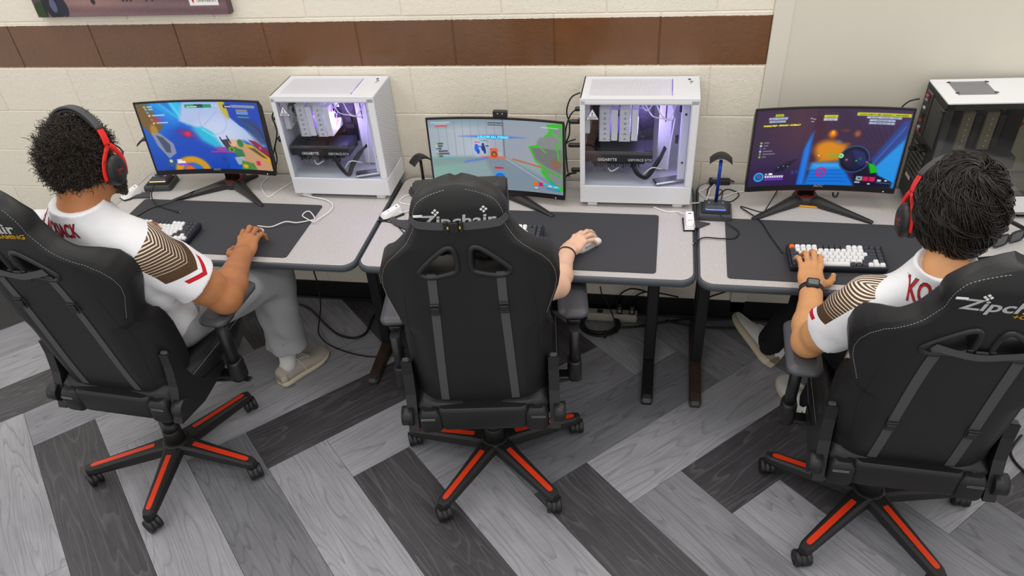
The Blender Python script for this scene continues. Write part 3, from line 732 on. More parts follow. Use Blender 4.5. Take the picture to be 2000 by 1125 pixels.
def game_tunnel():
    p = Pic('3a2444')
    p.grad('4c2e42', lambda u, v: 1-abs(u-.30)*3.2-abs(v-.2)); p.grad('2a1c52', lambda u, v: (v-.45)*1.6); p.grad('3c2a6a', lambda u, v: (u-.72)*2*(1-v))
    for k in range(7): p.line((.27+.02*k, 0), (.25+.025*k, .35), .006, '6a3a3e', .35)
    for k in range(8): p.line((.66+.045*k, .14+.01*k), (.78+.03*k, .42), .010, '2a1838', .55)
    p.poly([(.60, 0), (1, 0), (1, .20), (.72, .22)], '4a2e5c', .5, .05); p.ell(.43, .2, .05, .2, '2c1d48', .9, .6)
    p.poly([(.355, .52), (.405, .27), (.405, 1), (.345, 1)], '0a6ae0', .95, .008); p.poly([(.375, .45), (.40, .30), (.39, .98), (.36, .98)], '2a92f4', .7, .02)
    p.poly([(.405, .0), (.47, .2), (.46, .7), (.40, 1)], '4a1c30', .75, .02)
    p.ell(.52, .52, .12, .16, 'e89010', .5, .95); p.poly([(.46, .46), (.64, .44), (.66, .66), (.46, .70)], 'e08c08', .9, .03); p.ell(.53, .32, .04, .07, 'e8780c', .7); p.ell(.53, .30, .018, .035, 'ffb030', .6); p.ell(.69, .31, .03, .06, 'c86a30', .8, .8); p.ell(.58, .42, .03, .03, '6a8ac0', .8, .6); p.ell(.61, .27, .04, .03, '8a3c22', .8, .6)
    p.poly([(.43, .70), (.62, .69), (.74, 1), (.40, 1)], '0a7ae4', .97, .012); p.poly([(.43, .70), (.62, .69), (.64, .76), (.42, .78)], '4ab0f4', .8, .03)
    for k in range(4): p.line((.42, .80+.05*k), (.68, .79+.05*k), .006, '0658b8', .8)
    p.poly([(1.0, .30), (1.0, 1), (.92, 1), (.80, .86)], '1f9af0', .97, .012); p.poly([(.96, .14), (1.0, .10), (1, .34), (.80, .84), (.76, .82)], '2a4a9c', .9, .015); p.line((.98, .2), (.80, .8), .008, '3f74d0', .8)
    # round dark device
    p.poly([(.70, .70), (.80, .62), (.88, .84), (.98, .92), (.98, 1), (.74, 1), (.72, .84)], '0c0a24', .97, .01)
    p.ell(.705, .64, .105, .185, '0a0820', .06); p.ring(.705, .64, .172, .010, '2a5a9a'); p.ell(.71, .64, .080, .14, '141440', .1); p.poly([(.68, .52), (.76, .55), (.80, .70), (.74, .72)], '1c2a6a', .9); p.ell(.67, .66, .03, .08, '241838', .5)
    p.poly([(.80, .68), (.845, .70), (.875, .80), (.83, .82)], '18b820', 1, .008); p.ell(.745, .63, .014, .025, '1f5a3a', .4); p.ell(.72, .66, .006, .012, '5af040', .5); p.ell(.655, .65, .012, .02, 'c87a8a', .5, .8); p.ell(.79, .67, .008, .014, 'c86a5a', .5)
    p.ell(.615, .60, .020, .036, '10c83a', .5); p.ring(.615, .60, .022, .010, 'c8f8d0'); p.line((.53, .60), (.60, .595), .012, '1fd03a'); p.ell(.465, .60, .008, .012, 'f4e8d0', .5)
    p.poly([(.19, .74), (.31, .64), (.32, .66), (.24, .80), (.17, .82)], '181434', .95)
    for x, y in ((.20, .75), (.235, .735), (.265, .74)): p.ell(x, y, .006, .01, '28d060', .5)
    p.ring(.50, .82, .055, .014, 'd81a78'); p.line((.485, .85), (.515, .79), .012, 'd81a78'); p.rect(.295, .80, .315, .85, '2a4a8a', .8); p.rect(.325, .79, .345, .84, '2a4a8a', .7)
    # captions
    def cap(x0, y0, x1, y1, c): p.rect(x0, y0, x1, y1, c, .95)
    cap(.125, .055, .18, .085, 'd8dc20'); cap(.085, .095, .21, .125, 'b8d0e8'); cap(.09, .135, .20, .16, 'b8d0e8')
    cap(.45, .05, .545, .068, '40384a'); cap(.45, .08, .54, .115, 'e0dc28'); cap(.45, .12, .54, .15, 'd0d8e4')
    cap(.66, .045, .995, .085, 'd8dc20'); cap(.725, .09, .94, .115, 'c0d0e8'); cap(.745, .125, .905, .15, 'c0d0e8'); cap(.745, .16, .905, .185, 'c0d0e8')
    for x, y in ((.37, .12), (.39, .13), (.38, .16)): p.ell(x, y, .014, .008, 'c8ccd8', .5, .8)
    for k, (cc, w) in enumerate((('8ac83a', .03), ('d8d8c8', .025), ('1f6ac8', .01), ('d0c8c0', .06), ('8a8494', .08), ('8ac03a', .02))):
        y = .415+.037*k; p.ell(.056, y, .010, .017, cc, .4); p.rect(.075, y-.006, .08+w, y+.006, 'c8ccd8', .6)
    p.ell(.072, .875, .032, .065, '1a5ab8', .15); p.ring(.072, .875, .055, .010, '3ac8f0'); p.ell(.072, .87, .018, .035, '6a5a8a', .4); p.rect(.115, .83, .13, .85, 'e8eef4', .9); p.rect(.14, .825, .165, .85, 'f0f4f8', .9)
    for k in range(8): p.rect(.115+.0165*k, .86, .128+.0165*k, .89, 'e8eef8')
    p.rect(.112, .90, .245, .925, '7a30d0')
    p.rect(.745, .865, .785, .92, 'b8d0d8'); p.line((.755, .88), (.775, .905), .008, '2c3a4a'); p.line((.775, .88), (.755, .905), .008, '2c3a4a'); p.rect(.79, .865, .825, .925, 'd81458'); p.rect(.83, .865, .87, .925, 'd81458'); p.rect(.885, .895, .91, .92, 'd8d8e8'); p.ell(.94, .905, .012, .014, 'd8d8e8', .5); p.line((.745, .945), (.77, .945), .012, 'c8d8e0'); p.line((.83, .96), (.84, .96), .01, 'f0f0f0'); p.line((.88, .935), (.97, .94), .004, '3a8ad8')
    return p

# ------------------------------------------------------------------ monitors
M_MBEZ = mat('monitor_bezel', '17171a', .42)
M_MBLK = mat('monitor_stand', '262526', .42, nscale=300, nstr=.08, ndist=.0003)
M_DKRED = mat('dark_red_trim', '8a2a26', .45)
def monitor(label, foot, legs, pc, yaw, tilt, Wd, Ht, pic, gain, texts=(), group=None, cam=False):
    t = thing('monitor', label, 'monitor', (foot[0], foot[1], ZD+.0005), 0, 'curved gaming monitors')
    if legs: pass
    R = rotm('Z', yaw) @ rotm('X', -tilt); O = np.array((pc[0]-foot[0], pc[1]-foot[1], pc[2]-ZD))
    Rc = 1.5; sag = lambda x: (Rc-np.sqrt(Rc*Rc-x*x)); s0 = sag(Wd/2)
    def sheet(xs, zs, dy): # panel curve: edges reach forward (-y)
        return lambda x, z: np.stack([x, s0-sag(x)+dy, z], -1)
    def P(x, z, dy): return np.stack([x, s0-sag(np.asarray(x, float))+dy, np.asarray(z, float)+0*x], -1)
    xs = np.linspace(-Wd/2, Wd/2, 33)
    rings = []
    for x in xs:
        q = [(0, -Ht/2), (0, Ht/2), (.008, Ht/2+.0), (.03, Ht/2-.03), (.03, -Ht/2+.03), (.012, -Ht/2)]
        rings.append(np.array([P(np.array(x), z, dy) for dy, z in q]))
    b = MB(); b.loft(rings, 0, False, True, R, O); b.build('housing', M_MBLK, t)
    bz, bb = .007, .021
    def frame_part(x0, x1, z0, z1, dy0=-.0016, n=24):
        xx = np.linspace(x0, x1, n); rr_ = []
        for x in xx: rr_.append(np.array([P(np.array(x), z, dy) for dy, z in ((.002, z0), (dy0, z0), (dy0, z1), (.002, z1))]))
        return rr_
    b = MB()
    for a in ((-Wd/2, Wd/2, -Ht/2, -Ht/2+bb), (-Wd/2, Wd/2, Ht/2-bz, Ht/2)): b.loft(frame_part(*a), 0, False, True, R, O)
    for a in ((-Wd/2, -Wd/2+bz, -Ht/2+bb, Ht/2-bz), (Wd/2-bz, Wd/2, -Ht/2+bb, Ht/2-bz)): b.loft(frame_part(*a, n=2), 0, False, True, R, O)
    bez = b.build('bezel', M_MBEZ, t)
    b = MB(); b.loft(frame_part(-Wd/2+.01, Wd/2-.01, -Ht/2-.0015, -Ht/2+.0012, -.001), 0, False, True, R, O); b.build('red_trim', M_DKRED, t)
    p = pic(); X, Z = np.meshgrid(np.linspace(-Wd/2+bz, Wd/2-bz, p.nx), np.linspace(Ht/2-bz, -Ht/2+bb, p.ny))
    V = P(X.ravel(), Z.ravel(), -.0004); i = np.arange(p.nx*p.ny).reshape(p.ny, p.nx)
    F = np.stack([i[:-1, :-1], i[1:, :-1], i[1:, 1:], i[:-1, 1:]], -1).reshape(-1, 4)
    b = MB(); b.add(V, F.tolist(), 0, True, R, O); me = b.mesh('screen', m_vcol('screen_light', .80, .25) if 'screen_light' not in bpy.data.materials else bpy.data.materials['screen_light'])
    set_col(me, p.c.reshape(-1, 3)); scr = link('screen', me, t)
    def on_screen(v, f, u, w, dy, name, m, par):
        q = P(v[:, 0]+(-Wd/2+bz+u*(Wd-2*bz)), v[:, 1]+(Ht/2-bz-w*(Ht-bz-bb)), dy-.0004)
        bb_ = MB(); bb_.add(q, f, 0, False, R, O); return bb_.build(name, m, par)
    for body, u, w, size, colr, kw in texts:
        v, f = text_mesh(body, size, extr=0., **kw); on_screen(v, f, u, w, -.0008, 'screen_text', mat('screen_ink_'+colr, colr, .5, emit=colr, estr=.9), scr)
    v, f = text_mesh('AOC', .013, bold=.0004, align='CENTER', extr=0., sx=1.25, shear=.15); on_screen(v, f, .5, (Ht-bz-.0145)/(Ht-bz-bb), -.0022, 'badge', mat('badge_grey', '9a9a9c', .4), bez)
    b = MB(); b.box((Wd*.43, s0-sag(Wd*.43)-.0022, -Ht/2+.006), (.0025, .001, .0025), 0, 0, None); v = b.v[-1]; b.v[-1] = v @ R.T+O; b.build('power_light', mat('led_white', 'ffffff', .5, emit='ffffff', estr=1.5), bez)
    # neck, hub and the three-legged foot
    nb = O[2]+.02
    b = MB(); b.rr([(.060, .034, .006, .02), (.058, .032, .006, nb)], 3, at=(0, 0, 0)); b.box((O[0]*.5, .006, nb), (.075, .026, .075), .006); b.build('neck', M_BLACKMT, t)
    b = MB(); b.lathe([(.05, .0), (.052, .012), (.046, .028), (.040, .034)], 28); hub = b.build('foot_hub', M_MBLK, t)
    b = MB(); b.lathe([(.0412, .0325), (.0425, .0338), (.040, .0352)], 32); b.build('hub_ring', M_DKRED, hub)
    for lx, ly in legs:
        d = np.array((lx-foot[0], ly-foot[1])); L = np.hypot(*d); d /= L; nn = np.array((-d[1], d[0])); g = MB(); rr_ = []
        for s_, w, z0, z1 in ((.02, .030, .004, .036), (.06, .026, .004, .034), (L*.55, .017, .004, .023), (L*.93, .011, .0, .012), (L, .008, .0, .009)):
            c = d*s_; q = [(-w, z0), (w, z0), (w, z1*.72), (w*.35, z1), (-w*.35, z1), (-w, z1*.72)]
            rr_.append(np.array([(*(c+nn*a), z) for a, z in q]))
        g.loft(rr_[::-1], 0, False); g.build('foot_leg', M_MBLK, t)
    if cam:
        g = MB(); g.box((.02, s0+.012, Ht/2+.012), (.058, .02, .026), .002); g.v[-1] = g.v[-1] @ R.T+O
        wc = g.build('camera_clip', M_BLACKPL, t)
        g = MB()
        for sx in (-.008, .011): g.box((.02+sx, .0012+s0, Ht/2+.016), (.004, .002, .004)); g.v[-1] = g.v[-1] @ R.T+O
        g.build('clip_screws', mat('pale_screw', 'c8c8c8', .4), wc)
    return t
monitor('curved monitor with bright blue game picture, left of the left white tower', (.946, -.133), [(.716, -.303), (1.169, -.327), (1.02, -.045)], (.926, -.215, .990), .041, .071, .569, .331, game_blue, .92,
        [('BLASTED', .715, .075, .007, 'e8eef4', {}), ('ALLY FOCUSED', .395, .075, .007, 'd8f8e8', {})])
monitor('curved monitor showing a grey hall with a blue banner, middle desk', (2.235, -.155), [(2.462, -.336), (2.01, -.318), (2.26, -.06)], (2.218, -.235, .931), -.048, .03, .566, .335, game_hall, .92,
        [('5 PLAYER KILL STREAK!', .475, .255, .0125, '48e8f4', dict(align='CENTER', bold=.0003, shear=.2)), ('WAITING FOR PLAYERS', .50, .068, .0055, 'dde6ea', dict(align='CENTER')), ('DAMAGE TAKEN', .095, .096, .006, 'e04a50', dict(align='CENTER'))], cam=True)
monitor('curved monitor showing a dark purple tunnel game, right desk', (3.461, -.143), [(3.25, -.308), (3.694, -.307), (3.5, -.05)], (3.491, -.215, .976), .026, .042, .555, .334, game_tunnel, .92,
        [('LUCIO SURF V1.780 | SEASON 1 | GRAVSPEED', .828, .077, .0088, '20240a', dict(align='CENTER', bold=.0002, sx=.93)), ('RECORD - 7.744 SEC - YASHI', .833, .112, .0075, '1c2430', dict(align='CENTER')),
         ('2 - 9999.000 SEC - 0', .825, .147, .0075, '1c2430', dict(align='CENTER')), ('3 - 9999.000 SEC - 0', .825, .182, .0075, '1c2430', dict(align='CENTER')),
         ('YASHI', .152, .081, .008, '20240a', dict(align='CENTER')), ('BEST - 7.744 SEC', .148, .121, .0078, '1c2430', dict(align='CENTER')), ('ATTEMPTS: 24', .146, .158, .0075, '1c2430', dict(align='CENTER')),
         ('TOGGLE HELP - CROUCH + INTERACT', .052, .205, .0078, 'e0e028', dict(bold=.0002, shear=.15)), ('16.34 M/S', .495, .110, .008, '20240a', dict(align='CENTER')), ('5.472 SEC', .495, .147, .0075, '1c2430', dict(align='CENTER')), ('225', .14, .848, .008, 'ffffff', dict(sx=1.2))])

# ------------------------------------------------------------------ white towers
M_PERF = None
def perforated():
    m = bpy.data.materials.new('perforated_white'); k = N(m); k.b.inputs['Base Color'].default_value = (*lin('dcdde4'), 1)
    c = k.coord('Object', (1, 1, 1)); sp = k.n('ShaderNodeSeparateXYZ'); k.l(c, sp.inputs[0])
    a = k.math('FRACT', k.math('MULTIPLY', k.math('ADD', sp.outputs[2], k.math('MULTIPLY', sp.outputs[1], .5)), 130.)); e = k.math('FRACT', k.math('MULTIPLY', sp.outputs[1], 110.))
    hole = k.math('MULTIPLY', k.math('GREATER_THAN', a, .45), k.math('GREATER_THAN', e, .3))
    k.l(k.mix(hole, lin('e2e3ea'), lin('96979f')), k.b.inputs['Base Color']); k.b.inputs['Roughness'].default_value = .5
    k.bump(hole, -.4, .001); return m
def mesh_top():
    m = bpy.data.materials.new('meshed_white_top'); k = N(m)
    sp = k.n('ShaderNodeSeparateXYZ'); k.l(k.coord('Object'), sp.inputs[0])
    a = k.math('GREATER_THAN', k.math('FRACT', k.math('MULTIPLY', sp.outputs[0], 200.)), .5); e = k.math('GREATER_THAN', k.math('FRACT', k.math('MULTIPLY', sp.outputs[1], 200.)), .5)
    hole = k.math('MULTIPLY', a, e); k.l(k.mix(hole, lin('eaeaf1'), lin('d4d5e0')), k.b.inputs['Base Color']); k.b.inputs['Roughness'].default_value = .4; k.l(k.math('SUBTRACT', 1., k.math('MULTIPLY', hole, .9)), k.b.inputs['Alpha'])
    return m
M_PERF = perforated(); M_MESHTOP = mesh_top()
M_GLASSW = glass('clear_glass', 'f8fafc', 0., 1.2); M_GLASSD = glass('smoked_glass', 'e4e2da', .05, 4.)
M_GPU = mat('graphics_card_shell', '2b2c30', .35); M_PCB = mat('circuit_board', '18191d', .5, nscale=150, nstr=.6, ndist=.004, var=.8)
M_INK = mat('white_ink', 'e2e2e2', .5); M_PURPLE = mat('purple_ink', '3a2a78', .5)
M_COOLW = mat('cooler_white', 'e6e6ea', .4); M_SLOT = mat('dark_slot', '28282c', .5)
def fan_glow():
    m = bpy.data.materials.new('fan_blade_light'); k = N(m); k.b.inputs['Base Color'].default_value = (*lin('d8c8f0'), 1)
    g = k.n('ShaderNodeAttribute'); g.attribute_name = 'rad'
    k.l(k.ramp(g.outputs['Fac'], [(.2, lin('f4e6ff')), (.42, lin('b878ff')), (.72, lin('5a2cf0')), (1., lin('9a28d8'))]), k.b.inputs['Emission Color'])
    k.b.inputs['Emission Strength'].default_value = 1.0; return m
M_FANGLOW = fan_glow()
def fan(name, parent, c, r, glow, ax='X'):
    """square frame and seven blades, facing along +x"""
    M = np.array(((0, 0, 1), (1, 0, 0), (0, 1, 0)), float) if ax == 'X' else np.eye(3)
    n = 48; a = np.arange(n)/n*2*pi; sq = np.c_[np.cos(a), np.sin(a)]*(r*1.09/np.maximum(abs(np.cos(a)), abs(np.sin(a))))[:, None]; ci = np.c_[np.cos(a), np.sin(a)]*r
    z = lambda q, h: np.c_[q, np.full(n, h)]
    b = MB(); b.loft([z(sq, -.012), z(sq, .012), z(ci, .012), z(ci, -.012)], 0, False, False, M, c, closed=True); o = b.build(name, M_COOLW, parent)
    b = MB()
    for k in range(7):
        a0 = k/7*2*pi; V = []
        for j in range(6):
            rr_ = r*(.3+.66*j/5)
            for i in range(4):
                ph = a0+(i/3)*.75+.25*(j/5); V.append((rr_*math.cos(ph), rr_*math.sin(ph), -.006+.012*i/3))
        b.add(V, [(j*4+i, j*4+i+1, j*4+i+5, j*4+i+4) for j in range(5) for i in range(3)], 0, True, M, c)
    b.lathe([(r*.3, -.008), (r*.3, .008), (r*.2, .009)], 20, 0, M, c)
    me = b.mesh('blades', M_FANGLOW if glow else M_COOLW)
    if glow:
        co = np.concatenate(b.v)-np.array(c); rad = np.linalg.norm(co, axis=1)/r
        at = me.attributes.new('rad', 'FLOAT', 'POINT'); at.data.foreach_set('value', rad.astype(np.float32))
    link('blades', me, o)
    b = MB(); b.lathe([(r*.19, .0092), (r*.19, .0098)], 20, 0, M, c); b.build('hub_badge', M_PURPLE, o)
    return o
def white_tower(label, x, y, yaw, variant):
    Lx, Dy, H0, H1 = .446, .225, .020, .464
    t = thing('desktop_tower', label, 'computer', (x+Lx/2, y+Dy/2, ZD+.0005), yaw, 'white desktop towers with glass sides')
    hx, hy = Lx/2, Dy/2; th = .004; zb = .098
    b = MB(); b.box((0, hy-.002, (H0+H1)/2), (Lx-.004, .004, H1-H0), .001)                      # far side sheet
    b.box((0, 0, H0+.003), (Lx-.004, Dy-.002, .006), .001)
    b.box((-hx+.003, 0, (H0+H1)/2), (.006, Dy-.004, H1-H0), .001); b.build('chassis', M_WHITEMT, t)
    b = MB()
    for c_, s_ in (((-hx+.016, 0, H1-.004), (.032, Dy, .008)), ((hx-.05, 0, H1-.004), (.1, Dy, .008)), ((-.034, -hy+.014, H1-.004), (.3139, .028, .008)), ((-.034, hy-.014, H1-.004), (.3139, .028, .008))): b.box(c_, s_, .001)
    top = b.build('top_panel', M_WHITEMT, t)
    b = MB(); b.box((-.0405, .0, H1-.001), (.318, .172, .0015), .0003); b.build('top_mesh', M_MESHTOP, top)
    b = MB(); b.lathe([(.006, H1), (.006, H1+.0012)], 14, at=(hx-.038, .075, 0)); b.box((hx-.03, .055, H1+.0004), (.013, .004, .001)); b.box((hx-.031, .046, H1+.0004), (.007, .003, .001)); b.box((hx-.034, .036, H1+.0004), (.004, .004, .001)); b.build('top_ports', M_SLOT, top)
    b = MB(); b.box((hx-.004, 0, (zb+H1)/2), (.008, Dy-.004, H1-zb-.012), .002); b.build('front_mesh', M_PERF, t)
    b = MB(); b.box((hx-.006, 0, (H0+zb)/2), (.012, Dy-.002, zb-H0), .002); b.build('front_cover', M_WHITEMT, t)
    b = MB(); b.box((0, -hy+.004, (H0+zb)/2), (Lx-.002, .008, zb-H0), .002); b.build('lower_cover', M_WHITEMT, t)
    b = MB(); b.box((0, 0, zb-.006), (Lx-.012, Dy-.012, .004)); b.build('power_supply_shroud', M_WHITEMT, t)
    g0, g1 = zb+.001, H1-.009
    b = MB()
    b.box((-hx+.010, -hy+.004, (g0+g1)/2), (.020, .008, g1-g0), .0015); b.box((hx-.016, -hy+.004, (g0+g1)/2), (.030, .008, g1-g0), .0015); b.box((0, -hy+.004, g1-.008), (Lx-.004, .008, .018), .0015)
    b.build('window_frame', M_WHITEMT, t)
    b = MB(); b.box((-.004, -hy+.0015, (g0+g1)/2-.006), (Lx-.045, .003, g1-g0-.012)); b.build('glass_panel', M_GLASSW, t)
    for fx in (-hx+.05, hx-.05):
        for fy in (-hy+.025, hy-.025):
            b = MB(); b.rr([(.04, .03, .006, 0), (.044, .034, .006, H0+.004)], 3, at=(fx, fy, 0)); b.build('foot', M_WHITEPL, t)
    # inside
    b = MB(); b.box((-.075, .058, .318), (.27, .004, .245)); mb = b.build('motherboard', M_PCB, t)
    b = MB()
    for _ in range(26): b.box((random.uniform(-.19, .04), .052, random.uniform(.22, .42)), (random.uniform(.01, .04), random.uniform(.006, .02), random.uniform(.006, .03)), .001)
    b.box((-.17, .035, .37), (.05, .04, .10), .003); b.build('heat_spreaders', M_SLOT, mb)
    gp = MB(); gp.box((-.073, -.028, .212), (.27, .115, .046), .004); gp.box((.045, -.028, .236), (.03, .1, .004), .001); g = gp.build('graphics_card', M_GPU, t)
    q = MB(); q.box((-.075, -.03, .183), (.215, .09, .014), .003)
    for k in range(18): q.box((-.165+.0102*k, -.078, .177+.004*math.sin(k*2.1)), (.006, .012, random.uniform(.010, .020)), .001)
    q.build('card_underside', M_SLOT, g)
    q = MB(); q.box((-.073, -.0858, .227), (.262, .0015, .002)); q.build('card_stripe', mat('copper_line', '6a5a52', .4), g)
    put_text('lettering', 'GIGABYTE', .0165, M_INK, g, (-.185+.03, -.0862, .196), (1, 0, 0), (0, 0, 1), bold=.0003)
    put_text('lettering', 'GEFORCE RTX', .0145, M_INK, g, (-.035, -.0862, .196), (1, 0, 0), (0, 0, 1))
    for cx in (-.118, -.04):
        b = MB(); b.box((cx-.012, 0, .335), (.042, .11, .145), .003); ck = b.build('cooler_tower', M_COOLW, t)
        b = MB()
        for k in range(20): b.box((cx-.012, -.056, .268+.0072*k), (.046, .004, .0022))
        b.build('fins', M_COOLW, ck)
        b = MB()
        for k in range(6): b.ball((cx-.012, -.0595, .278+.021*k), .004, 8)
        b.build('heat_pipe_ends', M_CHROME, ck)
        fan('cooler_fan', t, (cx+.026, 0, .335), .058, True)
    fan('rear_fan', t, (-hx+.022, .0, .36), .055, False)
    b = MB(); b.box((.105, .040, .27), (.05, .03, .33), .002); cb = b.build('cable_cover', M_WHITEMT, t)
    b = MB(); b.box((.105, .0245, .355), (.004, .001, .085)); b.build('slot', M_SLOT, cb)
    b = MB(); b.box((.178, -.02, .275), (.03, .1, .34), .002); fb = b.build('fan_bracket', M_WHITEMT, t)
    b = MB()
    for z in (.385, .185): b.cone((.178, -.072, z), (.178, -.066, z), .0045, n=10)
    b.box((.160, -.02, .39), (.012, .012, .03)); b.box((.152, -.02, .26), (.012, .012, .03)); b.build('thumbscrews', M_SLOT, fb)
    b = MB(); b.tube(spline([(-.02, -.06, .19), (.0, -.085, .15), (.03, -.09, .128), (.05, -.085, .135), (.09, -.05, .19), (.11, .0, .215)] if variant == 2 else [(-.01, -.088, .195), (.005, -.09, .15), (.03, -.092, .112), (.045, -.092, .112), (.065, -.085, .15), (.095, -.05, .19), (.11, .0, .2)]), .010, 8, flat=.35, up=(0, 1, .2)); b.build('power_cable', M_RUBBER, t)
    for P in ([(.0, -.03, .42), (.03, -.07, .40), (.06, -.05, .42), (.09, -.06, .37), (.13, -.03, .35), (.12, .0, .42)], [(.02, -.05, .42), (.05, -.08, .385), (.08, -.05, .36), (.12, -.06, .365), (.14, 0, .40)], [(-.12, -.06, .165), (-.10, -.08, .148), (-.07, -.07, .16)], [(.02, -.08, .125), (.06, -.09, .17), (.1, -.06, .15)], [(.12, -.03, .13), (.13, -.02, .25), (.14, .0, .34)]):
        b = MB(); b.tube(spline(P), .0026, 6); b.build('inner_cable', M_WCABLE, t)
    b = MB(); b.box((.13, -.07, .108), (.12, .05, .010), .004, 0, rotm('Z', .35)); b.build('drive_tray', M_CHROME, t)
    # warning triangle on the glass
    tx, tz, r = -hx+.048, g1-.060, .031
    tri = lambda k: [(tx+k*r*math.cos(a), tz+k*r*math.sin(a)) for a in (pi/2, pi/2+2*pi/3, pi/2+4*pi/3)]
    XZ = np.array(((1, 0, 0), (0, 0, -1), (0, 1, 0)), float)
    b = MB(); b.prism(tri(1.), 0, .0006, 0, XZ, (0, -hy-.0002, 0)); stk = b.build('warning_sticker', M_PURPLE, t)
    b = MB(); b.prism(tri(.86), 0, .0009, 0, XZ, (0, -hy-.0003, 0)); b.build('sticker_face', M_INK, stk)
    mk = mat('sticker_ink', '2a2450', .6)
    put_text('lettering', '!', .020, mk, stk, (tx-.0028, -hy-.0014, tz+.0005), (1, 0, 0), (0, 0, 1), bold=.0005)
    put_text('lettering', 'CAUTION', .0070, mk, stk, (tx, -hy-.0014, tz-.0065), (1, 0, 0), (0, 0, 1), align='CENTER')
    put_text('lettering', 'TEMPERED GLASS', .0036, mk, stk, (tx, -hy-.0014, tz-.0105), (1, 0, 0), (0, 0, 1), align='CENTER')
    # rear plugs
    for z, yy, l in ((.415, .05, .012), (.375, .0, .03), (.355, -.06, .012), (.335, -.03, .05), (.235, -.03, .055), (.12, -.02, .045)):
        b = MB(); b.box((-hx-l/2, yy, z), (l, .018, .016), .004); b.build('rear_plug', M_BLACKPL, t)
    l = bpy.data.lights.new('fan_light', 'POINT'); l.energy = .8; l.color = (.50, .36, 1.); l.shadow_soft_size = .03
    link('fan_light', l, t, (.012, -.02, .33))
    return t
white_tower('white glass-sided tower with glowing purple fan, between left and middle desks', 1.2897, -.2324, -.002, 1)
white_tower('white glass-sided tower right of the grey-hall monitor, seen square on', 2.5614, -.2400, .0038, 2)

# ------------------------------------------------------------------ dark tower with a white lid
t = thing('desktop_tower', 'dark smoked-glass tower with white lid behind the right-hand player\'s head', 'computer', (3.845, -.262, ZD+.0005), .06)
Lx, Dy, H0, H1 = .45, .215, .022, .46
M_BK = mat('black_case', '1b1b1c', .45, nscale=500, nstr=.06, ndist=.0003)
b = MB(); b.box((Lx/2, Dy-.002, (H0+H1)/2), (Lx, .004, H1-H0)); b.box((.003, Dy/2, (H0+H1)/2), (.006, Dy, H1-H0-.006), .001); b.box((Lx/2, Dy/2, H0+.003), (Lx, Dy, .006)); b.box((Lx-.004, Dy/2, (H0+H1)/2), (.008, Dy, H1-H0)); b.build('chassis', M_BK, t)
b = MB()
for c_, s_ in (((.027, Dy/2, H1-.002), (.054, Dy, .006)), ((.185+.1345, Dy/2, H1-.002), (.269, Dy, .006)), ((.1195, .0345, H1-.002), (.1309, .069, .006)), ((.1195, Dy-.0105, H1-.002), (.1309, .021, .006))): b.box(c_, s_, .001)
top = b.build('top_panel', mat('lid_white', 'e6e6e8', .45), t)
b = MB(); b.box((.1195, .1315, H1-.001), (.1312, .1252, .0012)); b.build('lid_mesh', mat('lid_mesh', 'a8a8ac', .6, nscale=300, nstr=.5, alpha=.45), top)
b = MB()
for x, y in ((.055, .085), (.185, .085), (.055, .182), (.185, .182)): b.box((x, y, H1+.0025), (.014, .005, .003), .001, 0, rotm('Z', -.6 if x > .1 else .3))
b.build('mesh_clips', M_SLOT, top)
b = MB(); b.box((Lx/2+.002, .003, .022+.035), (Lx, .006, .075), .001); b.build('lower_cover', mat('lid_white', 'e6e6e8'), t)
b = MB(); b.box((Lx/2, .002, .096+.011), (Lx, .005, .02), .001); b.box((Lx/2, .002, H1-.015), (Lx, .005, .022), .001); b.box((.014, .002, .28), (.028, .005, .35), .001); b.box((Lx-.014, .002, .28), (.028, .005, .35), .001); b.build('window_frame', M_BK, t)
b = MB(); b.box((Lx/2, -.0008, .278), (Lx-.008, .0025, .355)); b.build('glass_panel', M_GLASSD, t)
for fx in (.05, Lx-.05):
    for fy in (.03, Dy-.03):
        b = MB(); b.rr([(.04, .03, .004, 0), (.044, .034, .004, H0)], 3, at=(fx, fy, 0)); b.build('foot', M_BK, t)
M_BKIN = mat('case_interior_white', 'e4e4e0', .5)
b = MB(); b.box((.36, Dy-.03, .28), (.17, .03, .34)); b.box((Lx/2, Dy/2, .100), (Lx-.02, Dy-.02, .005)); b.build('inner_tray', M_BKIN, t)
b = MB(); b.box((.16, Dy-.03, .32), (.26, .006, .25)); b.build('motherboard', mat('grey_board', '5e5c56', .5, nscale=120, nstr=.5, ndist=.003, var=.4), t)
b = MB(); b.box((.30, Dy-.075, .28), (.055, .03, .33), .002); b.box((.345, Dy-.07, .355), (.1, .02, .015), .002); b.build('cable_bar', M_BK, t)
M_COOLD = mat('cooler_dark', '96928a', .45)
for cx in (.115, .195):
    b = MB(); b.box((cx-.012, .10, .335), (.042, .11, .145), .003); ck = b.build('cooler_tower', M_COOLD, t)
    b = MB()
    for k in range(6): b.ball((cx-.012, .0425, .278+.021*k), .004, 8)
    b.build('heat_pipe_ends', M_INK, ck)
    b = MB(); b.box((cx+.022, .10, .335), (.022, .118, .125), .003); b.build('fan_frame', M_SLOT, ck)
b = MB(); b.box((.165, .085, .215), (.28, .11, .048), .004); g = b.build('graphics_card', mat('card_grey', '66645e', .4), t)
put_text('lettering', 'GEFORCE RTX', .0165, M_INK, g, (.15, .0292, .200), (1, 0, 0), (0, 0, 1))
b = MB(); b.tube(spline([(.28, .08, .42), (.30, .03, .40), (.285, .04, .36), (.30, .08, .33)]), .003, 6); b.build('inner_cable', M_RED, t)
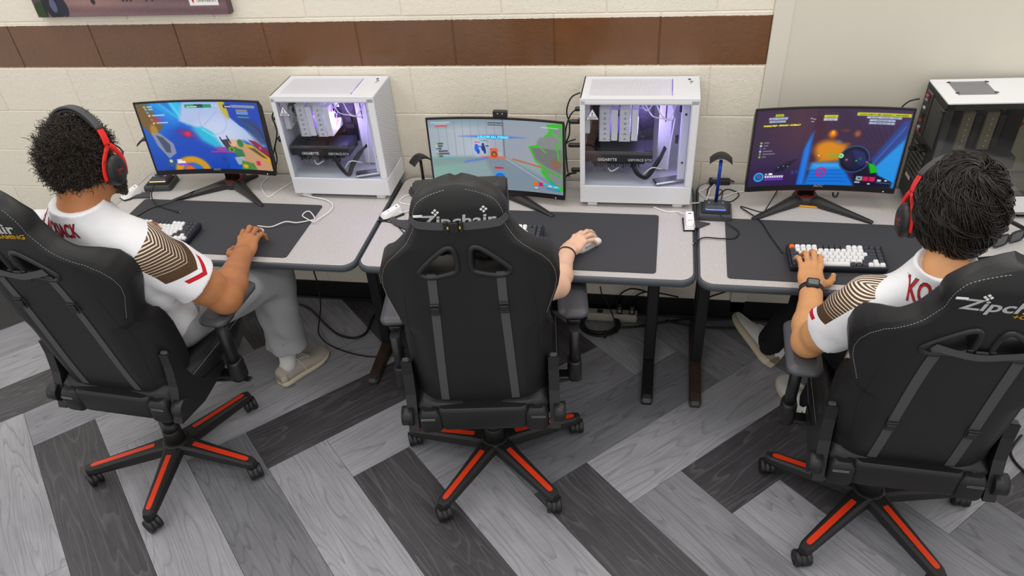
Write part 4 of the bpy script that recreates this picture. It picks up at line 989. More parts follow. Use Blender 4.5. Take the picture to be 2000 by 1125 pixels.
# its rear face, towards the left
b = MB(); b.box((-.002, Dy/2+.055, .355), (.006, .05, .165), .001); b.build('port_plate', mat('port_plate', '77706c', .4, metal=.6), t)
b = MB(); b.box((-.0045, Dy/2+.055, .355), (.004, .040, .15), .001); b.build('port_block', M_BLACKPL, t)
for z, c in ((.42, 'c04050'), (.405, '8a8a8a'), (.375, 'b8b8b8'), (.345, '202024'), (.325, 'a03038'), (.30, 'b0b0b0'), (.288, 'a84048')):
    b = MB(); b.box((-.009, Dy/2+.06, z), (.008, .018, .010), .002); b.build('rear_port', mat('port_'+c, c, .4), t)
def grille():
    m = bpy.data.materials.new('fan_grille'); k = N(m); sp = k.n('ShaderNodeSeparateXYZ'); k.l(k.coord('Object'), sp.inputs[0])
    a = k.math('FRACT', k.math('MULTIPLY', k.math('ADD', sp.outputs[1], sp.outputs[2]), 95.)); e = k.math('FRACT', k.math('MULTIPLY', k.math('SUBTRACT', sp.outputs[1], sp.outputs[2]), 95.))
    h = k.math('MULTIPLY', k.math('GREATER_THAN', a, .35), k.math('GREATER_THAN', e, .35)); k.l(k.mix(h, lin('4a4a4a'), lin('0a0a0a')), k.b.inputs['Base Color']); k.b.inputs['Roughness'].default_value = .5; return m
b = MB(); b.box((-.001, .068, .355), (.004, .11, .15), .001); b.build('fan_grille', grille(), t)
b = MB()
for k in range(7): b.box((-.002, .12, .125+.019*k), (.005, .13, .013), .001)
b.build('slot_covers', mat('slot_cover_grey', '5a5a58', .4, metal=.5), t)
b = MB(); b.box((-.012, .09, .25), (.024, .05, .012), .003); b.box((-.02, .12, .235), (.04, .02, .012), .003); b.build('display_plugs', M_BLACKPL, t)
b = MB(); b.box((-.003, .15, .105), (.002, .05, .014)); b.build('rating_label', M_INK, t)
b = MB()
for z in (.43, .11): b.cone((-.014, .006, z), (0, .006, z), .006, n=10)
b.build('thumbscrews', M_SLOT, t)
# ------------------------------------------------------------------ gaming chairs
def leather():
    m = bpy.data.materials.new('black_leather'); k = N(m); c = k.coord()
    k.l(k.mix(k.noise(c, 5., 4.), lin('171718'), lin('1f1f20')), k.b.inputs['Base Color'])
    k.b.inputs['Roughness'].default_value = .46; k.b.inputs['Specular IOR Level'].default_value = .42
    g = k.noise(c, 620., 2.); w = k.noise(c, 22., 3.)
    k.bump(k.math('ADD', k.math('MULTIPLY', g, .25), k.math('MULTIPLY', w, 1.2)), .22, .003); return m
M_LEATH = leather()
M_STITCH = mat('grey_stitching', 'a8a8a6', .7); M_WEB = mat('webbing', '48484b', .75, nscale=800, nstr=.5, ndist=.0006)
M_BASE = mat('scuffed_black_plastic', '1d1c1c', .55, nscale=60, nstr=.12, ndist=.001, var=.3)
M_STRIP = mat('orange_red_strip', 'e03a16', .42, nscale=40, nstr=.05, var=.12)
M_WHITETH = mat('white_embroidery', 'e6e6e6', .6); M_YELTH = mat('yellow_embroidery', 'e8b818', .6)
HWV = np.array([.0, .06, .12, .20, .29, .34, .375, .40, .415, .44, .50, .54, .58, .62, .66, .70, .74, .78, .82, .86, .90, .925, .940, .950, .956])
HWX = np.array([.224, .232, .240, .245, .247, .244, .238, .232, .230, .237, .2575, .272, .278, .273, .259, .2355, .203, .166, .144, .130, .117, .098, .078, .056, .026])
class Back:
    """curved rear face of the chair back; x across, v along the back, n rearwards"""
    def __init__(s, tilt, z0=.43, y0=-.19):
        s.up = np.array((0, -math.sin(tilt), math.cos(tilt))); s.nr = np.array((0, -math.cos(tilt), -math.sin(tilt))); s.p0 = np.array((0, y0, z0))
    def hw(s, v):
        v = np.asarray(v, float); q = np.clip((v-.84)/.1165, 0, .9995); return np.where(v > .84, .138*(1-q**2.4)**(1/2.4), np.interp(v, HWV, HWX))
    def nb(s, x, v):
        x = np.abs(x); v = np.asarray(v, float); h = s.hw(v)
        wing = 2.6*np.clip(x-.13, 0, None)**2*np.clip((.80-v)/.1, 0, 1)
        low = 4.2*np.clip(x-.13, 0, None)**2*np.clip((.415-v)/.035, 0, 1)*np.clip((v-.02)/.12, 0, 1)
        dome = .30*x*x*np.clip((v-.76)/.06, 0, 1)
        edge = .022*np.clip((x-(h-.03))/.03, 0, 1)**2.2
        topr = .030*np.clip((v-.89)/.066, 0, 1)**2
        waist = .012*np.exp(-((v-.41)/.018)**2)*np.clip((x-.16)/.05, 0, 1)
        pads = .006*np.exp(-((v-.60)/.02)**2)
        return .004*np.sin(v*9)-wing-low-dome-edge-topr-waist-.006*np.clip((.10-v)/.06, 0, 1)**2
    def P(s, x, v, dn=0.):
        x = np.asarray(x, float); v = np.asarray(v, float)
        n = s.nb(x, v)+dn
        return s.p0+np.stack([x, 0*x, 0*x], -1)+v[..., None]*s.up+n[..., None]*s.nr
HOLE = np.array([(.042, .766), (.026, .750), (.024, .684), (.034, .672), (.098, .656), (.128, .664), (.130, .680)])
def offset_poly(P, d):
    P = np.asarray(P); a = np.roll(P, 1, 0)-P; c = np.roll(P, -1, 0)-P
    a = a/np.linalg.norm(a, axis=1)[:, None]; c = c/np.linalg.norm(c, axis=1)[:, None]
    b = a+c; b /= np.linalg.norm(b, axis=1)[:, None]+1e-9; ce = P.mean(0)
    sg = np.sign(((P-ce)*b).sum(1))[:, None]; sn = np.sqrt(np.clip((1-(a*c).sum(1))/2, .15, 1))[:, None]
    return P+b*sg*d/sn
def smooth_poly(P, it=3):
    P = np.asarray(P, float)
    for _ in range(it):
        Q = np.roll(P, -1, 0); P = np.stack([.75*P+.25*Q, .25*P+.75*Q], 1).reshape(-1, 2)
    return P
def inside(x, y, P):
    ins = np.zeros(x.shape, bool)
    for (x0, y0), (x1, y1) in zip(P, np.roll(P, -1, 0)):
        ins ^= ((y0 > y) != (y1 > y)) & (x < (x1-x0)*(y-y0)/((y1-y0) or 1e-12)+x0)
    return ins
def build_back(bk, t):
    nu, nv = 81, 121
    vs = np.concatenate([np.linspace(.015, .925, nv-14), .925+.031*np.sin(np.linspace(.1, 1, 14)*pi/2)]); U_, V_ = np.meshgrid(np.linspace(-1, 1, nu), vs)
    U_ = np.sign(U_)*(1-(1-abs(U_))**1.25)
    X = U_*bk.hw(V_); e = abs(U_)
    th = .034+.048*np.sqrt(np.clip(1-e**6, 0, 1))+.05*np.exp(-((e-.9)/.2)**2)*np.clip((.74-V_)/.08, 0, 1)*(1-.35*np.clip((.42-V_)/.03, 0, 1))
    th = th*np.clip((.97-V_)/.10, .25, 1)**.5
    A = bk.P(X, V_); Bf = bk.P(X, V_, -th)
    i = np.arange(nu*nv).reshape(nv, nu); n = nu*nv
    Q = np.stack([i[:-1, :-1], i[:-1, 1:], i[1:, 1:], i[1:, :-1]], -1)
    cx = X.ravel()[Q].mean(-1); cv = V_.ravel()[Q].mean(-1)
    hole = inside(abs(cx), cv, HOLE)
    Fb = Q[~hole].reshape(-1, 4); F = Fb.tolist()+(Fb[:, ::-1]+n).tolist()
    for j in range(nv-1):
        F += [(i[j, 0], i[j+1, 0], i[j+1, 0]+n, i[j, 0]+n), (i[j+1, -1], i[j, -1], i[j, -1]+n, i[j+1, -1]+n)]
    for j in range(nu-1):
        F += [(i[0, j+1], i[0, j], i[0, j]+n, i[0, j+1]+n), (i[-1, j], i[-1, j+1], i[-1, j+1]+n, i[-1, j]+n)]
    b = MB(); b.add(np.concatenate([A.reshape(-1, 3), Bf.reshape(-1, 3)]), F, 0, True)
    br = b.build('backrest', M_LEATH, t)
    for sx in (-1, 1):
        P0 = smooth_poly(HOLE*np.array((sx, 1)), 3)
        if sx < 0: P0 = P0[::-1]
        sec = [(.0135, -.004), (.0125, .005), (.006, .008), (-.001, .006), (-.0035, -.004), (-.003, -.085)]
        rings = [bk.P(*offset_poly(P0, o).T, dn) for o, dn in sec]
        b = MB(); b.loft(rings, 0, True, False); b.build('cutout_ring', M_DARKPL if False else M_BLACKPL, br)
    # stitching along the rim
    b = MB()
    for sx in (-1, 1):
        vv = np.linspace(.46, .9545, 900); xx = sx*np.clip(bk.hw(vv)-.011, .0, None); vv2 = vv-.009*np.clip((vv-.91)/.04, 0, 1)
        P_ = bk.P(xx, vv2, .0008); L = np.r_[0, np.cumsum(np.linalg.norm(np.diff(P_, axis=0), axis=1))]
        for s0 in np.arange(0, L[-1]-.006, .0085):
            a = [np.interp(s0, L, P_[:, q]) for q in range(3)]; c = [np.interp(s0+.005, L, P_[:, q]) for q in range(3)]
            b.tube([a, c], .0007, 3, 0, False, False)
    stuff(b.build('stitching', M_STITCH, br))
    # side seams
    for sx in (-1, 1):
        vv = np.linspace(.10, .58, 40); b = MB(); b.tube(bk.P(sx*(.175+.03*np.sin((vv-.1)*5)), vv, .0002), .0009, 5); b.build('side_seam', mat('seam', '121213', .6), br)
    return br
def strap_strip(bk, pts, w, name, parent, dn=.003, m=None):
    """flat webbing laid on the rear face along (x, v) points"""
    Q = spline(np.array([(*p, 0) for p in pts]), 10)[:, :2]; T = np.gradient(Q, axis=0); T /= np.linalg.norm(T, axis=1)[:, None]; nn = np.c_[-T[:, 1], T[:, 0]]
    a, c = Q+nn*w/2, Q-nn*w/2
    rings = [np.array([bk.P(a[i, 0], a[i, 1], dn-.0025), bk.P(a[i, 0], a[i, 1], dn), bk.P(c[i, 0], c[i, 1], dn), bk.P(c[i, 0], c[i, 1], dn-.0025)]) for i in range(len(Q))]
    b = MB(); b.loft(rings, 0, False); return b.build(name, m or M_WEB, parent)
def buckle(bk, x, v, parent, ang=0., sc=1., spark=False):
    R = np.stack([np.array((1, 0, 0)), bk.up, bk.nr], 1) @ rotm('Z', ang); o = bk.P(x, v, .008)
    b = MB(); b.rr([(.026*sc, .020*sc, .003, -.004), (.027*sc, .021*sc, .004, .001), (.024*sc, .018*sc, .004, .004)], 3, M=R, at=o); b.box(o+R @ np.array((0, .018*sc, -.001)), (.031*sc, .010*sc, .006), .002, 0, R); b.box(o+R @ np.array((0, -.016*sc, -.001)), (.029*sc, .010*sc, .006), .002, 0, R)
    k = b.build('buckle', M_BLACKPL, parent)
    if spark:
        b = MB()
        for s_ in (-1, 1): b.box(o+R @ np.array((0, s_*.0135*sc, .0025)), (.010, .004, .002), .001, 0, R)
        b.build('buckle_tabs', M_YELTH, k)
def back_text(bk, body, size, x, v, m, parent, dn=.002, **kw):
    vv, f = text_mesh(body, size, **kw); b = MB()
    b.add(bk.P(vv[:, 0]+x, vv[:, 1]+v, dn), f); return b.build('embroidery', m, parent)
def star_base(t, ang0, off):
    M_ = []
    b = MB(); b.lathe([(.055, .078), (.060, .085), (.060, .118), (.052, .126), (.045, .127)], 30, at=(*off, 0)); b.lathe([(.040, .124), (.037, .175), (.036, .185), (.030, .186)], 28, at=(*off, 0)); b.build('hub', M_BASE, t)
    b = MB(); b.cone((*off, .18), (off[0]*.2, off[1]*.2, .36), .027, n=24); b.cone((off[0]*.6, off[1]*.6, .23), (off[0]*.2, off[1]*.2, .34), .030, .034, 24); b.cone((*off, .175), (off[0]*.75, off[1]*.75, .215), .033, .034, n=24); b.build('gas_cylinder', M_BLACKPL, t)
    am = MB(); rings = []
    for x, w, zt, zb in ((.02, .044, .124, .074), (.06, .041, .123, .072), (.10, .036, .1205, .066), (.20, .031, .112, .062), (.30, .027, .104, .060), (.345, .025, .100, .060), (.368, .016, .096, .062)):
        q = [(-w*.72, zb), (w*.72, zb), (w, zb+(zt-zb)*.35), (w*.92, zt-.008), (w*.62, zt), (-w*.62, zt), (-w*.92, zt-.008), (-w, zb+(zt-zb)*.35)]
        rings.append(np.array([(x, y, z) for y, z in q]))
    am.loft(rings, 0, False); arm_me = am.mesh('base_arm', M_BASE)
    sm = MB(); n = 6
    top = lambda x: np.interp(x, [.06, .10, .20, .30, .345], [.123, .1205, .112, .104, .100])
    pr = []
    for x, w in ((.086, .009), (.09, .0105), (.20, .0105), (.325, .0105), (.338, .009), (.343, .005)):
        pr.append(np.array([(x, -w, top(x)-.002), (x, w, top(x)-.002), (x, w, top(x)+.0012), (x, -w, top(x)+.0012)]))
    sm.loft(pr, 0, False); strip_me = sm.mesh('accent_strip', M_STRIP)
    wm = MB(); YZ = np.array(((0, 0, 1), (1, 0, 0), (0, 1, 0)), float)
    wm.lathe([(.008, -.011), (.026, -.011), (.031, -.008), (.031, .006), (.028, .010), (.023, .0102), (.022, .008), (.012, .008), (.011, .0105), (.004, .011)], 28, 0, YZ); wheel_me = wm.mesh('wheel', M_BLACKPL)
    hm = MB(); rr_ = []
    a = np.linspace(0, pi, 13)
    hm.loft([np.c_[np.full(13, x), .033*np.cos(a), .033*np.sin(a)-.004] for x in (-.011, .011)], 0, True); hm.cone((0, .0, .025), (0, -.0, .048), .011, n=14)
    house_me = hm.mesh('caster', M_BLACKPL)
    for k in range(5):
        a = ang0+pi+2*pi/5*k
        ar = link('base_arm', arm_me, t, (*off, 0), a); link('accent_strip', strip_me, ar)
        ca = link('caster', house_me, t, (off[0]+.355*math.cos(a), off[1]+.355*math.sin(a), .031), a+(.5, -.6, .9, -.3, 1.2)[k])
        for s_ in (-1, 1):
            w = link('wheel', wheel_me, ca, (s_*.0175, 0, 0), 0 if s_ > 0 else pi)
def head_pillow(bk, t):
    rings = []; b = MB()
    for a, k in ((-.135, .55), (-.128, .88), (-.10, 1), (0, 1.04), (.10, 1), (.128, .88), (.135, .55)):
        q = rrect(.085*k, .105*(.86+.14*k), .03*k, 4); rings.append(bk.p0+np.array((a, 0, 0))+np.outer(q[:, 0]-.135, bk.nr)+np.outer(q[:, 1]+.838, bk.up))
    b.loft(rings[::-1]); b.build('head_pillow', M_LEATH, t)
def chair(label, x, y, yaw, star, off, dh, tilt, variant, arm=0., army=0.):
    t = thing('gaming_chair', label, 'chair', (x, y, 0), yaw, 'black gaming chairs with red-striped bases')
    star_base(t, star-yaw, off)
    bk = Back(tilt, .43+dh); Z = dh
    br = build_back(bk, t)
    L_ = [(-.100, .668), (-.106, .557), (-.117, .333), (-.127, .105)]; Rr = [(.104, .668), (.104, .557), (.110, .333), (.116, .105)]
    if variant != 2: L_ = [(-.095, .668), (-.1, .557), (-.105, .333), (-.11, .105)]; Rr = [(.095, .668), (.1, .557), (.105, .333), (.11, .105)]
    bv = {1: .53, 2: .525, 3: .30}[variant]
    for P_ in (L_, Rr):
        s_ = strap_strip(bk, P_, .027, 'lumbar_strap', br); buckle(bk, np.interp(bv, [q[1] for q in P_[::-1]], [q[0] for q in P_[::-1]]), bv, s_)
    back_text(bk, 'Zipchair', .053, .0, .842, M_WHITETH, br, bold=.0012, shear=.12, align='CENTER', sx=1.16)
    for xx, vv in ((-.058, .890), (.074, .894)):
        b = MB()
        for dx, dv in ((0, .0065), (0, -.0065), (.0065, 0), (-.0065, 0)): b.box(bk.P(xx+dx, vv+dv, .0025), (.0058, .0022, .0058), 0, 0, np.stack([np.array((1, 0, 0)), -bk.nr, bk.up], 1) @ rotm('Y', pi/4))
        b.build('crosshair_dot', M_WHITETH, br)
    b = MB(); b.box(bk.P(-.108, .878, .0025), (.026, .002, .008), .0008, 0, np.stack([np.array((1, 0, 0)), -bk.nr, bk.up], 1)); b.build('embroidered_bar', M_WHITETH, br)
    if variant != 2: back_text(bk, '+GAMING', .0215, .012, .822, M_YELTH, br, bold=.0006, shear=.1, sx=1.12)
    if variant == 2:
        s_ = strap_strip(bk, [(-.138, .858), (-.10, .848), (0, .842), (.10, .846), (.136, .856)], .026, 'pillow_strap', br, .005); buckle(bk, -.012, .842, s_, pi/2, 1.25, True)
    else:
        vv = .672
        s_ = strap_strip(bk, [(-.115, .70), (-.06, .680), (0, .668), (.06, .682), (.115, .70)], .024, 'pillow_strap', br, .014); buckle(bk, .0, .669, s_, pi/2, 1.5)
    if variant == 2: head_pillow(bk, t)
    # seat
    b = MB(); rings = []
    for yy, w, z0, z1 in ((-.225, .20, .425, .515), (-.212, .225, .415, .527), (-.10, .265, .41, .525), (.05, .27, .41, .520), (.20, .265, .41, .522), (.28, .25, .42, .515), (.305, .225, .44, .49)):
        xs = np.linspace(-1, 1, 15); bol = .034*np.clip((abs(xs)-.62)/.25, 0, 1)*np.clip((1.02-abs(xs))/.12, 0, 1)*(1 if -.2 < yy < .29 else .2)
        dip = -.014*np.clip(1-abs(xs)/.6, 0, 1)
        topz = z1+bol+dip-.02*np.clip((abs(xs)-.9)/.1, 0, 1); top = np.c_[xs*w, np.full(15, yy), topz+Z]
        bot = np.c_[xs[::-1]*w*.94, np.full(15, yy), np.full(15, z0+Z)]
        rings.append(np.concatenate([top, bot])[::-1])
    b.loft(rings[::-1], 0, True); st = b.build('seat', M_LEATH, t)
    b = MB()
    for sx in (-1, 1):
        ys = np.arange(-.18, .27, .0085)
        for y0 in ys: b.tube([(sx*.262, y0, .526+Z), (sx*.2625, y0+.005, .526+Z)], .0008, 3, 0, False, False)
    stuff(b.build('stitching', M_STITCH, st))
    b = MB(); b.rr([(.30, .05, .02, .418+Z), (.315, .06, .024, .43+Z), (.315, .062, .024, .505+Z), (.30, .05, .02, .520+Z)], 5, at=(0, -.215, 0)); b.build('seat_back_roll', M_LEATH, st)
    for sx in (-1, 1):
        b = MB(); b.rr([(.075, .05, .018, .414+Z), (.082, .06, .02, .425+Z), (.080, .058, .022, .49+Z), (.05, .04, .015, .512+Z)], 5, at=(sx*.185, -.222, 0)); pod = b.build('corner_pad', M_LEATH, st)
        b = MB()
        for k in range(11):
            a = k/10; px = sx*(.200+.05*a) if k < 7 else sx*(.235+(k-7)*.003); pz = .487-.012*a if True else 0
            P_ = [(sx*(.215-.045*a), -.2525-.0, .484+.0+Z), (sx*(.215-.045*(a+.06)), -.2525, .484+Z)]
            b.tube(P_, .0009, 3, 0, False, False); P2 = [(q[0], q[1], q[2]-.006) for q in P_]; b.tube(P2, .0009, 3, 0, False, False)
        stuff(b.build('stitching', M_STITCH, pod))
        # recline bracket
        poly = [(-.245, .415), (-.10, .395), (.06, .42), (.07, .45), (-.06, .475), (-.10, .52), (-.125, .58), (-.145, .67), (-.178, .685), (-.18, .63), (-.195, .55)]
        X_ = np.array(((0, 0, 1), (1, 0, 0), (0, 1, 0)), float)
        b = MB(); P_ = np.array(poly); P_[:, 1] += Z; b.prism(P_, -.018, .018, 0, X_, (sx*.248, 0, 0)); br_ = b.build('recline_bracket', M_BLACKPL, t)
        b = MB(); b.box((sx*.248, -.166, .680+Z), (.026, .016, .03), .005, 0, rotm('X', .25)); b.build('bracket_cap', M_DARKPL, br_)
        b = MB(); b.cone((sx*.245, -.215, .47+Z), (sx*.285, -.215, .47+Z), .035, n=24); b.build('recline_hinge', M_BLACKPL, br_)
        # armrest
        ax = sx*.327; pz = .672+Z+arm
        b = MB(); b.rr([(.098, .255, .03, pz), (.110, .272, .035, pz+.006), (.112, .275, .035, pz+.016), (.104, .266, .032, pz+.022), (.074, .235, .022, pz+.0315), (.068, .225, .02, pz+.0325)], 6, at=(ax, .085+army, 0))
        pad = b.build('armrest_pad', mat('armrest_rubber', '4a4b50', .42, nscale=500, nstr=.08, ndist=.0003), t)
        b = MB(); b.rr([(.05, .075, .012, pz-.03), (.055, .10, .014, pz+.002)], 4, at=(ax, .06+army*.5, 0)); b.build('pad_mount', M_BLACKPL, pad)
        b = MB(); b.rr([(.036, .050, .015, .42+Z), (.036, .050, .015, pz-.02)], 5, at=(ax, .055, 0)); po = b.build('armrest_post', M_BLACKPL, t)
        b = MB(); b.rr([(.050, .066, .02, .385+Z), (.054, .070, .022, .40+Z), (.052, .068, .022, .465+Z), (.046, .062, .02, .475+Z)], 5, at=(ax, .055, 0)); b.build('post_sleeve', M_BLACKPL, po)
        b = MB(); b.box((sx*.255, .055, .392+Z), (.16, .05, .018), .004); b.build('arm_bracket', M_BLACKMT, po)
    b = MB(); b.box((0, -.0, .385+Z), (.26, .30, .035), .008); b.box((0, -.01, .355+Z), (.15, .18, .05), .01); b.build('seat_mechanism', M_BLACKMT, t)
    b = MB(); b.tube(spline([(.08, .03, .365+Z), (.20, .04, .362+Z), (.29, .06, .36+Z), (.33, .075, .358+Z)]), .006, 8); b.box((.32, .075, .358+Z), (.07, .028, .010), .004); b.build('height_lever', M_BLACKPL, t)
    b = MB(); b.cone((-.0, .17, .33+Z), (0, .17, .36+Z), .022, n=16); b.build('tension_knob', M_BLACKPL, t)
    return t, bk
CH1, BK1 = chair('black gaming chair holding the bearded player, leftmost', .990, -1.118, -.06, .480, (-.006, -.060), .033, .172, 1, 0., .05)
CH2, BK2 = chair('centre black gaming chair with neck strap across its white lettering', 2.291, -1.014, .15, -.099, (.005, 0), 0., .105, 2, -.033, .125)
CH3, BK3 = chair('black gaming chair with crossed straps, holding the headphone wearer with wristwatch', 3.690, -1.092, -.05, -.429, (-.011, -.019), -.035, .25, 3, .03, -.03)
# ------------------------------------------------------------------ smooth solids for bodies and clothes
class Solid:
    """distance field on a grid; shapes blend into one surface"""
    def __init__(s, lo, hi, h):
        s.h = h; s.lo = np.array(lo, float); n = np.ceil((np.array(hi, float)-s.lo)/h).astype(int)+1
        s.n = n; s.ax = [s.lo[i]+h*np.arange(n[i]) for i in range(3)]; s.F = np.full(n, .5, np.float32)
    def win(s, lo, hi):
        a = np.clip(np.floor((np.asarray(lo)-s.lo)/s.h).astype(int), 0, s.n-1); b = np.clip(np.ceil((np.asarray(hi)-s.lo)/s.h).astype(int)+1, 1, s.n)
        if (b <= a).any(): return None, None
        sl = tuple(slice(a[i], b[i]) for i in range(3))
        return sl, np.meshgrid(s.ax[0][sl[0]], s.ax[1][sl[1]], s.ax[2][sl[2]], indexing='ij')
    def join(s, sl, d, k):
        a = s.F[sl]
        if k <= 0: s.F[sl] = np.minimum(a, d); return
        h = np.clip(.5+.5*(a-d)/k, 0, 1); s.F[sl] = a+(d-a)*h-k*h*(1-h)
    @staticmethod
    def d_cap(X, a, b, ra, rb):
        a = np.array(a, float); b = np.array(b, float); ba = b-a; L = ba @ ba+1e-12
        t = np.clip(((X[0]-a[0])*ba[0]+(X[1]-a[1])*ba[1]+(X[2]-a[2])*ba[2])/L, 0, 1)
        return np.sqrt((X[0]-a[0]-t*ba[0])**2+(X[1]-a[1]-t*ba[1])**2+(X[2]-a[2]-t*ba[2])**2)-(ra+(rb-ra)*t)
    @staticmethod
    def d_ell(X, c, r, R=None):
        P = [X[i]-c[i] for i in range(3)]
        if R is not None: P = [P[0]*R[0][i]+P[1]*R[1][i]+P[2]*R[2][i] for i in range(3)]
        k0 = np.sqrt(sum((P[i]/r[i])**2 for i in range(3)))+1e-9; k1 = np.sqrt(sum((P[i]/r[i]**2)**2 for i in range(3)))+1e-9
        return k0*(k0-1)/k1
    def cap(s, a, b, ra, rb=None, k=.02, neg=False, mx=None):
        rb = ra if rb is None else rb; m = max(ra, rb)+(k*2+s.h*3 if not neg else s.h*4)
        sl, X = s.win(np.minimum(a, b)-m, np.maximum(a, b)+m)
        if sl is None: return s
        d = s.d_cap(X, a, b, ra, rb)
        if neg: s.F[sl] = np.maximum(s.F[sl], -d)
        else: s.join(sl, d, k)
        return s
    def chain(s, pts, rad, k=.015):
        for i in range(len(pts)-1): s.cap(pts[i], pts[i+1], rad[i], rad[i+1], k)
        return s
    def ell(s, c, r, R=None, k=.02, neg=False):
        m = max(r)+(k*2+s.h*3)
        sl, X = s.win(np.asarray(c)-m, np.asarray(c)+m)
        if sl is None: return s
        d = s.d_ell(X, c, r, R)
        if neg: s.F[sl] = np.maximum(s.F[sl], -d)
        else: s.join(sl, d, k)
        return s
    def grid(s): return np.meshgrid(*s.ax, indexing='ij', sparse=True)
    def cut(s, p, n):
        """remove what lies on the +n side of the plane"""
        X = s.grid(); n = np.array(n, float); n /= np.linalg.norm(n)
        s.F = np.maximum(s.F, ((X[0]-p[0])*n[0]+(X[1]-p[1])*n[1]+(X[2]-p[2])*n[2]).astype(np.float32)); return s
    def folds(s, fn): s.F = s.F+fn(*s.grid()).astype(np.float32); return s
    def surface(s):
        F = s.F.copy()
        for ax in range(3):
            ix = [slice(None)]*3
            for e in (0, -1): ix[ax] = e; F[tuple(ix)] = np.maximum(F[tuple(ix)], .001)
        S = F < 0; n = np.array(F.shape)-1
        cnt = np.zeros(n, np.int8); off = [(i, j, k) for i in (0, 1) for j in (0, 1) for k in (0, 1)]
        sh = lambda A, o: A[o[0]:o[0]+n[0], o[1]:o[1]+n[1], o[2]:o[2]+n[2]]
        for o in off: cnt += sh(S, o)
        act = (cnt > 0) & (cnt < 8); ci = np.argwhere(act); idx = np.full(n, -1, np.int64); idx[act] = np.arange(len(ci))
        acc = np.zeros((len(ci), 3)); num = np.zeros(len(ci))
        val = {o: F[ci[:, 0]+o[0], ci[:, 1]+o[1], ci[:, 2]+o[2]] for o in off}
        for o in off:
            for ax in range(3):
                if o[ax]: continue
                q = list(o); q[ax] = 1; q = tuple(q); a, b = val[o], val[q]; m = (a < 0) != (b < 0)
                t = a[m]/(a[m]-b[m]); p = np.tile(np.array(o, float), (m.sum(), 1)); p[:, ax] += t; acc[m] += p; num[m] += 1
        V = (ci+acc/num[:, None])*s.h+s.lo; Fc = []
        for ax in range(3):
            b, c = (ax+1) % 3, (ax+2) % 3
            o0 = [slice(1, -1)]*3; o0[ax] = slice(0, -1); o1 = [slice(1, -1)]*3; o1[ax] = slice(1, None)
            A, B = S[tuple(o0)], S[tuple(o1)]
            e = np.argwhere(A != B); 
            if not len(e): continue
            flip = A[tuple(e.T)]
            e = e.copy(); e[:, b] += 1; e[:, c] += 1
            def cell(db, dc): q = e.copy(); q[:, b] += db; q[:, c] += dc; return idx[tuple(q.T)]
            Q = np.stack([cell(-1, -1), cell(0, -1), cell(0, 0), cell(-1, 0)], 1); Q[~flip] = Q[~flip][:, ::-1]; Fc.append(Q)
        Fc = np.concatenate(Fc); Fc = Fc[(Fc >= 0).all(1)]
        return V, Fc
def relax(V, F, it=2, w=.5):
    n = len(V)
    for _ in range(it):
        A = np.zeros((n, 3)); c = np.zeros(n)
        for i in range(4):
            j = (i+1) % 4
            for k in range(3): A[:, k] += np.bincount(F[:, i], V[F[:, j], k], n)+np.bincount(F[:, j], V[F[:, i], k], n)
            c += np.bincount(F[:, i], minlength=n)+np.bincount(F[:, j], minlength=n)
        V = V*(1-w)+w*A/np.maximum(c, 1)[:, None]
    return V
def np_mesh(name, V, F, m, smooth=True):
    me = bpy.data.meshes.new(name); F = np.asarray(F); k = F.shape[1]
    me.vertices.add(len(V)); me.vertices.foreach_set('co', np.asarray(V, np.float32).ravel())
    me.loops.add(F.size); me.loops.foreach_set('vertex_index', F.ravel().astype(np.int32))
    me.polygons.add(len(F)); me.polygons.foreach_set('loop_start', np.arange(0, F.size, k, dtype=np.int32))
    me.polygons.foreach_set('use_smooth', np.full(len(F), smooth)); me.update(calc_edges=True); me.materials.append(m); return me
def attr(me, name, v):
    a = me.attributes.new(name, 'FLOAT', 'POINT'); a.data.foreach_set('value', np.asarray(v, np.float32))
def strands(P, R, sides=3, flat=1.):
    """many hairs at once; P (n, k, 3) points, R (n, k) radii"""
    n, k, _ = P.shape; T = np.gradient(P, axis=1); T /= np.linalg.norm(T, axis=2, keepdims=True)+1e-9
    up = np.array((.31, .52, .79)); u = np.cross(T, up); u /= np.linalg.norm(u, axis=2, keepdims=True)+1e-9; b = np.cross(T, u)
    a = np.arange(sides)/sides*2*pi
    V = P[:, :, None]+R[:, :, None, None]*(np.cos(a)[:, None]*u[:, :, None]+flat*np.sin(a)[:, None]*b[:, :, None])
    i = np.arange(n*k*sides).reshape(n, k, sides); j = np.roll(i, -1, 2)
    return V.reshape(-1, 3), np.stack([i[:, :-1], j[:, :-1], j[:, 1:], i[:, 1:]], -1).reshape(-1, 4)
def unit(v): v = np.array(v, float); return v/np.linalg.norm(v)
FING = [(.030, .090, .004, (.046, .027, .021), .0098), (.010, .096, .008, (.051, .031, .022), .0100), (-.011, .091, .006, (.047, .028, .021), .0094), (-.030, .080, .0, (.037, .021, .019), .0083)]
